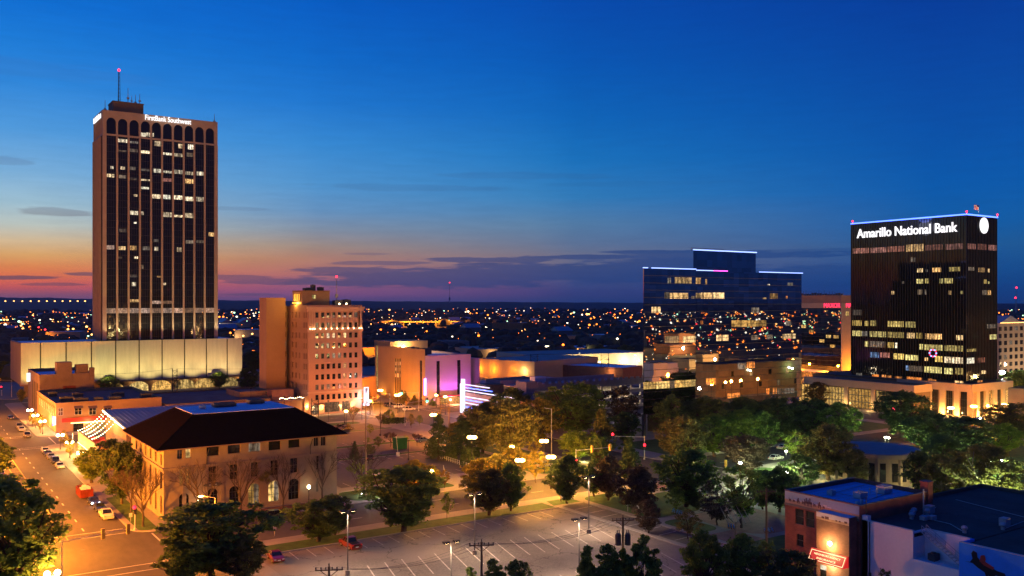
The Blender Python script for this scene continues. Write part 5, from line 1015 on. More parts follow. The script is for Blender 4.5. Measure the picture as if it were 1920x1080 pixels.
ac_unit(bb_, 147.5, 101.6, kz-.75, 2.2, 1.6, 1.2); ac_unit(bb_, 145.2, 106.2, kz-.75, .01+1.2, 1.2, .9); ac_unit(bb_, 155, 101.6, kz-.75, 2.6, 1.8, 1.5)
b = MB(); b.tube((150.2, 100, kz-.75), (150.2, 100, kz+1.2), .12); b.tube((143, 98.2, kz-.75), (143, 98.2, kz+.2), .3); b.ball((141.5, 98, kz-.3), .45); b.tube((151.8, 102.5, kz-.75), (151.8, 102.5, kz+.5), .1); b.build('vent_pipes', 'galv', bb_)
# low wing
wx0, wy0, wz0 = 139.2, 62, 11.3
wg = thing('white_wing', 'low white-walled wing with dark roof, steel stair and blue mural beside the brick building', 'building', (wx0, wy0, .14))
yS = t_at(1712, wx0); yS2 = t_at(1798, wx0)
b = MB(); b.box(wx0, wx0+.35, yS, ky0-.05, .14, wz0+.5); b.box(wx0+3.4, wx0+3.75, yS2-.0, yS-.01, .14, wz0+.4); b.box(wx0+.36, wx0+3.74, yS, yS+.35, .14, wz0+.3); b.box(wx0, wx0+.35, yS2, yS-.01, .14, 7.2); b.box(wx0+.36, wx0+3.39, yS2, yS-.01, 6.8, 7.1); b.box(wx0, wx0+.9, ky0-1.2, ky0-.06, .14, wz0+1.3); b.box(wx0+3.76, 176, wy0, wy0+.35, .14, wz0); b.build('white_walls', 'white_wall', wg)
b = MB(); b.box(wx0+.02, wx0+.4, wy0-30, yS2, .14, wz0+.45); b.box(wx0+.41, wx0+4, yS2-.35, yS2-.01, .14, wz0+.4); b.build('mural_wall', 'blue_wall', wg)
b = MB(); b.box(wx0+3.76, 186, yS2, yS-.01, wz0-.6, wz0); b.box(wx0+.36, 186, yS, ky0-.06, wz0-.6, wz0); b.box(wx0+.41, 186, wy0-30, yS2-.36, wz0-.6, wz0); b.box(160.9, 186, ky0-.05, 99.5, wz0-.6, wz0); b.build('roof', 'dark_roof', wg)
b = MB(); b.box(160.9, 186, 99.5, 99.9, .14, wz0+.7); b.box(186, 186.4, wy0-30, 99.9, .14, wz0+.7); b.build('far_parapet', 'dark_roof', wg)
b = MB(); b.box(wx0-.06, wx0+.41, yS, ky0-1.25, wz0+.5, wz0+.6); b.box(wx0+3.34, wx0+3.8, yS2, yS-.05, wz0+.4, wz0+.5); b.box(wx0-.05, wx0+.45, wy0-30, yS2-.05, wz0+.45, wz0+.55); b.build('wall_coping', 'white_trim', wg)
b = MB()
for k in range(6): b.box(145+k*6.5, 145.12+k*6.5, wy0, ky0-.2, wz0, wz0+.03)
b.build('roof_seams', 'ac_dark', wg)
b = MB(); b.path([(147, 81.5, wz0+.12), (150.5, 86, wz0+.12), (151, 92, wz0+.12), (160.5, 94.5, wz0+.12)], .07, 6); b.path([(154.5, 79, wz0+.1), (166, 80, wz0+.1), (170, 96, wz0+.1)], .06, 6); b.build('roof_pipe', 'galv', wg)
b = MB()
for k in range(9): b.box(kx0+.5, kx1-.5, ky0+1.6+k*1.6, ky0+1.66+k*1.6, kz-.75, kz-.72)
b.path([(141.5, 98, kz-.66), (146, 99.2, kz-.66), (155, 101, kz-.66)], .06, 6); b.path([(147.5, 102.4, kz-.66), (147.5, 107, kz-.66), (158, 108, kz-.66)], .05, 6); b.build('roof_seams', 'steel_grey', bb_)
b = MB(); n = 13; yA, yB = yS-.8, yS2+.3
def st(f_, dx, dz): return (wx0+1.2+dx, yA+(yB-yA)*f_, wz0+.3+(7.1-wz0)*f_+dz)
for dx in (0, 1.3): b.path([st(0, dx, 0), st(1, dx, 0)], .09, 5); b.path([st(0, dx, 1.1), st(1, dx, 1.1)], .05, 5); b.path([st(0, dx, .6), st(1, dx, .6)], .035, 5)
for k in range(n): f_ = k/(n-1); p = st(f_, 0, 0); b.box(p[0], p[0]+1.3, p[1]-.16, p[1]+.16, p[2]-.03, p[2]+.03)
for k in range(5):
    for dx in (0, 1.3): b.tube(st(k/4, dx, 0), st(k/4, dx, 1.1), .04, None, 5)
b.build('steel_stair', 'galv', wg)
ac_unit(wg, wx0+2.2, (yS+yS2)/2+1.6, 7.1, 1.6, 1.2, 1.2, 'ac_dark')
for k, (x, y, q) in enumerate(((150.5, 93, 0), (152.3, 93.8, 0), (153.5, 92, 0), (155.2, 92.6, 1), (149.6, 90.2, 2), (151.0, 89.6, 2), (147, 81.5, 0), (154.5, 79, 0), (157, 80, 1), (148.6, 92.0, 0))):
    m = MB()
    if q == 0: m.tube((x, y, wz0), (x, y, wz0+.5), .35); m.ball((x, y, wz0+.85), .55, .55, .42)
    elif q == 1: m.box(x-.8, x+.8, y-.6, y+.6, wz0+.1, wz0+1.5)
    else: m.box(x-.7, x+.7, y-.5, y+.5, wz0+.1, wz0+.8)
    m.build('roof_vent', 'ac_metal', wg)
m = MB(); m.tube((154.3, 93.2, wz0), (154.3, 93.2, wz0+4.4), .13, None, 6); m.build('vent_stack', 'galv', wg)
m = MB(); m.tube((kx0+1.1, ky0-.4, wz0), (kx0+1.1, ky0-.4, kz+1.5), .08, None, 6); m.tube((wx0-.12, ky0-1.6, 1), (wx0-.12, ky0-1.6, wz0+.4), .09, None, 6); m.box(wx0-.25, wx0-.02, ky0-1.9, ky0-1.5, 2, 2.9); m.build('conduits', 'steel_dark', wg)
def mur(pts, mt, name, d):
    x = wx0-.0; m = MB(); m.poly([(x-d, yS2-.3-a, zz+4.0) for a, zz in pts][::1]); m.poly([(x-d+.01, yS2-.3-a, zz+4.0) for a, zz in pts][::-1]); m.build(name, mt, wg)
ox = .7
mur([(ox, 4.9), (ox+.8, 5.0), (ox+1.2, 5.6), (ox+1.0, 6.4), (ox+1.3, 6.9), (ox+1.9, 6.7), (ox+2.0, 6.0), (ox+2.6, 5.4), (ox+4.0, 5.0), (ox+5.0, 4.6), (ox+6.2, 4.5), (ox+6.5, 3.6), (ox+6.1, 3.1), (ox+5.4, 3.8), (ox+4.8, 3.9), (ox+4.4, 3.2), (ox+3.6, 3.6), (ox+4.2, 2.0), (ox+3.9, 2.0), (ox+3.1, 3.9), (ox+2.0, 4.4), (ox+1.2, 4.9)], 'mural_black', 'painted_horse', .03)
mur([(ox+2.3, 5.5), (ox+2.5, 6.4), (ox+3.1, 6.6), (ox+3.3, 6.0), (ox+3.2, 5.6), (ox+4.6, 5.0), (ox+4.4, 4.6), (ox+3.0, 5.0)], 'red_band', 'painted_rider', .045)
# ------------------------------------------------------------ park rotunda
rc = (226.5, 151.5); rr = 11.8
rt = thing('rotunda', 'round stone pavilion with a pale roof among park trees', 'pavilion', (*rc, .14))
oc = lambda r, n=12, a0=.13: [(rc[0]+r*math.cos(a0+2*math.pi*k/n), rc[1]+r*math.sin(a0+2*math.pi*k/n)) for k in range(n)]
b = MB(); b.prism(oc(rr), .14, 7.6); b.prism(oc(rr+.7), 7.6, 8.8); b.build('walls', 'limestone', rt); b = MB(); b.prism(oc(rr+.2), 8.8, 8.9); b.build('roof', 'roof_tan', rt)
for k in range(12):
    p, q = oc(rr)[k], oc(rr)[(k+1) % 12]; p, q = Vector(p), Vector(q); d = (q-p).normalized(); nrm = Vector((d.y, -d.x)); mid = (p+q)/2
    for s_ in (-1.6, 1.6):
        c = mid+d*s_; m = MB()
        P0 = [c+d*-.75-nrm*.02, c+d*.75-nrm*.02, c+d*.75+nrm*.08, c+d*-.75+nrm*.08]
        m.prism([tuple(v) for v in P0], 1.4, 6.4); m.build('window', 'window_glass', rt)
    m = MB(); c = p; m.prism([(c.x+.5*math.cos(t), c.y+.5*math.sin(t)) for t in [j*math.pi/4 for j in range(8)]], .14, 7.59); m.build('pilaster', 'limestone', rt)
for x, y in ((221, 137), (210, 146), (233, 136), (212, 158)): light(rt, (x, y, 2.5), 210, YEL, .5)
# white hall seen only in the mirror facade
wh = simple_box('white_hall', 'white hall with green and warm wall lamps, seen mirrored in the glass office', 'building', 'stucco_dark', 352, 420, 158, 178, 17, 'membrane_dark', .8)
for x, c, e in ((376, YEL, 160), (410, (.6, 1, .35), 520)):
    m = MB(); m.ball((x, 178.6, 13.4), .6); m.build('wall_lamp', 'globe_green', wh); light(wh, (x, 180.5, 13), e, c, .4)
for k in range(9):
    x = 356+k*7.4; m = MB(); m.box(x, x+2.2, 178, 178.1, 4+6*(k % 2), 7+6*(k % 2)); m.build('window', 'lit_warm' if k in (3, 6, 7) else 'window_glass', wh)
# ------------------------------------------------------------ trees
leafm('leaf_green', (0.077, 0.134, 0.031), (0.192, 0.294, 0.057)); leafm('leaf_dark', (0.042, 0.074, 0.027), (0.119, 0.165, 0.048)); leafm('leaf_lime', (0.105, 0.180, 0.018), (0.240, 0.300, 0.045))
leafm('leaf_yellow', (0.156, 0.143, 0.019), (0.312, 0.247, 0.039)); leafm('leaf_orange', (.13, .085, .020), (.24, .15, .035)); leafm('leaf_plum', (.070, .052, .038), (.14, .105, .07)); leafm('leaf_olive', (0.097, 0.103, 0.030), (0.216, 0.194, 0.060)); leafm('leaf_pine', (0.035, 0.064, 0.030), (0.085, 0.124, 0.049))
def bent(b, p, q, r0, r1, n=4, mi=0, rr=None, amp=.1):
    rr = rr or R; p = Vector(p); q = Vector(q); ln = (q-p).length; last = p; lr = r0
    for k in range(1, n+1):
        f_ = k/n; x = p.lerp(q, f_)
        if k < n: x = x+Vector((rr.uniform(-1, 1), rr.uniform(-1, 1), rr.uniform(-.3, .6)))*ln*amp
        r = r0+(r1-r0)*f_; b.tube(last, x, lr, r, 6, mi, caps=False); last = x; lr = r
def leaves(b, c, rad, n, size, rr):
    for _ in range(n):
        while True:
            o = Vector((rr.uniform(-1, 1), rr.uniform(-1, 1), rr.uniform(-1, 1)))
            if o.length < 1: break
        o = o*(.55+.45*rr.random()); p = Vector(c)+Vector((o.x*rad, o.y*rad, o.z*rad*.75))
        nrm = Vector((rr.gauss(0, 1), rr.gauss(0, 1), rr.gauss(.5, 1))).normalized(); a = nrm.orthogonal().normalized(); a.rotate(Matrix.Rotation(rr.uniform(0, 6.28), 3, nrm)); e = nrm.cross(a)
        s = size*rr.uniform(.6, 1.3); b.poly([p-a*s*.5, p+e*s*.28-nrm*s*.06, p+a*s*.5, p-e*s*.28-nrm*s*.06])
def make_broad(seed, n_cl, per, size, shape='round', trunk=.28, low=.26):
    """nominal 10 m high, 10 m wide broadleaf: trunk and limbs reach leaf clumps set on an uneven crown"""
    rr = random.Random(seed); t = MB(); c = MB(); base = 10*low; cz = (10+base)/2
    bent(t, (0, 0, -.3), (rr.uniform(-.3, .3), rr.uniform(-.3, .3), base+.4), trunk, trunk*.72, 4, rr=rr, amp=.03)
    lobes = [(rr.uniform(0, 6.28), rr.uniform(.72, 1.0)) for _ in range(7)]
    limbs = []
    for k in range(n_cl):
        th = rr.uniform(0, 6.28); u = rr.uniform(-1, 1); rad = rr.random()**.4
        lob = 1.12-.42*abs(math.sin(1.5*th+lobes[0][0]))**2-.2*abs(math.sin(2.5*th+u*3+lobes[1][0]))
        if shape == 'cone': wz = max(.12, (1-u)*.5)*1.0
        elif shape == 'umbrella': wz = math.sqrt(max(0, 1-u*u))*(.75+.35*max(0, u+.3))
        elif shape == 'column': wz = .62*(1-abs(u)**3)
        else: wz = math.sqrt(max(.02, 1-u*u))
        p = (math.cos(th)*4.6*wz*rad*lob, math.sin(th)*4.6*wz*rad*lob, cz+u*(10-base)*.46*(1+.14*math.sin(th*2+lobes[2][0])))
        leaves(c, p, rr.uniform(.5, 1.12)*(.8 if shape == 'column' else 1), per, size, rr)
        if k % 3 == 0: limbs.append(p)
    for p in limbs:
        z0 = rr.uniform(base*.75, min(p[2], cz)); bent(t, (0, 0, min(z0, base+.4)), p, trunk*.36, .03, 4, rr=rr, amp=.07)
    tm = t.build('trunk', 'bark', None); cm_ = c.build('crown', 'leaf_green', None); return tm, cm_
def make_bare(seed, leafy=0):
    rr = random.Random(seed); t = MB(); c = MB()
    def grow(p, d, ln, r, lvl):
        q = Vector(p)+Vector(d)*ln; bent(t, p, q, r, r*.62, 3, rr=rr, amp=.05)
        if leafy and lvl <= 1 and rr.random() < leafy: leaves(c, q, .5, 6, .34, rr)
        if lvl == 0: return
        for k in range(3 if lvl > 1 else 4):
            nd_ = (Vector(d)+Vector((rr.uniform(-1, 1), rr.uniform(-1, 1), rr.uniform(-.25, .55)))*.72).normalized()
            grow(q if k else Vector(p).lerp(q, .7), nd_, ln*rr.uniform(.6, .8), r*.6, lvl-1)
    bent(t, (0, 0, -.2), (0, 0, 2.2), .22, .17, 3, rr=rr, amp=.02)
    for k in range(5):
        a = k*1.26+rr.uniform(-.3, .3); grow((0, 0, 1.8+.25*k), Vector((math.cos(a)*.62, math.sin(a)*.62, 1)).normalized(), 2.5, .12, 4 if k < 4 else 3)
    return t.build('trunk', 'bark', None), (c.build('crown', 'leaf_olive', None) if leafy else None)
def make_pine(seed):
    rr = random.Random(seed); t = MB(); c = MB(); t.tube((0, 0, -.2), (0, 0, 9.8), .22, .03, 7)
    for k in range(17):
        z = 1.2+k*.52; r = 3.9*(1-(z/10.2))**.85+.25
        for j in range(int(6+r*2)):
            a = rr.uniform(0, 6.28); rl = r*rr.uniform(.7, 1.08); e = (math.cos(a)*rl, math.sin(a)*rl, z-rl*.16+rr.uniform(-.2, .3)); t.tube((0, 0, z), e, .035, .01, 4, caps=False)
            for q in range(5): f_ = .3+.17*q; leaves(c, (e[0]*f_, e[1]*f_, z+(e[2]-z)*f_), .42, 7, .36, rr)
    return t.build('trunk', 'bark', None), c.build('crown', 'leaf_pine', None)
def make_hedge(seed):
    rr = random.Random(seed); t = MB(); c = MB(); t.tube((0, 0, -.1), (0, 0, 6), .25, .1, 6)
    for k in range(900):
        u = rr.uniform(0, 6.28); z = rr.uniform(.6, 9.6); r = 4.4*(1-.25*(z/10)**3)*rr.uniform(.86, 1.0); leaves(c, (math.cos(u)*r, math.sin(u)*r, z), .5, 4, .7, rr)
    for k in range(140): u = rr.uniform(0, 6.28); r = 3.6*math.sqrt(rr.random()); leaves(c, (math.cos(u)*r, math.sin(u)*r, 9.5), .6, 4, .7, rr)
    return t.build('trunk', 'bark', None), c.build('crown', 'leaf_dark', None)
TK = {'round': make_broad(1, 150, 62, .46, low=.16), 'round2': make_broad(2, 165, 58, .44, low=.12), 'open': make_broad(3, 84, 50, .42, 'umbrella', .2, .24), 'oval': make_broad(4, 130, 58, .46, 'column', .2, .08), 'cone': make_broad(5, 130, 56, .46, 'cone', .2, .08),
      'broad': make_broad(6, 190, 62, .40, 'umbrella', .3, .14), 'loose': make_broad(8, 70, 44, .42, 'round', .13, .24), 'bare': make_bare(11), 'bare2': make_bare(12), 'sparse': make_bare(13, .7), 'pine': make_pine(21), 'hedge': make_hedge(22)}
proto_used = set()
def _size(kind):
    tm, cm_ = TK[kind]; v = [q.co for q in (cm_ or tm).data.vertices]; r = sorted(math.hypot(q.x, q.y) for q in v); return 2*r[int(len(r)*.94)], max(q.z for q in v)
TB = {k: _size(k) for k in TK}
for k in ('bare', 'bare2', 'sparse'): TB[k] = (_size(k)[0] if k != 'sparse' else 2*max(math.hypot(q.co.x, q.co.y) for q in TK[k][0].data.vertices)*.8, max(q.co.z for q in TK[k][0].data.vertices))
TN = {'pine': 'pine_tree', 'bare': 'bare_tree', 'bare2': 'bare_tree', 'sparse': 'thin_tree', 'hedge': 'clipped_shrub'}
def tree(kind, x, y, yt, wpx, mat, label, trunkm=None, group=None, st_=None, name=None):
    """tree standing on the surveyed ground point (x,y) whose top reaches row yt and whose crown is wpx wide on the photograph"""
    s, t = st_ if st_ else G(x, y, .14); D = depth(s, t); h = max(2.0, z_at(s, t, yt)-.14); w_ = wpx*D/FPX
    o = thing(name or TN.get(kind, 'broadleaf_tree'), label, 'shrub' if kind == 'hedge' else 'tree', (s, t, .14), R.uniform(0, 6.28), group)
    bw, bh = TB[kind]; o.scale = (w_/bw, w_/bw, h/bh)
    for i, src in enumerate(TK[kind]):
        if src is None: continue
        key = (kind, i)
        if key in proto_used: c = src.copy(); C.objects.link(c)
        else: c = src; proto_used.add(key)
        c.parent = o; c.location = (0, 0, 0)
        m = (trunkm if i == 0 else mat)
        if m: c.material_slots[0].link = 'OBJECT'; c.material_slots[0].material = MATS[m]
    return o
T = [
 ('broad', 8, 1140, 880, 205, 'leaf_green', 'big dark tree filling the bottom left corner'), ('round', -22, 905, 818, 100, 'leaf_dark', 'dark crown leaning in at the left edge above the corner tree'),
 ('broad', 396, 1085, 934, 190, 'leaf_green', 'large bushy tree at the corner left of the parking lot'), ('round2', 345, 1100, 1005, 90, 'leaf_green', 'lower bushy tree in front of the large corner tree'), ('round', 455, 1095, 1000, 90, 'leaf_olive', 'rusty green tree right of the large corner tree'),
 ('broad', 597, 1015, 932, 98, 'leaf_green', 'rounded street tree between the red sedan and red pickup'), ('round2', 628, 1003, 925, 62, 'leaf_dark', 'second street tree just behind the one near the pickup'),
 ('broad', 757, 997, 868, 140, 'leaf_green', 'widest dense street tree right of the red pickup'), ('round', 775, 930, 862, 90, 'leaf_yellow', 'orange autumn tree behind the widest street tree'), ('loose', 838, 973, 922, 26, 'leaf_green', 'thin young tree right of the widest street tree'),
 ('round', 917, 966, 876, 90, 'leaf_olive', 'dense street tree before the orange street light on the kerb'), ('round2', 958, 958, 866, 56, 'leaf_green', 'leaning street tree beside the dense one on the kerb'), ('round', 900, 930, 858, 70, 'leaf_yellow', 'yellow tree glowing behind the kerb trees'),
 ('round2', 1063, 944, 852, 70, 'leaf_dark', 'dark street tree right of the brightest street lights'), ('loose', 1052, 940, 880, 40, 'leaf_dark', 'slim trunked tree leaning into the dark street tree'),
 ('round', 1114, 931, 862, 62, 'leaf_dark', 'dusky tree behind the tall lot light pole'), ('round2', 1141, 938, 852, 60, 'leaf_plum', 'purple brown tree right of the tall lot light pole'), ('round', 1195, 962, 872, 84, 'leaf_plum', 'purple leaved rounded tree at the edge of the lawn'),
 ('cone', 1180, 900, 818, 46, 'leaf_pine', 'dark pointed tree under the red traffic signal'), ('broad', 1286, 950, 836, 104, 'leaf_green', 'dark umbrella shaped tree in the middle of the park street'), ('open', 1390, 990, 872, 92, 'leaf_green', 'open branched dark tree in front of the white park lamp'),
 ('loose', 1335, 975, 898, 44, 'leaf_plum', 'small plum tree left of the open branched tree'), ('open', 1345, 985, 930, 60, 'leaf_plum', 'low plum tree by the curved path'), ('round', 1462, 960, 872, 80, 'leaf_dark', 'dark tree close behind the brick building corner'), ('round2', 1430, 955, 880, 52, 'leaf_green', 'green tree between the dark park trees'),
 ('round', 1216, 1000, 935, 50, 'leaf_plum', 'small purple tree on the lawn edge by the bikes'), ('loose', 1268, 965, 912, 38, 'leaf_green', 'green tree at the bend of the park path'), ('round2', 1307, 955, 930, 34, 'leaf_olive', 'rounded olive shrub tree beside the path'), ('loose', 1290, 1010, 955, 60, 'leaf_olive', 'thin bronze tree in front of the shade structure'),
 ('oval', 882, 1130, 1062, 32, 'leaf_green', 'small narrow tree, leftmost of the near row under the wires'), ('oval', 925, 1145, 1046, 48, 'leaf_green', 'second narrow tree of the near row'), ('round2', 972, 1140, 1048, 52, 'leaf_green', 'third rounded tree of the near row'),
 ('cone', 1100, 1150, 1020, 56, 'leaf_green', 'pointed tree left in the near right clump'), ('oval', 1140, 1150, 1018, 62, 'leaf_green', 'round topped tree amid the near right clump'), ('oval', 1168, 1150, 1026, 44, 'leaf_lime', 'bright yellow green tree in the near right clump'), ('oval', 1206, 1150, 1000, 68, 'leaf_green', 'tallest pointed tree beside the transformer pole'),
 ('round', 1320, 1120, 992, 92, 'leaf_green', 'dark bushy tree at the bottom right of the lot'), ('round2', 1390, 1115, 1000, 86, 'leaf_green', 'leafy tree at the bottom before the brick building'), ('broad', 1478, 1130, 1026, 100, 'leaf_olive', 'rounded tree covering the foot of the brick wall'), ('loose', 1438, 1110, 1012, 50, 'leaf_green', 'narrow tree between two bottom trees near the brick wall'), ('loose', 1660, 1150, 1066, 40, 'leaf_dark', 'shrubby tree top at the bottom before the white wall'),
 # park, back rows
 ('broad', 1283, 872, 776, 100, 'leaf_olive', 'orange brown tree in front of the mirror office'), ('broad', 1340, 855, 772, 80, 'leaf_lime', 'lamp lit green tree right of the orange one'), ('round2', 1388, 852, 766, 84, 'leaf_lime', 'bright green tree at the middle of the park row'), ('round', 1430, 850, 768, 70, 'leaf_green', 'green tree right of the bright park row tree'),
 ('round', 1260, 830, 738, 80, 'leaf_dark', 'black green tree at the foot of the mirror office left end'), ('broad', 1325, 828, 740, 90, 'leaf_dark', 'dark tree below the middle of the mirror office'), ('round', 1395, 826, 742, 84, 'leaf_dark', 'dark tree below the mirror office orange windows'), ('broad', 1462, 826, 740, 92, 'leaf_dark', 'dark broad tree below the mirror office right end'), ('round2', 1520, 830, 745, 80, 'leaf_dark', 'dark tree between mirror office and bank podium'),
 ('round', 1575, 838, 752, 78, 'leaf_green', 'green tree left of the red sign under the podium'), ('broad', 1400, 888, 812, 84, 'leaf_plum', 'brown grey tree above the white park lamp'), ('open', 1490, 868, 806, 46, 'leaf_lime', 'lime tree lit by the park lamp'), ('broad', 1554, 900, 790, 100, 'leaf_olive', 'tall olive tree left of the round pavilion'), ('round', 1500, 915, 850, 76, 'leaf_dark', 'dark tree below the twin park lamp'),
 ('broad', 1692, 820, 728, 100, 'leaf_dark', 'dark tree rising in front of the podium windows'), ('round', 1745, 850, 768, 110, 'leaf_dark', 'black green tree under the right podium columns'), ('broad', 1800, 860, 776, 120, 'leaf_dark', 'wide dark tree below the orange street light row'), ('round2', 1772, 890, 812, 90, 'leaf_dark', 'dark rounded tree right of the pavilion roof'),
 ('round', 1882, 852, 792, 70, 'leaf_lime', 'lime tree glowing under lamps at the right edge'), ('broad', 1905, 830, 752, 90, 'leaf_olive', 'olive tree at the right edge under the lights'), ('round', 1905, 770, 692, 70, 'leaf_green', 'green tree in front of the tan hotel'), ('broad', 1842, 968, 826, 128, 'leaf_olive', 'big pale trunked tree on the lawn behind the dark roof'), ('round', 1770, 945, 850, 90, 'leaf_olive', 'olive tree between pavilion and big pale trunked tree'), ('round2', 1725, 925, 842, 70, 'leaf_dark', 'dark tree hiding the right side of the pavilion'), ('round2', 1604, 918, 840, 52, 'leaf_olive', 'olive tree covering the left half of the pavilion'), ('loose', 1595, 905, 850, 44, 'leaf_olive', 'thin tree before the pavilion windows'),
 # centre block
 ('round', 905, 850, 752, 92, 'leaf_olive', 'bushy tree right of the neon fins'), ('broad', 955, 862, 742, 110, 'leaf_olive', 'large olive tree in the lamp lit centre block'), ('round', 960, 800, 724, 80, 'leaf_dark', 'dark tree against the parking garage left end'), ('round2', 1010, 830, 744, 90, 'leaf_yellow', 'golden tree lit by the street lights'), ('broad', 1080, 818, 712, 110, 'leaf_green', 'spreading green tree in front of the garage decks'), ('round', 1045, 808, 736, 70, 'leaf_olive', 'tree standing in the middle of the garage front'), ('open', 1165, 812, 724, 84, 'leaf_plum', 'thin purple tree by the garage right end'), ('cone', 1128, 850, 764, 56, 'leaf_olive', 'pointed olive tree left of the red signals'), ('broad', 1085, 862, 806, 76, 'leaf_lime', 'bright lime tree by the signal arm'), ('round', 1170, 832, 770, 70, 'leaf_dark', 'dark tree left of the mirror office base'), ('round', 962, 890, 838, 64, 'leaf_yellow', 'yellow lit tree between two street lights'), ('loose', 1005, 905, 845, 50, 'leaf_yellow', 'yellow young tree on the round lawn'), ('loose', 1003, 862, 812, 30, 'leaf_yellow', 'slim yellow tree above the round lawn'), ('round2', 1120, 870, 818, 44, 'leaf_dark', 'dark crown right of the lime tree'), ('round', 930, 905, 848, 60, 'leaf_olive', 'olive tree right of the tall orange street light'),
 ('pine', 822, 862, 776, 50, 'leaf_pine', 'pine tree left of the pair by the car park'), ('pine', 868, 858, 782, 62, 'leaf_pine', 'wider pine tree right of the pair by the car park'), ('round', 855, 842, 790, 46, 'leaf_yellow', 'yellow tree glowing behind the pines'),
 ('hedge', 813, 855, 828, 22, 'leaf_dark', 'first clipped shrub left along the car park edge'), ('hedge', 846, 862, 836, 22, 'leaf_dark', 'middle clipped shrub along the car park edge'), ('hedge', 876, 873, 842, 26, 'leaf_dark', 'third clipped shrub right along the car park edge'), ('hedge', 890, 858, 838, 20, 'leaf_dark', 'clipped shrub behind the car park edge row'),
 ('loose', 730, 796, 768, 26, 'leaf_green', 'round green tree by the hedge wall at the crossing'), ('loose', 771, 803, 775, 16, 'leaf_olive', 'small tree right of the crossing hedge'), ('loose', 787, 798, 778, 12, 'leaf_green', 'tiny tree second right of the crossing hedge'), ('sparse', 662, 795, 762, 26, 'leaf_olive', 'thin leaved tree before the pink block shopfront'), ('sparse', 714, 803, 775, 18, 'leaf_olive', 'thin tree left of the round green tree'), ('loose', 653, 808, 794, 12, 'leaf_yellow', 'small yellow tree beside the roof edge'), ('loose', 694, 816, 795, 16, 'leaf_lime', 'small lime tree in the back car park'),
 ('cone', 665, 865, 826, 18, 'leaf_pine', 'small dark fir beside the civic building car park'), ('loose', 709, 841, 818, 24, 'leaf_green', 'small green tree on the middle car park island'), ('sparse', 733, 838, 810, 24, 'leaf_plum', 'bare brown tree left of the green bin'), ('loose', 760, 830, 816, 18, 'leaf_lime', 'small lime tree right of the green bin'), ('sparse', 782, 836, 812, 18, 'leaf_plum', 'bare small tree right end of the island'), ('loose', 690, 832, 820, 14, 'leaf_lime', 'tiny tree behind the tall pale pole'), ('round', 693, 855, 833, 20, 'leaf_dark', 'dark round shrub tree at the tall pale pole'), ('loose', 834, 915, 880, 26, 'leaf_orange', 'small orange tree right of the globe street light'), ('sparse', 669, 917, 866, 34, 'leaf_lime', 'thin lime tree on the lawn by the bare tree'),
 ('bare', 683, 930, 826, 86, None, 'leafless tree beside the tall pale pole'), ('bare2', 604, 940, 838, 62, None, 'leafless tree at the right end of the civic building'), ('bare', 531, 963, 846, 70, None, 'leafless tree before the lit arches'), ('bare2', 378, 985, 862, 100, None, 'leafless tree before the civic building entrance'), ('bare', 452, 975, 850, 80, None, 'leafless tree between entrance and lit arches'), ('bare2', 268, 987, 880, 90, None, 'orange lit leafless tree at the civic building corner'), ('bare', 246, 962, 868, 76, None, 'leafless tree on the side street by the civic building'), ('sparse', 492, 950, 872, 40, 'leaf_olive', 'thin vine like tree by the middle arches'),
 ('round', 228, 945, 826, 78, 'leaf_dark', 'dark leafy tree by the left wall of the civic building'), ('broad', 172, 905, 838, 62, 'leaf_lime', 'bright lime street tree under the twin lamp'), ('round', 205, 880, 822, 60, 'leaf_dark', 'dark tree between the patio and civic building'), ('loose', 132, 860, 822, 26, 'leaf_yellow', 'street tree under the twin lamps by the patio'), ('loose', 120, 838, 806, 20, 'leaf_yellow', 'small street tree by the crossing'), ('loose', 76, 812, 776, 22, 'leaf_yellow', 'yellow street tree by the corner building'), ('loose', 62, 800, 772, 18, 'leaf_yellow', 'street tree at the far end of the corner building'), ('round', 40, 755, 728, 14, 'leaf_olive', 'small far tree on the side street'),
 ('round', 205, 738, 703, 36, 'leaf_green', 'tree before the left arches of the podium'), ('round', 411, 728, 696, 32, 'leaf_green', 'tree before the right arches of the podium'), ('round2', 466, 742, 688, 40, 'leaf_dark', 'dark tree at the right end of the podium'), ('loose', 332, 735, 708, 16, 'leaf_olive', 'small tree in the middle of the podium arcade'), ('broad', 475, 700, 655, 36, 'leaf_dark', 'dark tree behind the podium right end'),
 ('loose', 690, 765, 735, 26, 'leaf_orange', 'orange lit street tree right of the neon blade'), ('cone', 758, 760, 732, 20, 'leaf_olive', 'pointed tree before the tan hall windows'), ('loose', 745, 762, 740, 16, 'leaf_yellow', 'yellow tree before the tan hall'), ('cone', 777, 760, 740, 18, 'leaf_olive', 'small pointed tree at the hall corner'), ('cone', 812, 762, 745, 14, 'leaf_green', 'small pointed tree before the violet front'), ('loose', 893, 800, 770, 30, 'leaf_plum', 'purple lit tree below the neon fins'),
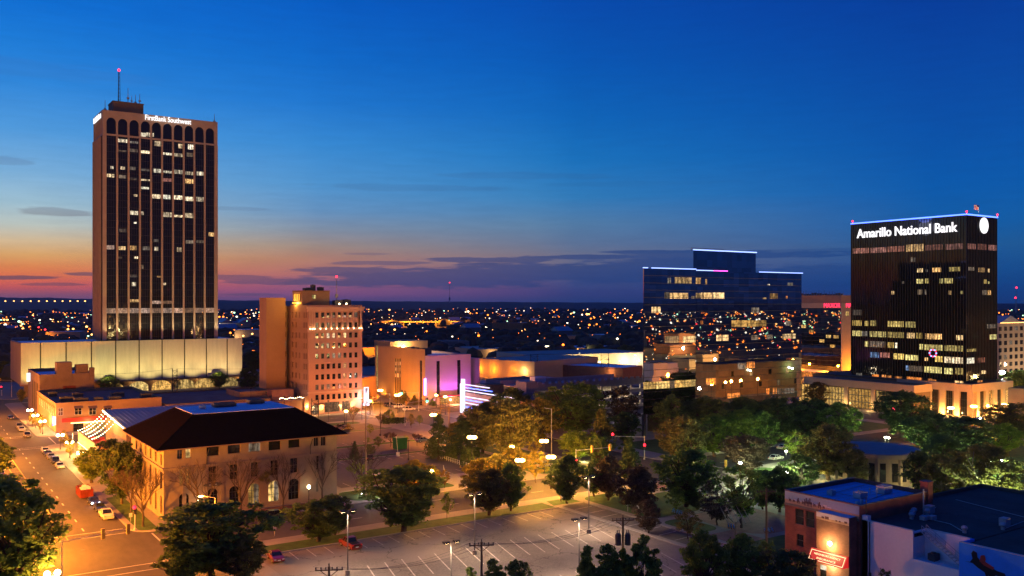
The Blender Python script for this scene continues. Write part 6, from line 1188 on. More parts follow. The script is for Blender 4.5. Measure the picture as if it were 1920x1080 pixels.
 ('cone', 908, 706, 682, 9, 'leaf_green', 'first small tree along the orange warehouse'), ('cone', 921, 706, 682, 10, 'leaf_green', 'second small tree along the orange warehouse'), ('cone', 937, 702, 681, 11, 'leaf_green', 'third small tree along the orange warehouse'), ('cone', 949, 704, 687, 11, 'leaf_green', 'fourth small tree along the orange warehouse'), ('loose', 981, 705, 688, 9, 'leaf_olive', 'thin tree at the right end of the orange warehouse'), ('round', 1125, 672, 644, 22, 'leaf_olive', 'olive tree above the white lit warehouse'), ('broad', 1172, 674, 645, 30, 'leaf_olive', 'second olive tree above the white lit warehouse'), ('round', 1560, 735, 694, 40, 'leaf_yellow', 'yellow tree at the foot of the framed office'), ('round', 1535, 760, 715, 50, 'leaf_orange', 'orange lit tree left of the bank podium'), ('round', 12, 712, 676, 50, 'leaf_dark', 'dark tree at the left edge beyond the podium'), ('round2', 455, 660, 640, 60, 'leaf_dark', 'dark crown just right above the podium roof')]
for k_, mat_, x_, y_, yt_, w__, m_, lb_ in []: pass
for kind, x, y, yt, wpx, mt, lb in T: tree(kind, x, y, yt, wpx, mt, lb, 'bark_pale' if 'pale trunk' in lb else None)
hb = thing('hedge_wall', 'dark clipped hedge behind the small lawn at the lit crossing', 'hedge', (*G(738, 797), .14)); b = MB(); (s0, t0), (s1, t1) = G(716, 797), G(760, 795); rr = random.Random(5)
for k in range(900): f_ = rr.random(); leaves(b, (s0+(s1-s0)*f_, t0+(t1-t0)*f_+rr.uniform(-.8, .8), .5+rr.random()*2.2), .35, 3, .5, rr)
b.build('foliage', 'leaf_dark', hb)
# ------------------------------------------------------------ distant canopy and town lights
b = MB(); rr = random.Random(9)
for k in range(3600):
    a = math.radians(rr.uniform(-33, 33)); r = 620*math.exp(rr.random()*2.05); t_ = a+YAW; x, y = r*math.sin(t_), r*math.cos(t_)
    if 30 < x < 640 and y < 640: continue
    s_ = rr.uniform(4, 9)*(1+r/5000); b.ball((x, y, s_*.35), s_*rr.uniform(.8, 1.6), s_*rr.uniform(.8, 1.6), s_*rr.uniform(.7, 1.1), 7, 4)
pm('canopy_mass', (.04, .042, .034), .95, .5, .06); o = b.build('distant_canopy', 'canopy_mass')
rr = random.Random(88); hm0 = None
for k in range(84):
    x = rr.choice([rr.uniform(0, 174), rr.uniform(412, 486), rr.uniform(684, 1203), rr.uniform(684, 1203), rr.uniform(860, 1203)]); y = 576+56*rr.random()**1.3; s, t = G(x, y)
    if hm0 is None:
        q = MB(); q.box(-7, 7, -5, 5, 0, 5.0); q.build('x_', 'far_wall').name = 'house_walls'; hm0 = bpy.data.objects['house_walls']; q2 = MB()
        q2.poly([(-7.6, -5.6, 4.9), (7.6, -5.6, 4.9), (7.6, 0, 8.2), (-7.6, 0, 8.2)]); q2.poly([(7.6, 5.6, 4.9), (-7.6, 5.6, 4.9), (-7.6, 0, 8.2), (7.6, 0, 8.2)]); q2.poly([(-7, -5, 5), (-7, 0, 8), (-7, 5, 5)]); q2.poly([(7, 5, 5), (7, 0, 8), (7, -5, 5)]); hr0 = q2.build('roof', 'metal_roof')
    h = thing('far_house', 'small gabled house among dark trees toward the horizon', 'house', (s, t, 0), rr.choice([0, 1.57, .1]), 'far small houses'); f_ = rr.uniform(.9, 2.0); h.scale = (f_, f_, f_*rr.uniform(.8, 1.1))
    for src in (hm0, hr0):
        c = src if k == 0 else src.copy()
        if k: C.objects.link(c)
        c.parent = h; c.location = (0, 0, 0)
    hm0.name = 'walls' if k == 0 else hm0.name; tag(o, 'dark far tree canopy spreading to the horizon', 'trees', None, 'stuff')
lampmesh = {}
def far_lamp(x, y, mt, k=1.0, hgt=11.0, gnd=0.0):
    """a street lamp far across town: pole, arm and lit head"""
    D = FPX*(CAMH-hgt)/(y-HZ) if y > 569.5 else 7000*(1-.03*(570-y)); D = min(D, 7600)
    X = (x-960)/FPX*D; s = X*U[0]+D*U[1]; t = X*V[0]+D*V[1]; z = CAMH-(y-HZ)*D/FPX; rad = .00072*D*k
    key = (mt, round(math.log(rad)*5))
    if key not in lampmesh:
        b = MB(); b.tube((0, 0, -hgt), (0, 0, 0), .22+rad*.12, None, 5, 1); b.ball((0, 0, 0), rad, None, rad*.8, 8, 5, 0)
        me = b.build('town_lamp', [mt, 'steel_dark']); lampmesh[key] = me
        o = me
    else: o = lampmesh[key].copy(); C.objects.link(o)
    o.location = (s, t, z); nm = {'far_na': 'small orange street lamp among the far town lights', 'far_white': 'small white lamp among the far town lights', 'far_green': 'small greenish lamp among the far town lights', 'far_red': 'small red lamp among the far town lights', 'far_gold': 'small golden lamp among the far town lights'}[mt]
    tag(o, nm, 'street lamp', 'far '+mt[4:].replace('na', 'orange')+' town lamps'); return o
for k in range(11): far_lamp(10+k*16.2-.25*k*k*.5, 564.6, 'far_gold', 1.15, 14)
LP = [(505,480/9,'far_na',2.0),(387,505/9,'far_gold',1.6),(405,545/9,'far_na',1.7),(970,468/9,'far_na',1.7),(975,515/9,'far_gold',1.6),(1060,512/9,'far_gold',1.6),(1145,465/9,'far_na',1.6),(1148,515/9,'far_gold',1.6),(1235,510/9,'far_gold',1.7),(1462,472/9,'far_gold',1.8),(845,360/9,'far_white',2.3),(320,385/9,'far_green',2.0),(350,395/9,'far_gold',1.8),(245,355/9,'far_green',1.7),(575,345/9,'far_white',1.6),(90,440/9,'far_white',1.9),(652,483/9,'far_red',1.4),(762,522/9,'far_red',1.5),(1195,210/9,'far_red',1.2),(1555,125/9,'far_red',1.4),(513,140/9,'far_na',1.3),(510,230/9,'far_na',1.3),(495,180/9,'far_na',1.1),(62,145/9,'far_na',1.2),(355,198/9,'far_green',1.2),(1035,122/9,'far_na',1.2),(1435,130/9,'far_gold',1.3),(1305,138/9,'far_na',1.2),(1100,268/9,'far_na',1.2),(555,280/9,'far_gold',1.1),(1550,605/9,'far_gold',1.6),(1488,630/9,'far_green',1.4),(1145,400/9,'far_white',1.2),(1218,327/9,'far_green',1.3),(1470,332/9,'far_white',1.3),(885,462/9,'far_white',1.2),(668,362/9,'far_white',1.2),(70,355/9,'far_gold',1.5),(125,357/9,'far_gold',1.5),(15,362/9,'far_green',1.5),(380,425/9,'far_green',1.4),(355,455/9,'far_gold',1.4)]
for x, y, m_, k in LP: far_lamp(x/9, 560+y, m_, k)
for x, y, m_, k in [(150,460,'far_na',1.6),(250,458,'far_na',1.6),(345,493,'far_gold',1.4),(592,455,'far_white',1.5),(858,500,'far_white',1.9),(1032,430,'far_white',1.4),(530,355,'far_green',1.3),(420,168,'far_green',1.1),(430,865,'far_na',2.0),(547,795,'far_na',1.9),(1032,800,'far_na',2.0),(755,940,'far_gold',1.6),(985,890,'far_gold',1.5),(1015,375,'far_white',1.1),(1080,378,'far_white',1.1),(665,160,'far_gold',1),(1035,182,'far_red',1),(1098,165,'far_gold',1),(250,260,'far_white',1),(345,237,'far_na',.9),(1170,448,'far_na',1.2),(690,390,'far_na',1),(350,128,'far_white',.9)]: far_lamp(400+x/13.5, 560+y/13.5, m_, k)
for x, y, m_, k in [(300,168,'far_na',1.5),(350,100,'far_na',1.1),(395,95,'far_na',1),(405,75,'far_white',1),(483,127,'far_white',1.2),(530,127,'far_white',1.2),(585,128,'far_white',1.2),(740,100,'far_white',1.1),(1038,90,'far_na',1.2),(1015,118,'far_na',1.5),(980,135,'far_na',1.2),(1158,155,'far_gold',1.4),(1186,142,'far_green',1.3),(1228,72,'far_na',1),(1320,160,'far_gold',1.9),(1340,160,'far_gold',1.5),(1270,165,'far_white',1.1),(1405,162,'far_white',1.1),(1430,162,'far_white',1.1),(1395,195,'far_na',1.2),(1360,205,'far_na',1.1),(1345,270,'far_na',1.7),(1420,263,'far_na',1.4),(1165,257,'far_white',1.5),(1118,250,'far_white',1.2),(1465,218,'far_white',1.2),(1610,195,'far_na',1.2),(1622,213,'far_na',1.2),(1603,163,'far_na',1.1),(1660,152,'far_na',1.2),(1735,127,'far_na',1),(1735,80,'far_white',1.3),(1825,78,'far_na',1.3),(1772,193,'far_na',1.3),(1860,230,'far_na',1.6),(1840,240,'far_gold',1.1),(1683,250,'far_green',1.3),(1632,412,'far_white',1.8),(885,410,'far_na',1.2),(812,432,'far_white',1.1),(205,380,'far_na',1.9),(1075,474,'far_na',2.0),(1225,522,'far_gold',1.4),(70,140,'far_white',1.4),(98,132,'far_white',1.5),(120,150,'far_na',1.2),(185,148,'far_na',1.1),(80,105,'far_na',1),(125,95,'far_green',.9),(390,135,'far_white',1),(500,232,'far_green',1),(45,155,'far_na',1.1),(1130,125,'far_na',1),(1245,565,'far_white',1.4),(1420,120,'far_na',1)]: far_lamp(860+x/5.486, 560+y/5.486, m_, k)
for x, y, m_, k in [(735,645,'far_white',1),(694,577,'far_na',1),(730,581,'far_gold',1.7),(735,609,'far_gold',2.1),(714,618,'far_na',1.6),(740,618,'far_gold',1.6),(769,590,'far_na',1.5),(791,588,'far_na',1.4),(832,598,'far_gold',1.6),(800,621,'far_na',1.5),(828,617,'far_na',1.3),(716,583,'far_white',1.2),(848,631,'far_white',1.3),(780,575,'far_white',1),(803,576,'far_gold',1),(749,574,'far_na',.9),(858,579,'far_white',1.2),(691,622,'far_na',1.5),(475,658,'far_na',2.0),(1895,575,'far_na',1.1),(1906,572,'far_white',1.1),(1890,582,'far_na',1),(1915,578,'far_gold',1),(1880,590,'far_na',1.1)]: far_lamp(x, y, m_, k)
rr = random.Random(31)
for k in range(150):
    x = rr.choice([rr.uniform(0, 176), rr.uniform(410, 486), rr.uniform(684, 1203), rr.uniform(684, 1203), rr.uniform(1873, 1919)]); y = 571+38*rr.random()**1.7
    far_lamp(x, y, rr.choice(['far_na', 'far_na', 'far_gold', 'far_white', 'far_white', 'far_green', 'far_red']), rr.uniform(.5, .95))
mast('radio_mast', 'far radio mast with a red tip above the horizon left of centre', *[v*1 for v in G(843, 577)], 0, 50+35*depth(*G(843, 577))/FPX, 2.2, 5)
for x, y, lb in ((1906, 541, 'upper red lit far mast at the right edge'), (1904, 560, 'lower red lit far mast at the right edge')):
    g = G(x, 590); mast('radio_mast', lb, g[0], g[1], 0, CAMH+(566-y)*depth(*g)/FPX, 1.2, 3.6)
sM = s_at(631, 388); mast('roof_mast', 'slim mast with a pink tip on the pink office block roof', sM, 388, fz-.5, z_at(sM, 388, 521), .22, .55)
# town behind the viewpoint, mirrored in the glass fronts
b5 = {m: MB() for m in ('far_na', 'far_gold', 'far_white')}; rr = random.Random(51)
for k in range(900):
    x = rr.uniform(-60, 1980); y = 569.5+58*rr.random()**2.0; D = min(7600, FPX*40/(y-HZ)); X = (x-960)/FPX*D; q = .00042*D*rr.choice([.6, .8, 1, 1, 1.3])
    b5[rr.choice(['far_na', 'far_na', 'far_na', 'far_gold', 'far_white'])].ball((X*U[0]+D*U[1], X*V[0]+D*V[1], 10), q, q, q, 5, 3)
for tt in (820, 1050, 1400, 1850, 2500, 3300, 4300):
    for k in range(46): x, y = -200+k*62*(tt/1500)**.5, tt+rr.uniform(-3, 3); D = depth(x, y); q = .00040*D; b5['far_na' if tt in (820, 1400, 2500, 4300) else 'far_gold'].ball((x, y, 11), q, q, q, 5, 3)
for ss in (150, 480, 900, 1500):
    for k in range(34): x, y = ss, 900+k*90; D = depth(x, y); q = .00038*D; b5['far_na'].ball((x, y, 11), q, q, q, 5, 3)
for m, b in b5.items():
    o = b.build('distant_town_lights', m); tag(o, {'far_na': 'dense orange', 'far_gold': 'dense golden', 'far_white': 'dense white'}[m]+' pinpoint lights of the far town', 'town lights', None, 'stuff')
bands = {m: MB() for m in ('far_na', 'far_white', 'far_green', 'far_gold', 'far_red')}; rr = random.Random(77)
for k in range(5200):
    a = rr.uniform(-1.15, 1.15); r = 190*math.exp(3.0*rr.random()**.8); x, y = r*math.sin(a+.35), -r*math.cos(a+.35)*.95+40
    if k >= 4000: x, y = -150-3200*rr.random()**1.7, rr.uniform(330, 2500)
    elif y > -60 and -80 < x < 300: continue
    m = rr.choice(['far_na', 'far_na', 'far_gold', 'far_gold', 'far_white', 'far_white', 'far_green', 'far_red'] if rr.random() < .75 else ['far_na']); q = (.0006*(math.hypot(x, y)+350))*rr.choice([.6, .8, 1, 1.6]); bands[m].ball((x, y, rr.uniform(4, 12)), q, q, q, 6, 4)
for m, b in bands.items():
    o = b.build('mirrored_town_lights', m); tag(o, {'far_na': 'orange', 'far_white': 'white', 'far_green': 'greenish', 'far_gold': 'golden', 'far_red': 'red'}[m]+' town lights seen mirrored in the dark glass offices', 'town lights', None, 'stuff')
rr = random.Random(4)
for k in range(48):
    x, y = rr.uniform(140, 660), -70-560*rr.random()**1.6
    o = simple_box('mirrored_building', 'low lit building seen mirrored in the glass offices', 'building', rr.choice(['warehouse', 'stucco', 'white_wall', 'brick_dull', 'hall_tan']), x, x+rr.uniform(24, 60), y-rr.uniform(16, 34), y, rr.uniform(6, 20), 'membrane_dark', .5, 'buildings mirrored in the glass offices')
    light(o, (x+12, y+6, 7), 15000, rr.choice([NA, WARM, WARM, YEL]), 1)

rr = random.Random(15); nb = 0; ml = {m: MB() for m in ('far_na', 'far_white')}
while nb < 22:
    x, y = rr.uniform(300, 560), rr.uniform(-160, 135); D = depth(x, y); X = x*U[0]+y*V[0]
    if D < 5 or 960+FPX*X/D < 2010 or (x < 430 and y > 120): continue
    nb += 1; o = simple_box('mirrored_building', 'low lit building seen mirrored in the glass offices', 'building', rr.choice(['warehouse', 'stucco', 'white_wall', 'hall_tan']), x, x+rr.uniform(14, 34), y-rr.uniform(10, 20), y, rr.uniform(5, 13), 'membrane_dark', .5, 'buildings mirrored in the glass offices')
    light(o, (x+8, y+5, 5), 5200, rr.choice([NA, WARM, WARM, YEL]), 1)
for k in range(110):
    x, y = rr.uniform(300, 600), rr.uniform(-200, 145); D = depth(x, y); X = x*U[0]+y*V[0]
    if D < 5 or 960+FPX*X/D < 2010: continue
    ml[rr.choice(['far_na', 'far_na', 'far_white'])].ball((x, y, rr.uniform(4, 9)), .38, None, None, 6, 4)
for m, b in ml.items():
    o = b.build('mirrored_town_lights', m); tag(o, {'far_na': 'nearer orange', 'far_white': 'nearer white'}[m]+' street lights seen mirrored low in the glass offices', 'town lights', None, 'stuff')
# ------------------------------------------------------------ street lights
def twin_lamp(px, py, label, zg=5.0, group=None, gm='globe_warm', en=520, col=(1, .40, .08), kind='twin'):
    """pair of globes on a short cross arm"""
    s, t = G(px, py, zg); o = thing('twin_street_lamp', label, 'street lamp', (s, t, .14), 0, group)
    b = MB(); b.tube((s, t, .14), (s, t, zg-.4), .1, .07, 8); b.tube((s, t, .14), (s, t, .9), .22, .13, 8); b.tube((s-.75, t, zg-.45), (s+.75, t, zg-.45), .05); b.ball((s, t, zg-.1), .1, None, .25); b.build('post', 'steel_dark', o)
    for d in (-.75, .75):
        m = MB(); m.ball((s+d, t, zg), .5, .5, .5); m.build('globe', gm, o, True)
    light(o, (s, t, zg), en, col, .5); return o
for x, y, lb in ((56, 769, 'twin lamp farthest up the side street'), (66.5, 779, 'second twin lamp from the far end of the side street'), (80, 790, 'third twin lamp beside the orange corner building'), (113, 816, 'twin lamp at the corner before the red fascia'), (130.5, 830, 'twin lamp beside the patio colonnade'), (152, 849, 'nearest twin lamp on the side street by the lime tree')): twin_lamp(x, y, lb, en=2300)
twin_lamp(98, 1075, 'large twin lamp at the bottom left corner', 6.5, en=2600)
def ball_lamp(px, py, label, zg, gm='globe_na', en=3000, col=NA, r=.62, two=False, name='street_lamp'):
    """tall post with a pair of flat heads set close together, or one globe"""
    s, t = G(px, py, zg); o = thing(name, label, 'street lamp', (s, t, .14))
    b = MB(); b.tube((s, t, .14), (s, t, zg-.2), .14, .08, 8); b.tube((s, t, .14), (s, t, .8), .26, .16, 8)
    if two: b.tube((s-.62*U[0], t-.62*V[0], zg-.25), (s+.62*U[0], t+.62*V[0], zg-.25), .06)
    b.build('post', 'steel_dark', o)
    for d in ((-.55, .55) if two else (0,)):
        m = MB(); m.ball((s+d*U[0], t+d*V[0], zg), r, r, r*.62); m.build('globe', gm, o, True)
    light(o, (s, t, zg-.1), en, col, .6); return o
BL = [(885, 820, 'tallest orange twin-headed street light by the clipped shrubs', 13.5, 9000, 1), (1020, 827, 'orange street light beside the slim yellow tree', 9.5, 6500, 1), (975, 863, 'orange street light behind the kerb trees', 8.6, 6500, 1), (1033, 857, 'orange street light left of the dark street tree', 8.6, 6500, 1), (808, 884, 'orange globe light by the car park exit arm', 6.8, 3800, 0),
      (813, 778, 'large orange light beside the frame poles', 9, 6000, 1), (713, 732, 'orange light before the tan hall left end', 8, 4200, 1), (745, 741, 'orange light before the tan hall triple windows', 8, 3600, 1), (750, 739, 'second orange light close to the triple windows', 8, 2400, 0), (694, 752, 'small globe light at the foot of the neon blade', 6, 1800, 0), (649, 771, 'globe light before the pink block shop windows', 6.5, 2600, 0), (835, 744, 'orange light before the violet front', 8, 2600, 0), (818, 741, 'light at the hall entrance awning', 6, 1800, 0),
      (1783, 765, 'orange street light under the podium columns', 9, 4200, 1), (1826, 762, 'orange street light second from the podium corner', 9, 5200, 1), (1856, 761, 'orange street light third from the podium corner', 9, 5200, 1), (1884, 759, 'orange street light fourth in the right row', 9, 5200, 1), (1915, 755, 'orange street light at the right edge', 9, 5200, 1), (1905, 731, 'orange light behind the right row near the hotel', 9, 3200, 0),
      (1512, 709, 'orange street light before the framed office', 9, 3600, 1), (1558, 707, 'second orange street light before the framed office', 9, 3600, 1), (475, 658.5, 'orange light behind the podium right end', 9, 6000, 0), (960, 838, 'lamp half hidden in the olive tree', 5, 700, 0), (958, 809, 'small lamp inside the large olive tree', 5, 700, 0),
      (902, 680, 'first orange globe along the warehouse', 8, 2500, 0), (930, 682, 'second orange globe along the warehouse', 8, 2500, 0), (970, 684.5, 'third orange globe along the warehouse', 8, 2500, 0), (1013, 682, 'orange globe at the warehouse corner', 8, 2500, 0), (1084, 681, 'white lamp above the brick shed left', 8, 2600, 0), (1124, 679, 'white lamp above the brick shed right', 8, 2600, 0), (1162, 677, 'lamp before the cream warehouse', 8, 2600, 0), (1191, 666, 'lamp at the cream warehouse right end', 10, 2600, 0), (1198, 676, 'lamp beside the mirror office left edge', 8, 2600, 0), (1077, 671, 'lamp at the foot of the glowing roof line', 9, 2000, 0)]
for x, y, lb, zg, e, two in BL: ball_lamp(x, y, lb, zg, 'globe_white' if 'white' in lb else 'globe_na', e*(5.0 if 725 < x < 850 and y < 760 else 12.0 if 640 < x < 850 and y < 800 else (.45 if 890 < x < 1210 and y < 700 else (7.5 if 870 < x < 1050 else 4.6))), ((1.0, .42, .055) if 870 < x < 1050 and y > 780 else NA) if 'white' not in lb else WHITE, .6 if y < 700 else .78, bool(two))
PL = [(1388, 868, 'brightest white park lamp above the open branched tree', 5.6, 2600, .5), (1399, 855, 'small pair of park lamps behind the brightest one', 5, 500, .3), (1474, 846, 'white park lamp under the lime tree', 5.5, 1500, .42), (1475, 886, 'twin park lamp behind the brick building corner', 5, 900, .4), (1660, 820, 'left white globe beside the pavilion', 5, 1100, .42), (1666, 821, 'right white globe beside the pavilion', 5, 700, .42), (1763, 852, 'greenish park lamp right of the pavilion', 5, 900, .36), (1858, 866, 'small greenish park lamp on the right lawn', 5, 700, .3), (1878, 863, 'greenish park lamp second on the right lawn', 5, 700, .32), (1877, 968, 'bright lawn floodlight behind the dark roof', 2, 6000, .42), (1532, 837, 'small lamp in the tall olive tree', 5, 350, .26), (1288, 733.5, 'white lamp before the mirror office left wing', 7, 300, .4), (1838, 784, 'white car park lamp under the orange row', 6, 700, .4), (1228, 771, 'small white lamp at the mirror office left corner', 4, 220, .28)]
for x, y, lb, zg, e, r in PL: ball_lamp(x, y, lb, zg, 'globe_green' if 'green' in lb else 'globe_white', e*2.2, GRN if y > 800 else WHITE, r, False, 'park_lamp')
for x, y in ((1860, 815), (1890, 812), (1345, 838), (1395, 838), (1100, 842), (1430, 880), (1330, 800), (1385, 800)):
    pass
s, t = G(1879, 700, 16); o = thing('floodlight_tower', 'very bright white floodlight mast right of the black tower', 'floodlight', (s, t, 0)); b = MB(); b.tube((s, t, 0), (s, t, 16), .22, .14); b.build('mast', 'steel_grey', o); b = MB(); b.ball((s, t, 16.4), 1.3, 1.3, 1.0); b.build('lamp_head', 'globe_white', o, True); light(o, (s, t-1.5, 16), 15000, (.85, .88, 1), .8)
for k, (gx, gy, e) in enumerate(((1398, 812, 900), (1340, 818, 900), (1095, 838, 1100), (1885, 836, 1100), (1292, 838, 500), (1500, 850, 500))):     # uplights in the lawn
    s, t = G(gx, gy+26, .3); o = thing('lawn_uplight', ['lawn uplight under the bright green park row tree', 'lawn uplight under the lamp lit green tree', 'lawn uplight under the lime tree by the signal arm', 'lawn uplight under the glowing lime tree at the right', 'lawn uplight below the orange brown tree', 'lawn uplight below the lime tree near the park lamp'][k], 'lamp', (s, t, .15)); b = MB(); b.tube((s, t, .15), (s, t, .5), .16, .2, 8); b.build('housing', 'steel_dark', o); light(o, (s, t-.6, .9), e, (.95, 1.0, .35), .3, name='uplight')
def cobra(s, t, dx, label, en=9000, zg=10.5):
    o = thing('street_lamp', label, 'street lamp', (s, t, .14)); b = MB(); b.tube((s, t, .14), (s, t, zg), .13, .08, 8); b.tube((s, t, zg), (s+dx*2.4, t, zg+.7), .06); b.build('post', 'galv', o)
    m = MB(); m.ball((s+dx*2.8, t, zg+.65), .55, .25, .16); m.build('lamp_head', 'globe_na', o, True); light(o, (s+dx*2.8, t, zg+.3), en, NA, .5)
for s, t, dx, en, lb in ((11.5, 196, 1, 52000, 'cobra street lamp outside the left corner of the near intersection'), (11.5, 226, 1, 52000, 'cobra street lamp on the left kerb by the dumpster'), (11.5, 262, 1, 44000, 'cobra street lamp on the left kerb of the side street'), (11.5, 318, 1, 52000, 'cobra street lamp near the far crossing left kerb'), (52, 183, -1, 3000, 'cobra street lamp hidden in the large corner tree'), (11.5, 378, 1, 36000, 'cobra street lamp beyond the far crossing'), (12, 440, 1, 36000, 'cobra street lamp farther up the side street')): cobra(s, t, dx, lb, en)
# parking lot poles
def lot_pole(px, pyb, pyt, label, two=True, en=4200):
    s, t = G(px, pyb, .15); h = z_at(s, t, pyt); o = thing('lot_light_pole', label, 'light pole', (s, t, .15))
    b = MB(); b.tube((s, t, .15), (s, t, 1.05), .45, .45, 12); b.build('concrete_base', 'concrete', o)
    b = MB(); b.tube((s, t, 1.05), (s, t, h), .13, .09, 8); b.tube((s-.9, t, h-.05), (s+.9, t, h-.05), .06); b.build('pole', 'steel_pole', o)
    for d in (-1.0, 1.0):
        m = MB(); m.box(s+d-.5, s+d+.5, t-.38, t+.38, h-.12, h+.22); hd = m.build('lamp_head', 'steel_dark', o); m = MB(); m.box(s+d-.36, s+d+.36, t-.27, t+.27, h-.16, h-.122); m.build('lens', 'globe_warm', hd)
    light(o, (s-1, t, h-.25), en*.5, (1, .66, .42), .25, 'SPOT', (s-1, t, 0), 2.6); light(o, (s+1, t, h-.25), en*.5, (1, .66, .42), .25, 'SPOT', (s+1, t, 0), 2.6); return o
lot_pole(890, 1040, 926, 'dark lot light pole in the middle of the parking lot', en=3200); lot_pole(1104, 1000, 894, 'dark lot light pole at the lawn side of the parking lot', en=3200); lot_pole(652, 1078, 958, 'lot light pole left by the red pickup', en=2900); lot_pole(846, 1118, 1016, 'lot light pole at the bottom edge with twin heads', en=3200); lot_pole(1086, 1098, 973, 'lot light pole before the pointed near trees', en=3200)
for x, yb, yt, lb in ((713, 818, 733, 'thin dark pole in the back car park'), (766, 864, 826, 'thin dark pole right of the green bin'), (646, 795, 755, 'thin pole with flat head before the pink block')):
    s, t = G(x, yb); h = z_at(s, t, yt); o = thing('thin_pole', lb, 'pole', (s, t, .14)); b = MB(); b.tube((s, t, .14), (s, t, h), .12, .08); b.tube((s, t, .14), (s, t, 1), .3, .3, 10); b.box(s-.5, s+.5, t-.2, t+.2, h, h+.15); b.build('pole', 'steel_dark', o)
s, t = G(686, 932); h = z_at(s, t, 756); o = thing('tall_pole', 'tall pale flagpole-like post beside the leafless tree', 'pole', (s, t, .14)); b = MB(); b.tube((s, t, .14), (s, t, h), .3, .16, 10); b.build('shaft', 'bark_pale', o); light(o, (s+2.5, t-2.5, 1), 350, (1, .85, .6), .3)
for x, y, lb in ((1040, 926, 'small lawn lamp left by the bare tree'), (1082, 936, 'small lawn lamp right by the bare tree')):
    x, y = 400+x*.0+(x-1040)*.27+279, 926+(y-926)*.5; s, t = G(x, y, .5); o = thing('lawn_lamp', lb, 'lamp', (s, t, .14)); m = MB(); m.tube((s, t, .14), (s, t, .45), .08); m.ball((s, t, .6), .2); m.build('lamp_body', 'globe_white', o, True); light(o, (s, t-.3, .9), 90, WHITE, .2)
# ------------------------------------------------------------ traffic signals
def signal(base, top, arm, label, heads, mat='galv', pole_r=.13):
    """pole on a surveyed ground pixel; arm vector (ds,dt); heads: (fraction along arm, lamp material, facing dir)"""
    s, t = G(*base); h = z_at(s, t, top); o = thing('traffic_signal', label, 'traffic signal', (s, t, .1))
    b = MB(); b.tube((s, t, .1), (s, t, h), pole_r, pole_r*.8, 8); b.tube((s, t, .1), (s, t, .6), .3, .25, 8)
    if arm: b.tube((s, t, h-.4), (s+arm[0], t+arm[1], h+.25), .11, .06, 8)
    b.build('mast', mat, o)
    for f_, lm, (dx, dy) in heads:
        if f_ is None: x, y, z = s+dx*.35, t+dy*.35, h*.55
        else: x, y, z = s+(arm[0]*f_ if arm else 0), t+(arm[1]*f_ if arm else 0), h-.4+.65*f_
        m = MB(); m.box(x-.3, x+.3, y-.3, y+.3, z-.95, z+.95); hd = m.build('signal_head', 'paint_yellow' if lm == 'signal_off' else 'steel_dark', o)
        for k, zz in enumerate((.6, 0, -.6)):
            m = MB(); on = (k == 0 and lm == 'signal_red') or (k == 2 and lm == 'signal_green'); r = .42 if on else .2; m.ball((x+dx*.34, y+dy*.34, z+zz), r, r, r, 8, 5); m.build('signal_lens', lm if on else 'signal_off', hd)
    return o
FC = (-.56, -.83)
signal((116, 1088), 1012, (11.5, .6), 'signal mast with a long arm across the near left intersection', ((.6, 'signal_off', (0, 1)), (.98, 'signal_off', (0, 1))))
signal((253, 995), 955, None, 'short signal post with a red light at the civic building corner', ((.5, 'signal_red', FC),))
signal((1208, 862), 817, (-10, 4), 'signal mast with two red lights before the mirror office', ((.98, 'signal_red', FC), (None, 'signal_red', FC)))
signal((1080, 898), 842, (9.5, -4.2), 'signal mast arm reaching right above the dark junction', ((.45, 'signal_off', (0, 1)), (.96, 'signal_off', (0, 1)), (None, 'signal_red', FC)))
signal((1361, 880), 868, None, 'yellow backed signal post on the park street', ((.5, 'signal_off', (1, 0)),))
signal((699, 776), 744, (6, 0), 'white signal pole at the pink block corner', ((.4, 'signal_off', (-1, 0)),)); signal((759, 799), 755, (13, 3), 'white signal mast by the hedge at the lit crossing', ((.05, 'signal_off', (0, 1)), (.9, 'signal_green', FC)))
signal((731, 768), 737, (-5, 0), 'far signal pole before the tan hall', ((.5, 'signal_off', (0, 1)),)); signal((785, 771), 735, (-8, 2), 'signal pole at the hall corner with a green light', ((.95, 'signal_green', FC), ))
signal((3, 742), 727, None, 'far red signal at the left edge of the side street', ((.5, 'signal_red', FC),)); signal((22, 745), 712, (-6, -1), 'far signal frame on the side street', ((.9, 'signal_off', FC),))
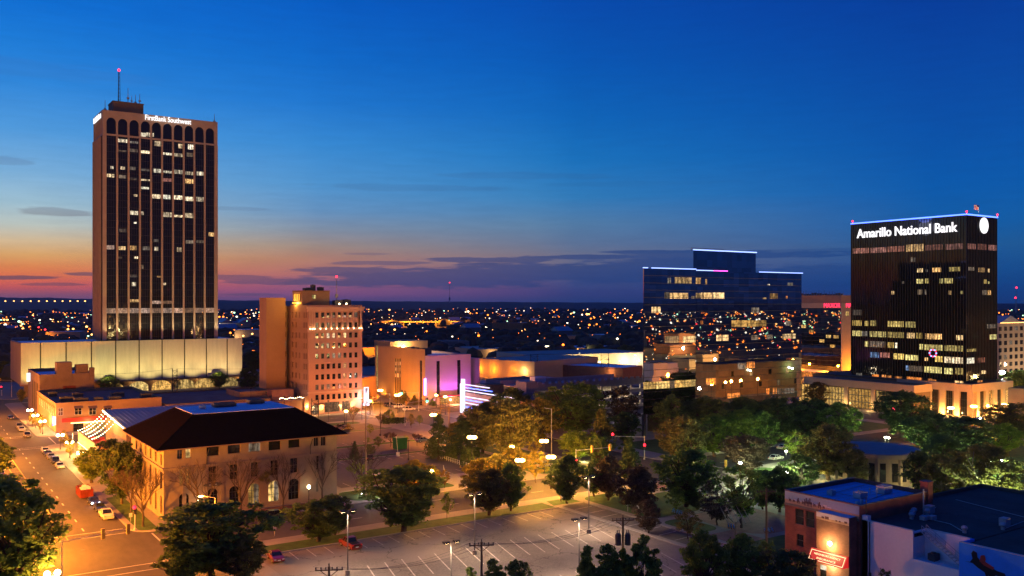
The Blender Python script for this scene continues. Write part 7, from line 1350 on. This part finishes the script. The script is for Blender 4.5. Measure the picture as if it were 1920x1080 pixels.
# ------------------------------------------------------------ power poles, frames and wires
def util_pole(px, pyt, ztop, label, trans=False, zb=0.0):
    s, t = G(px, pyt, ztop); o = thing('utility_pole', label, 'utility pole', (s, t, zb)); b = MB(); b.tube((s, t, zb), (s, t, ztop), .24, .16, 9); b.build('pole', 'wood_pole', o)
    b = MB(); a = (U[0]*.9+.2, V[0]*.9); L_ = 1.75; b.tube((s-a[0]*L_, t-a[1]*L_, ztop-.5), (s+a[0]*L_, t+a[1]*L_, ztop-.5), .09); b.tube((s-a[0]*1.1, t-a[1]*1.1, ztop-.55), (s, t, ztop-1.5), .05); b.tube((s+a[0]*1.1, t+a[1]*1.1, ztop-.55), (s, t, ztop-1.5), .05); b.build('crossarm', 'wood_pole', o)
    b = MB(); tips = []
    for f_ in (-1.65, -1.0, -.4, .4, 1.0, 1.65): x, y = s+a[0]*f_, t+a[1]*f_; b.tube((x, y, ztop-.45), (x, y, ztop-.1), .06, .09, 6); tips.append((x, y, ztop-.1))
    b.tube((s, t, ztop), (s, t, ztop+.4), .07, .09, 6); b.build('insulators', 'ac_dark', o)
    if trans:
        for d in (-.75, .75):
            m = MB(); x, y = s+a[0]*d, t+a[1]*d; m.tube((x, y, ztop-4.6), (x, y, ztop-2.9), .5, .5, 12); m.tube((x, y, ztop-2.9), (x, y, ztop-2.6), .5, .3, 12); m.tube((x-.2, y, ztop-2.6), (x-.2, y, ztop-2.1), .07); m.tube((x+.2, y, ztop-2.6), (x+.2, y, ztop-2.1), .07); m.build('transformer', 'ac_dark', o)
    return tips
def wire(a, c, sag, label, r=.022, group='power lines across the parking lot'):
    o = thing('power_line', label, 'cable', a, 0, group); pts = [(a[0]+(c[0]-a[0])*k/14, a[1]+(c[1]-a[1])*k/14, a[2]+(c[2]-a[2])*k/14-sag*4*(k/14)*(1-k/14)) for k in range(15)]
    b = MB(); b.path(pts, r, 4); b.build('wire', 'steel_dark', o)
tA = util_pole(617, 1062, 14, 'wooden pole top at the bottom edge left of the lot'); tB = util_pole(903, 1016, 14, 'wooden pole with crossarm before the near row of trees'); tC = util_pole(1168, 970, 14, 'wooden pole with two hanging transformers', True); tD = util_pole(1437, 917, 15, 'wooden pole left of the brick building')
for p, q, lb in ((tA, tB, 'sagging power line between the bottom edge pole and the crossarm pole'), (tB, tC, 'sagging power line between the crossarm pole and the transformer pole'), (tC, tD, 'sagging power line between the transformer pole and the brick building pole')):
    for k in (0, 2, 4): wire(p[k], q[k], 1.6, lb)
def h_frame(xa, xb, yb, yt, label, tiers=2, mat='wood_pole'):
    (s0, t0), (s1, t1) = G(xa, yb), G(xb, yb+.5); h = z_at(s0, t0, yt); o = thing('frame_pole', label, 'utility pole', (s0, t0, 0)); b = MB()
    b.tube((s0, t0, 0), (s0, t0, h), .22, .17); b.tube((s1, t1, 0), (s1, t1, h), .22, .17); b.build('legs', mat, o); b = MB()
    for k in range(tiers): z = h*(1-.08-.17*k); b.tube((s0-(s1-s0)*.12, t0-(t1-t0)*.12, z), (s1+(s1-s0)*.12, t1+(t1-t0)*.12, z), .12)
    for k in range(tiers-1): z = h*(1-.08-.17*k); b.tube((s0, t0, z), (s1, t1, z-h*.17), .06); b.tube((s1, t1, z), (s0, t0, z-h*.17), .06)
    b.build('crossbeams', mat, o); return (s0, t0, h), (s1, t1, h)
h_frame(826, 842, 812, 750, 'wooden frame pole pair by the large orange light', 2); e1 = h_frame(584.5, 597, 806, 747, 'dark lattice frame before the pink block entrance', 4, 'steel_dark'); h_frame(995, 1008, 712, 664, 'steel lattice pole pair left by the warehouses', 4, 'steel_dark'); h_frame(1127, 1141, 712, 661, 'steel lattice pole pair right by the warehouses', 4, 'steel_dark'); e2 = h_frame(323.5, 332, 742, 691, 'lattice pole pair before the podium arcade', 4, 'steel_dark'); e3 = h_frame(94, 97, 752, 697, 'dark pole beside the old brown theatre', 2)
wire(e3[0], e2[0], 2, 'long overhead line in front of the pale podium', .07, 'overhead lines downtown'); wire(e2[1], (e2[1][0]+120, e2[1][1]-10, e2[1][2]+1), 2, 'overhead line running right from the podium lattice poles', .07, 'overhead lines downtown')
s, t = G(930, 905); ztp = z_at(s, t, 764); s, t = G(1034, 855); o = thing('steel_pole', 'tall pale street pole in the golden centre trees', 'pole', (s, t, .14)); h = z_at(s, t, 766); b = MB(); b.tube((s, t, .14), (s, t, h), .16, .11); b.tube((s, t, h-.2), (s-2.2, t+1, h+.3), .07); b.build('shaft', 'galv', o)
for x, yb, yt, lb in ((835, 905, 872, 'pale exit barrier post of the back car park'), (746, 856, 818, 'pale barrier post by the green bin')):
    s, t = G(x, yb); o = thing('barrier_gate', lb, 'barrier', (s, t, .14)); h = z_at(s, t, yt); b = MB(); b.box(s-.45, s+.45, t-.4, t+.4, .14, 1.4); b.build('gate_box', 'white_trim', o); b = MB(); b.tube((s, t, 1.2), (s-.6, t, h), .08, .05); b.build('raised_arm', 'white_trim', o)
# pergola, green bin, dumpster, bikes, posts
s, t = G(1379, 1004, .15); o = thing('shade_structure', 'wooden shade structure of slanting rails on a forked post in the park', 'pergola', (s, t, .15))
b = MB(); b.tube((s, t, .15), (s, t, 3.0), .2, .16); b.build('post', 'bark_pale', o); b = MB(); b.tube((s, t, 2.6), (s-1.6, t+.5, 4.2), .13); b.tube((s, t, 2.6), (s+1.8, t-.4, 4.4), .13); b.build('fork', 'bark_pale', o)
for k in range(5): f_ = k/4; p = (s-2.2+4.6*f_-3.5, t+.9-1.6*f_-4.5, 3.6+.5*f_); q = (s-2.2+4.6*f_+3.5, t+.9-1.6*f_+4.5, 5.0+.5*f_); m = MB(); m.tube(p, q, .07); m.build('rail', 'bark_pale', o)
s, t = G(750, 843); pm('bin_green', (.02, .16, .045), .6, .2, 1); o = thing('recycling_bin', 'large green steel bin on the car park island', 'bin', (s, t, .14)); b = MB(); b.box(s-1.9, s+1.9, t-1.6, t+1.6, .35, 4.0); b.box(s-2.0, s+2.0, t-1.7, t+1.7, 4.0, 4.2); b.build('body', 'bin_green', o); b = MB()
for k in range(4): b.box(s-2.0, s-1.9, t-1.3+k*.8, t-1.1+k*.8, .35, 4)
b.build('ribs', 'bin_green', o)
s, t = 38.6, 252.5; o = thing('roll_off_dumpster', 'open red roll-off dumpster filled with rubble on the side street', 'dumpster', (s, t, 0)); b = MB()
for q in ((s-1.5, s-1.3, t-3.6, t+3.6), (s+1.3, s+1.5, t-3.6, t+3.6), (s-1.3, s+1.3, t-3.6, t-3.4), (s-1.3, s+1.3, t+3.4, t+3.6)): b.box(*q, .3, 2.3)
b.box(s-1.3, s+1.3, t-3.4, t+3.4, .25, .5)
for k in range(6):
    y = t-3.2+k*1.25; b.box(s-1.6, s-1.5, y, y+.15, .3, 2.3); b.box(s+1.5, s+1.6, y, y+.15, .3, 2.3)
for k in range(3): b.box(s-1+k*.9, s-.85+k*.9, t-3.7, t-3.6, .3, 2.3)
b.build('container', 'rust_red', o); m = MB()
for k in range(26): x, y = s+R.uniform(-1, 1), t+R.uniform(-3, 3); m.box(x-.45, x+.45, y-.45, y+.45, 1.4, 2.0+R.random()*.55)
m.build('rubble', 'white_trim', o)
for x, yb, yt, lb in ((1177, 959, 941, 'left small white sign by the lawn path'), (1196, 967, 947, 'right small white sign by the lawn path'), (515, 1005, 986, 'street sign beside the purple road'), (245, 978, 962, 'sign post at the civic building corner'), (1205, 915, 880, 'thin post at the plaza edge')):
    s, t = G(x, yb, .14); h = z_at(s, t, yt); o = thing('sign_post', lb, 'sign', (s, t, .14)); b = MB(); b.tube((s, t, .14), (s, t, h-.5), .05); b.build('post', 'galv', o); b = MB(); b.box(s-.35, s+.35, t-.04, t, h-.9, h); b.build('sign_plate', 'white_trim', o)
def bike(s, t, rz, lb):
    o = thing('bicycle', lb, 'bicycle', (0, 0, 0), 0, 'bicycles in the park racks')
    for x in (-.55, .55):
        m = MB(); m.path([(x+.36*math.cos(k*.5236), 0, .38+.36*math.sin(k*.5236)) for k in range(13)], .03, 5); m.build('wheel', 'rubber', o)
    m = MB(); m.path([(-.55, 0, .38), (-.15, 0, .85), (.4, 0, .9), (.55, 0, .38)], .03, 5); m.path([(-.55, 0, .38), (0, 0, .36), (.4, 0, .88)], .03, 5); m.path([(0, 0, .36), (-.2, 0, 1.0)], .03, 5); m.path([(.4, -.25, 1.0), (.4, .25, 1.0)], .025, 5); m.build('frame', 'blue_wall', o)
    m = MB(); m.box(-.35, -.08, -.07, .07, 1.0, 1.06); m.build('saddle', 'rubber', o); o.location = (s, t, .15); o.rotation_euler = (0, 0, rz); return o
bk = bike(*G(1262, 962, .15), .3, 'parked bicycle in the left park rack by the path')
for k in range(4): x, y = G(1262+(k+1)*4, 962+(k+1)*1.2, .15); dup(bk, (x, y, .15), .3+.05*k, 'parked bicycle in the left park rack by the path')
for k in range(3): x, y = G(1366+k*5, 990+k*1.2, .15); dup(bk, (x, y, .15), .9, 'parked bicycle in the park rack by the shade structure')
for k in range(3): x, y = G(1436+k*6, 1000-k*1, .15); dup(bk, (x, y, .15), 1.2, 'parked bicycle in the park rack near the brick building')
fn = thing('picket_fence', 'pale low fence along the car park shrubs', 'fence', (*G(845, 866), .14)); b = MB(); (s0, t0), (s1, t1) = G(800, 852), G(900, 885)
for k in range(26): f_ = k/25; b.box(s0+(s1-s0)*f_-.08, s0+(s1-s0)*f_+.08, t0+(t1-t0)*f_-.08, t0+(t1-t0)*f_+.08, .14, 1.5)
b.path([(s0, t0, 1.4), (s1, t1, 1.4)], .05, 4); b.path([(s0, t0, .7), (s1, t1, .7)], .05, 4); b.build('pickets', 'galv', fn)
# ------------------------------------------------------------ vehicles
for n_, c in (('car_white', (.62, .60, .58)), ('car_black', (.012, .012, .015)), ('car_blue', (.02, .03, .10)), ('car_red', (.17, .007, .009)), ('car_grey', (.16, .16, .17)), ('car_silver', (.42, .42, .42)), ('car_brown', (.16, .12, .09))): pm(n_, c, .28, .06, .5, coat=.8, spec=.5)
def make_car(kind):
    o = thing('parked_car', 'x', 'car', (0, 0, 0)); W = .95 if kind in ('sedan', 'suv') else 1.02
    P = {'sedan': dict(L=4.9, body=[(-2.45, .45), (-2.42, .85), (-1.9, .98), (-1.5, 1.0), (1.0, .98), (1.9, .86), (2.4, .72), (2.45, .4)], cab=[(-1.75, .99), (-1.1, 1.45), (.2, 1.47), (1.05, .99)]),
         'suv': dict(L=4.9, body=[(-2.45, .5), (-2.45, 1.05), (-2.2, 1.12), (1.0, 1.12), (2.2, 1.0), (2.45, .85), (2.45, .5)], cab=[(-2.3, 1.12), (-2.0, 1.78), (.3, 1.8), (1.1, 1.12)]),
         'pickup': dict(L=5.8, body=[(-2.9, .6), (-2.9, 1.12), (-.7, 1.12), (1.4, 1.14), (2.6, 1.06), (2.9, .9), (2.9, .55)], cab=[(-.75, 1.12), (-.55, 1.84), (.75, 1.86), (1.5, 1.13)]),
         'van': dict(L=5.6, body=[(-2.8, .5), (-2.8, 1.3), (-2.75, 1.35), (1.9, 1.3), (2.7, 1.0), (2.8, .5)], cab=[(-2.78, 1.33), (-2.7, 2.2), (1.0, 2.22), (1.95, 1.3)])}[kind]
    b = MB(); pr = P['body']; lo = .32
    def loft(prof, w0, w1, bb, mi=0, base=None):
        n = len(prof); i = len(bb.v); zmin = min(z for _, z in prof); zmax = max(z for _, z in prof)
        for sg in (-1, 1):
            for x, z in prof: f_ = (z-zmin)/max(.01, zmax-zmin); bb.v.append((x, sg*(w0+(w1-w0)*f_), z))
        for k in range(n-1): bb.f.append((i+k, i+k+1, i+n+k+1, i+n+k)); bb.m.append(mi)
        bb.f.append(tuple(i+k for k in reversed(range(n)))); bb.m.append(mi); bb.f.append(tuple(i+n+k for k in range(n))); bb.m.append(mi)
    loft(pr, W, W*.95, b); b.box(-P['L']/2+.1, P['L']/2-.1, -W+.06, W-.06, lo, .52)
    c = P['cab']; roof = [(c[1][0]-.02, c[1][1]), (c[1][0]+.1, c[1][1]+.05), (c[2][0]-.15, c[2][1]+.05), (c[2][0]+.05, c[2][1])]
    loft(roof, W*.8, W*.76, b)
    for sg in (-1, 1):
        for xa, xb in ((c[0], c[1]), (c[3], c[2]), (((c[0][0]+c[3][0])/2, c[0][1]), ((c[1][0]+c[2][0])/2, c[1][1]))): b.tube((xa[0], sg*W*.93, xa[1]), (xb[0], sg*W*.78, xb[1]), .06, None, 5)
    if kind == 'pickup': b.box(-2.9, -2.8, -W*.96, W*.96, .7, 1.2); b.box(-2.8, -.8, W*.86, W*.96, 1.1, 1.2); b.box(-2.8, -.8, -W*.96, -W*.86, 1.1, 1.2)
    b.build('body', 'car_white', o)
    g = MB(); loft([(x*.985, z) for x, z in c], W*.92, W*.77, g); g.build('windows', 'car_glass', o)
    if kind == 'pickup': m = MB(); m.box(-2.78, -.82, -W*.85, W*.85, 1.121, 1.135); m.build('load_bed', 'rubber', o)
    if kind == 'van': m = MB(); m.box(-2.5, -.6, -W*.93, W*.93, 1.4, 2.1); m.build('cargo_sides', 'car_white', o)
    wx = P['L']*.30
    for x in (-wx, wx):
        for sg in (-1, 1):
            m = MB(); m.tube((x, sg*(W-.2), .36), (x, sg*(W+.02), .36), .36, None, 14); wh_ = m.build('wheel', 'rubber', o); m = MB(); m.tube((x, sg*(W+.021), .36), (x, sg*(W+.03), .36), .2, None, 10); m.build('rim', 'chrome', wh_)
    zl = {'sedan': .68, 'suv': .85, 'pickup': .9, 'van': .9}[kind]
    for sg in (-1, 1):
        m = MB(); m.box(P['L']/2-.06, P['L']/2+.02, sg*W*.72-.18, sg*W*.72+.18, zl-.1, zl+.1); m.build('headlight', 'chrome', o)
        m = MB(); m.box(-P['L']/2-.03, -P['L']/2+.04, sg*W*.78-.14, sg*W*.78+.14, zl, zl+.22); m.build('taillight', 'taillight', o)
    m = MB(); m.box(-P['L']/2-.02, -P['L']/2, -.25, .25, .6, .75); m.box(P['L']/2, P['L']/2+.02, -.25, .25, .5, .64); m.build('number_plate', 'white_trim', o)
    return o
CP = {k: make_car(k) for k in ('sedan', 'suv', 'pickup', 'van')}; used_c = set()
def car(kind, px, py, rz, col, label, st_=None, z=.005, lights=False, nm=None):
    x, y = st_ or G(px, py, z); k = 1.14
    if kind not in used_c: used_c.add(kind); o = CP[kind]; o.location = (x, y, z); o.rotation_euler = (0, 0, rz); o.scale = (k, k, k); o['label'] = label
    else: o = dup(CP[kind], (x, y, z), rz, label, scale=(k, k, k))
    o['category'] = {'pickup': 'pickup truck', 'van': 'van'}.get(kind, 'car'); o.name = {'pickup': 'pickup_truck', 'van': 'parked_van', 'suv': 'parked_suv'}.get(kind, 'parked_car')
    setmat(o, 'body', col); setmat(o, 'cargo_sides', col)
    if lights:
        setmat(o, 'headlight', 'headlight')
    return o
H = math.pi/2
for kd, t, cl, lb in (('sedan', 333, 'car_silver', 'white sedan, farthest of the parked cars near the crossing'), ('sedan', 326.5, 'car_blue', 'dark blue car second in the far kerb row'), ('sedan', 319, 'car_grey', 'grey car in the middle of the far kerb row'), ('suv', 309, 'car_black', 'black car before the last one in the far kerb row'), ('sedan', 299.5, 'car_silver', 'silver sedan, nearest of the far kerb row')): car(kd, 0, 0, -H, cl, lb, (39.0, t))
s, t = G(193, 951); o_ = car('sedan', 0, 0, -H, 'car_blue', 'dark car with one bright headlight before the dumpster', (39, 241.5), lights=True); light(None, (39, 238.2, .9), 60, (.85, .9, 1), .15, name='headlight_beam'); car('sedan', 0, 0, -H, 'car_blue', 'dark blue car between the bright headlight and the white truck', (39.1, 233.5)); car('pickup', 0, 0, -H, 'car_white', 'white pickup nearest on the side street kerb', (38.9, 224.5))
car('sedan', 19.5, 786, H, 'car_blue', 'dark sedan driving alone on the far side street'); car('pickup', 36, 803, -H, 'car_grey', 'dark pickup, first of the cars beyond the crossing'); car('sedan', 40.5, 808, -H, 'car_silver', 'silver sedan beside the dark pickup beyond the crossing'); car('suv', 51, 820, -H, 'car_brown', 'tan suv nearest the crossing on the side street'); car('sedan', 0, 892, H, 'car_white', 'white car at the left edge under the tree')
car('sedan', 517, 1050, -H-.1, 'car_red', 'red sedan parked at the left end of the lot', z=.16); car('pickup', 657, 1026, H, 'car_red', 'red pickup parked at the lot kerb', z=.16); car('suv', 505, 974, math.pi, 'car_black', 'black suv on the street before the civic building')
car('sedan', 706, 893, .5, 'car_silver', 'light car blurred behind the leafless tree', z=.16); car('sedan', 793, 828, 0, 'car_grey', 'grey car at the end of the middle island', z=.16); car('sedan', 641, 803, 0, 'car_black', 'black car just right of the dark roof edge', z=.16); car('sedan', 650, 806, 0, 'car_grey', 'grey car beside the black one at the roof edge', z=.16); car('sedan', 693, 862, 1.2, 'car_black', 'dark car behind the round shrub tree', z=.16)
car('pickup', 748, 765, 0, 'car_white', 'white pickup parked before the tan hall'); car('suv', 767, 770, 0, 'car_white', 'white suv second in the row before the tan hall'); car('suv', 731, 762, 0, 'car_black', 'dark suv first in the row before the tan hall'); car('sedan', 704, 757, 0, 'car_grey', 'grey car left of the row before the tan hall'); car('sedan', 869, 792, .3, 'car_white', 'white car under the purple lit tree'); car('sedan', 1020, 876, .2, 'car_grey', 'car by the round lawn with a lit tail lamp', z=.16)
# white van on the raised deck and street cars by the podium
Dv = thing('parking_ramp', 'plain raised parking deck carrying a white van by the neon theatre', 'parking deck', (0, 0, 0)); sV, tV = G(970, 728); b = MB(); b.box(sV-18, sV+40, tV-8, tV+26, .1, 3.2); b.box(sV-18, sV+40, tV-8.4, tV-8, .1, 4.2); b.build('deck', 'garage', Dv)
sV2, tV2 = G(961, 719, 3.2); car('van', 0, 0, -.5, 'car_white', 'white van on the grey parking deck', (sV2, tV2), 3.2)
for x, y, lb in ((1470, 842, 'white car in the park street behind the lime tree'), (1455, 862, 'pale car behind the white park lamp'), (1838, 790, 'white car under the orange light row')): car('sedan', x, y, .1, 'car_white', lb)
# ------------------------------------------------------------ evening air
hm = bpy.data.materials.new('haze'); hm.use_nodes = True; nt = hm.node_tree; nt.nodes.clear(); MATS['haze'] = hm
pv = nd(nt, 'ShaderNodeVolumePrincipled'); pv.inputs['Color'].default_value = (.42, .66, 1.0, 1); pv.inputs['Density'].default_value = 2.8e-5
ov = nd(nt, 'ShaderNodeOutputMaterial'); nt.links.new(pv.outputs[0], ov.inputs['Volume'])
b = MB(); b.box(-9000, 13000, -6000, 13000, -1.0, 260); o = b.build('haze', 'haze'); o['kind'] = 'stuff'
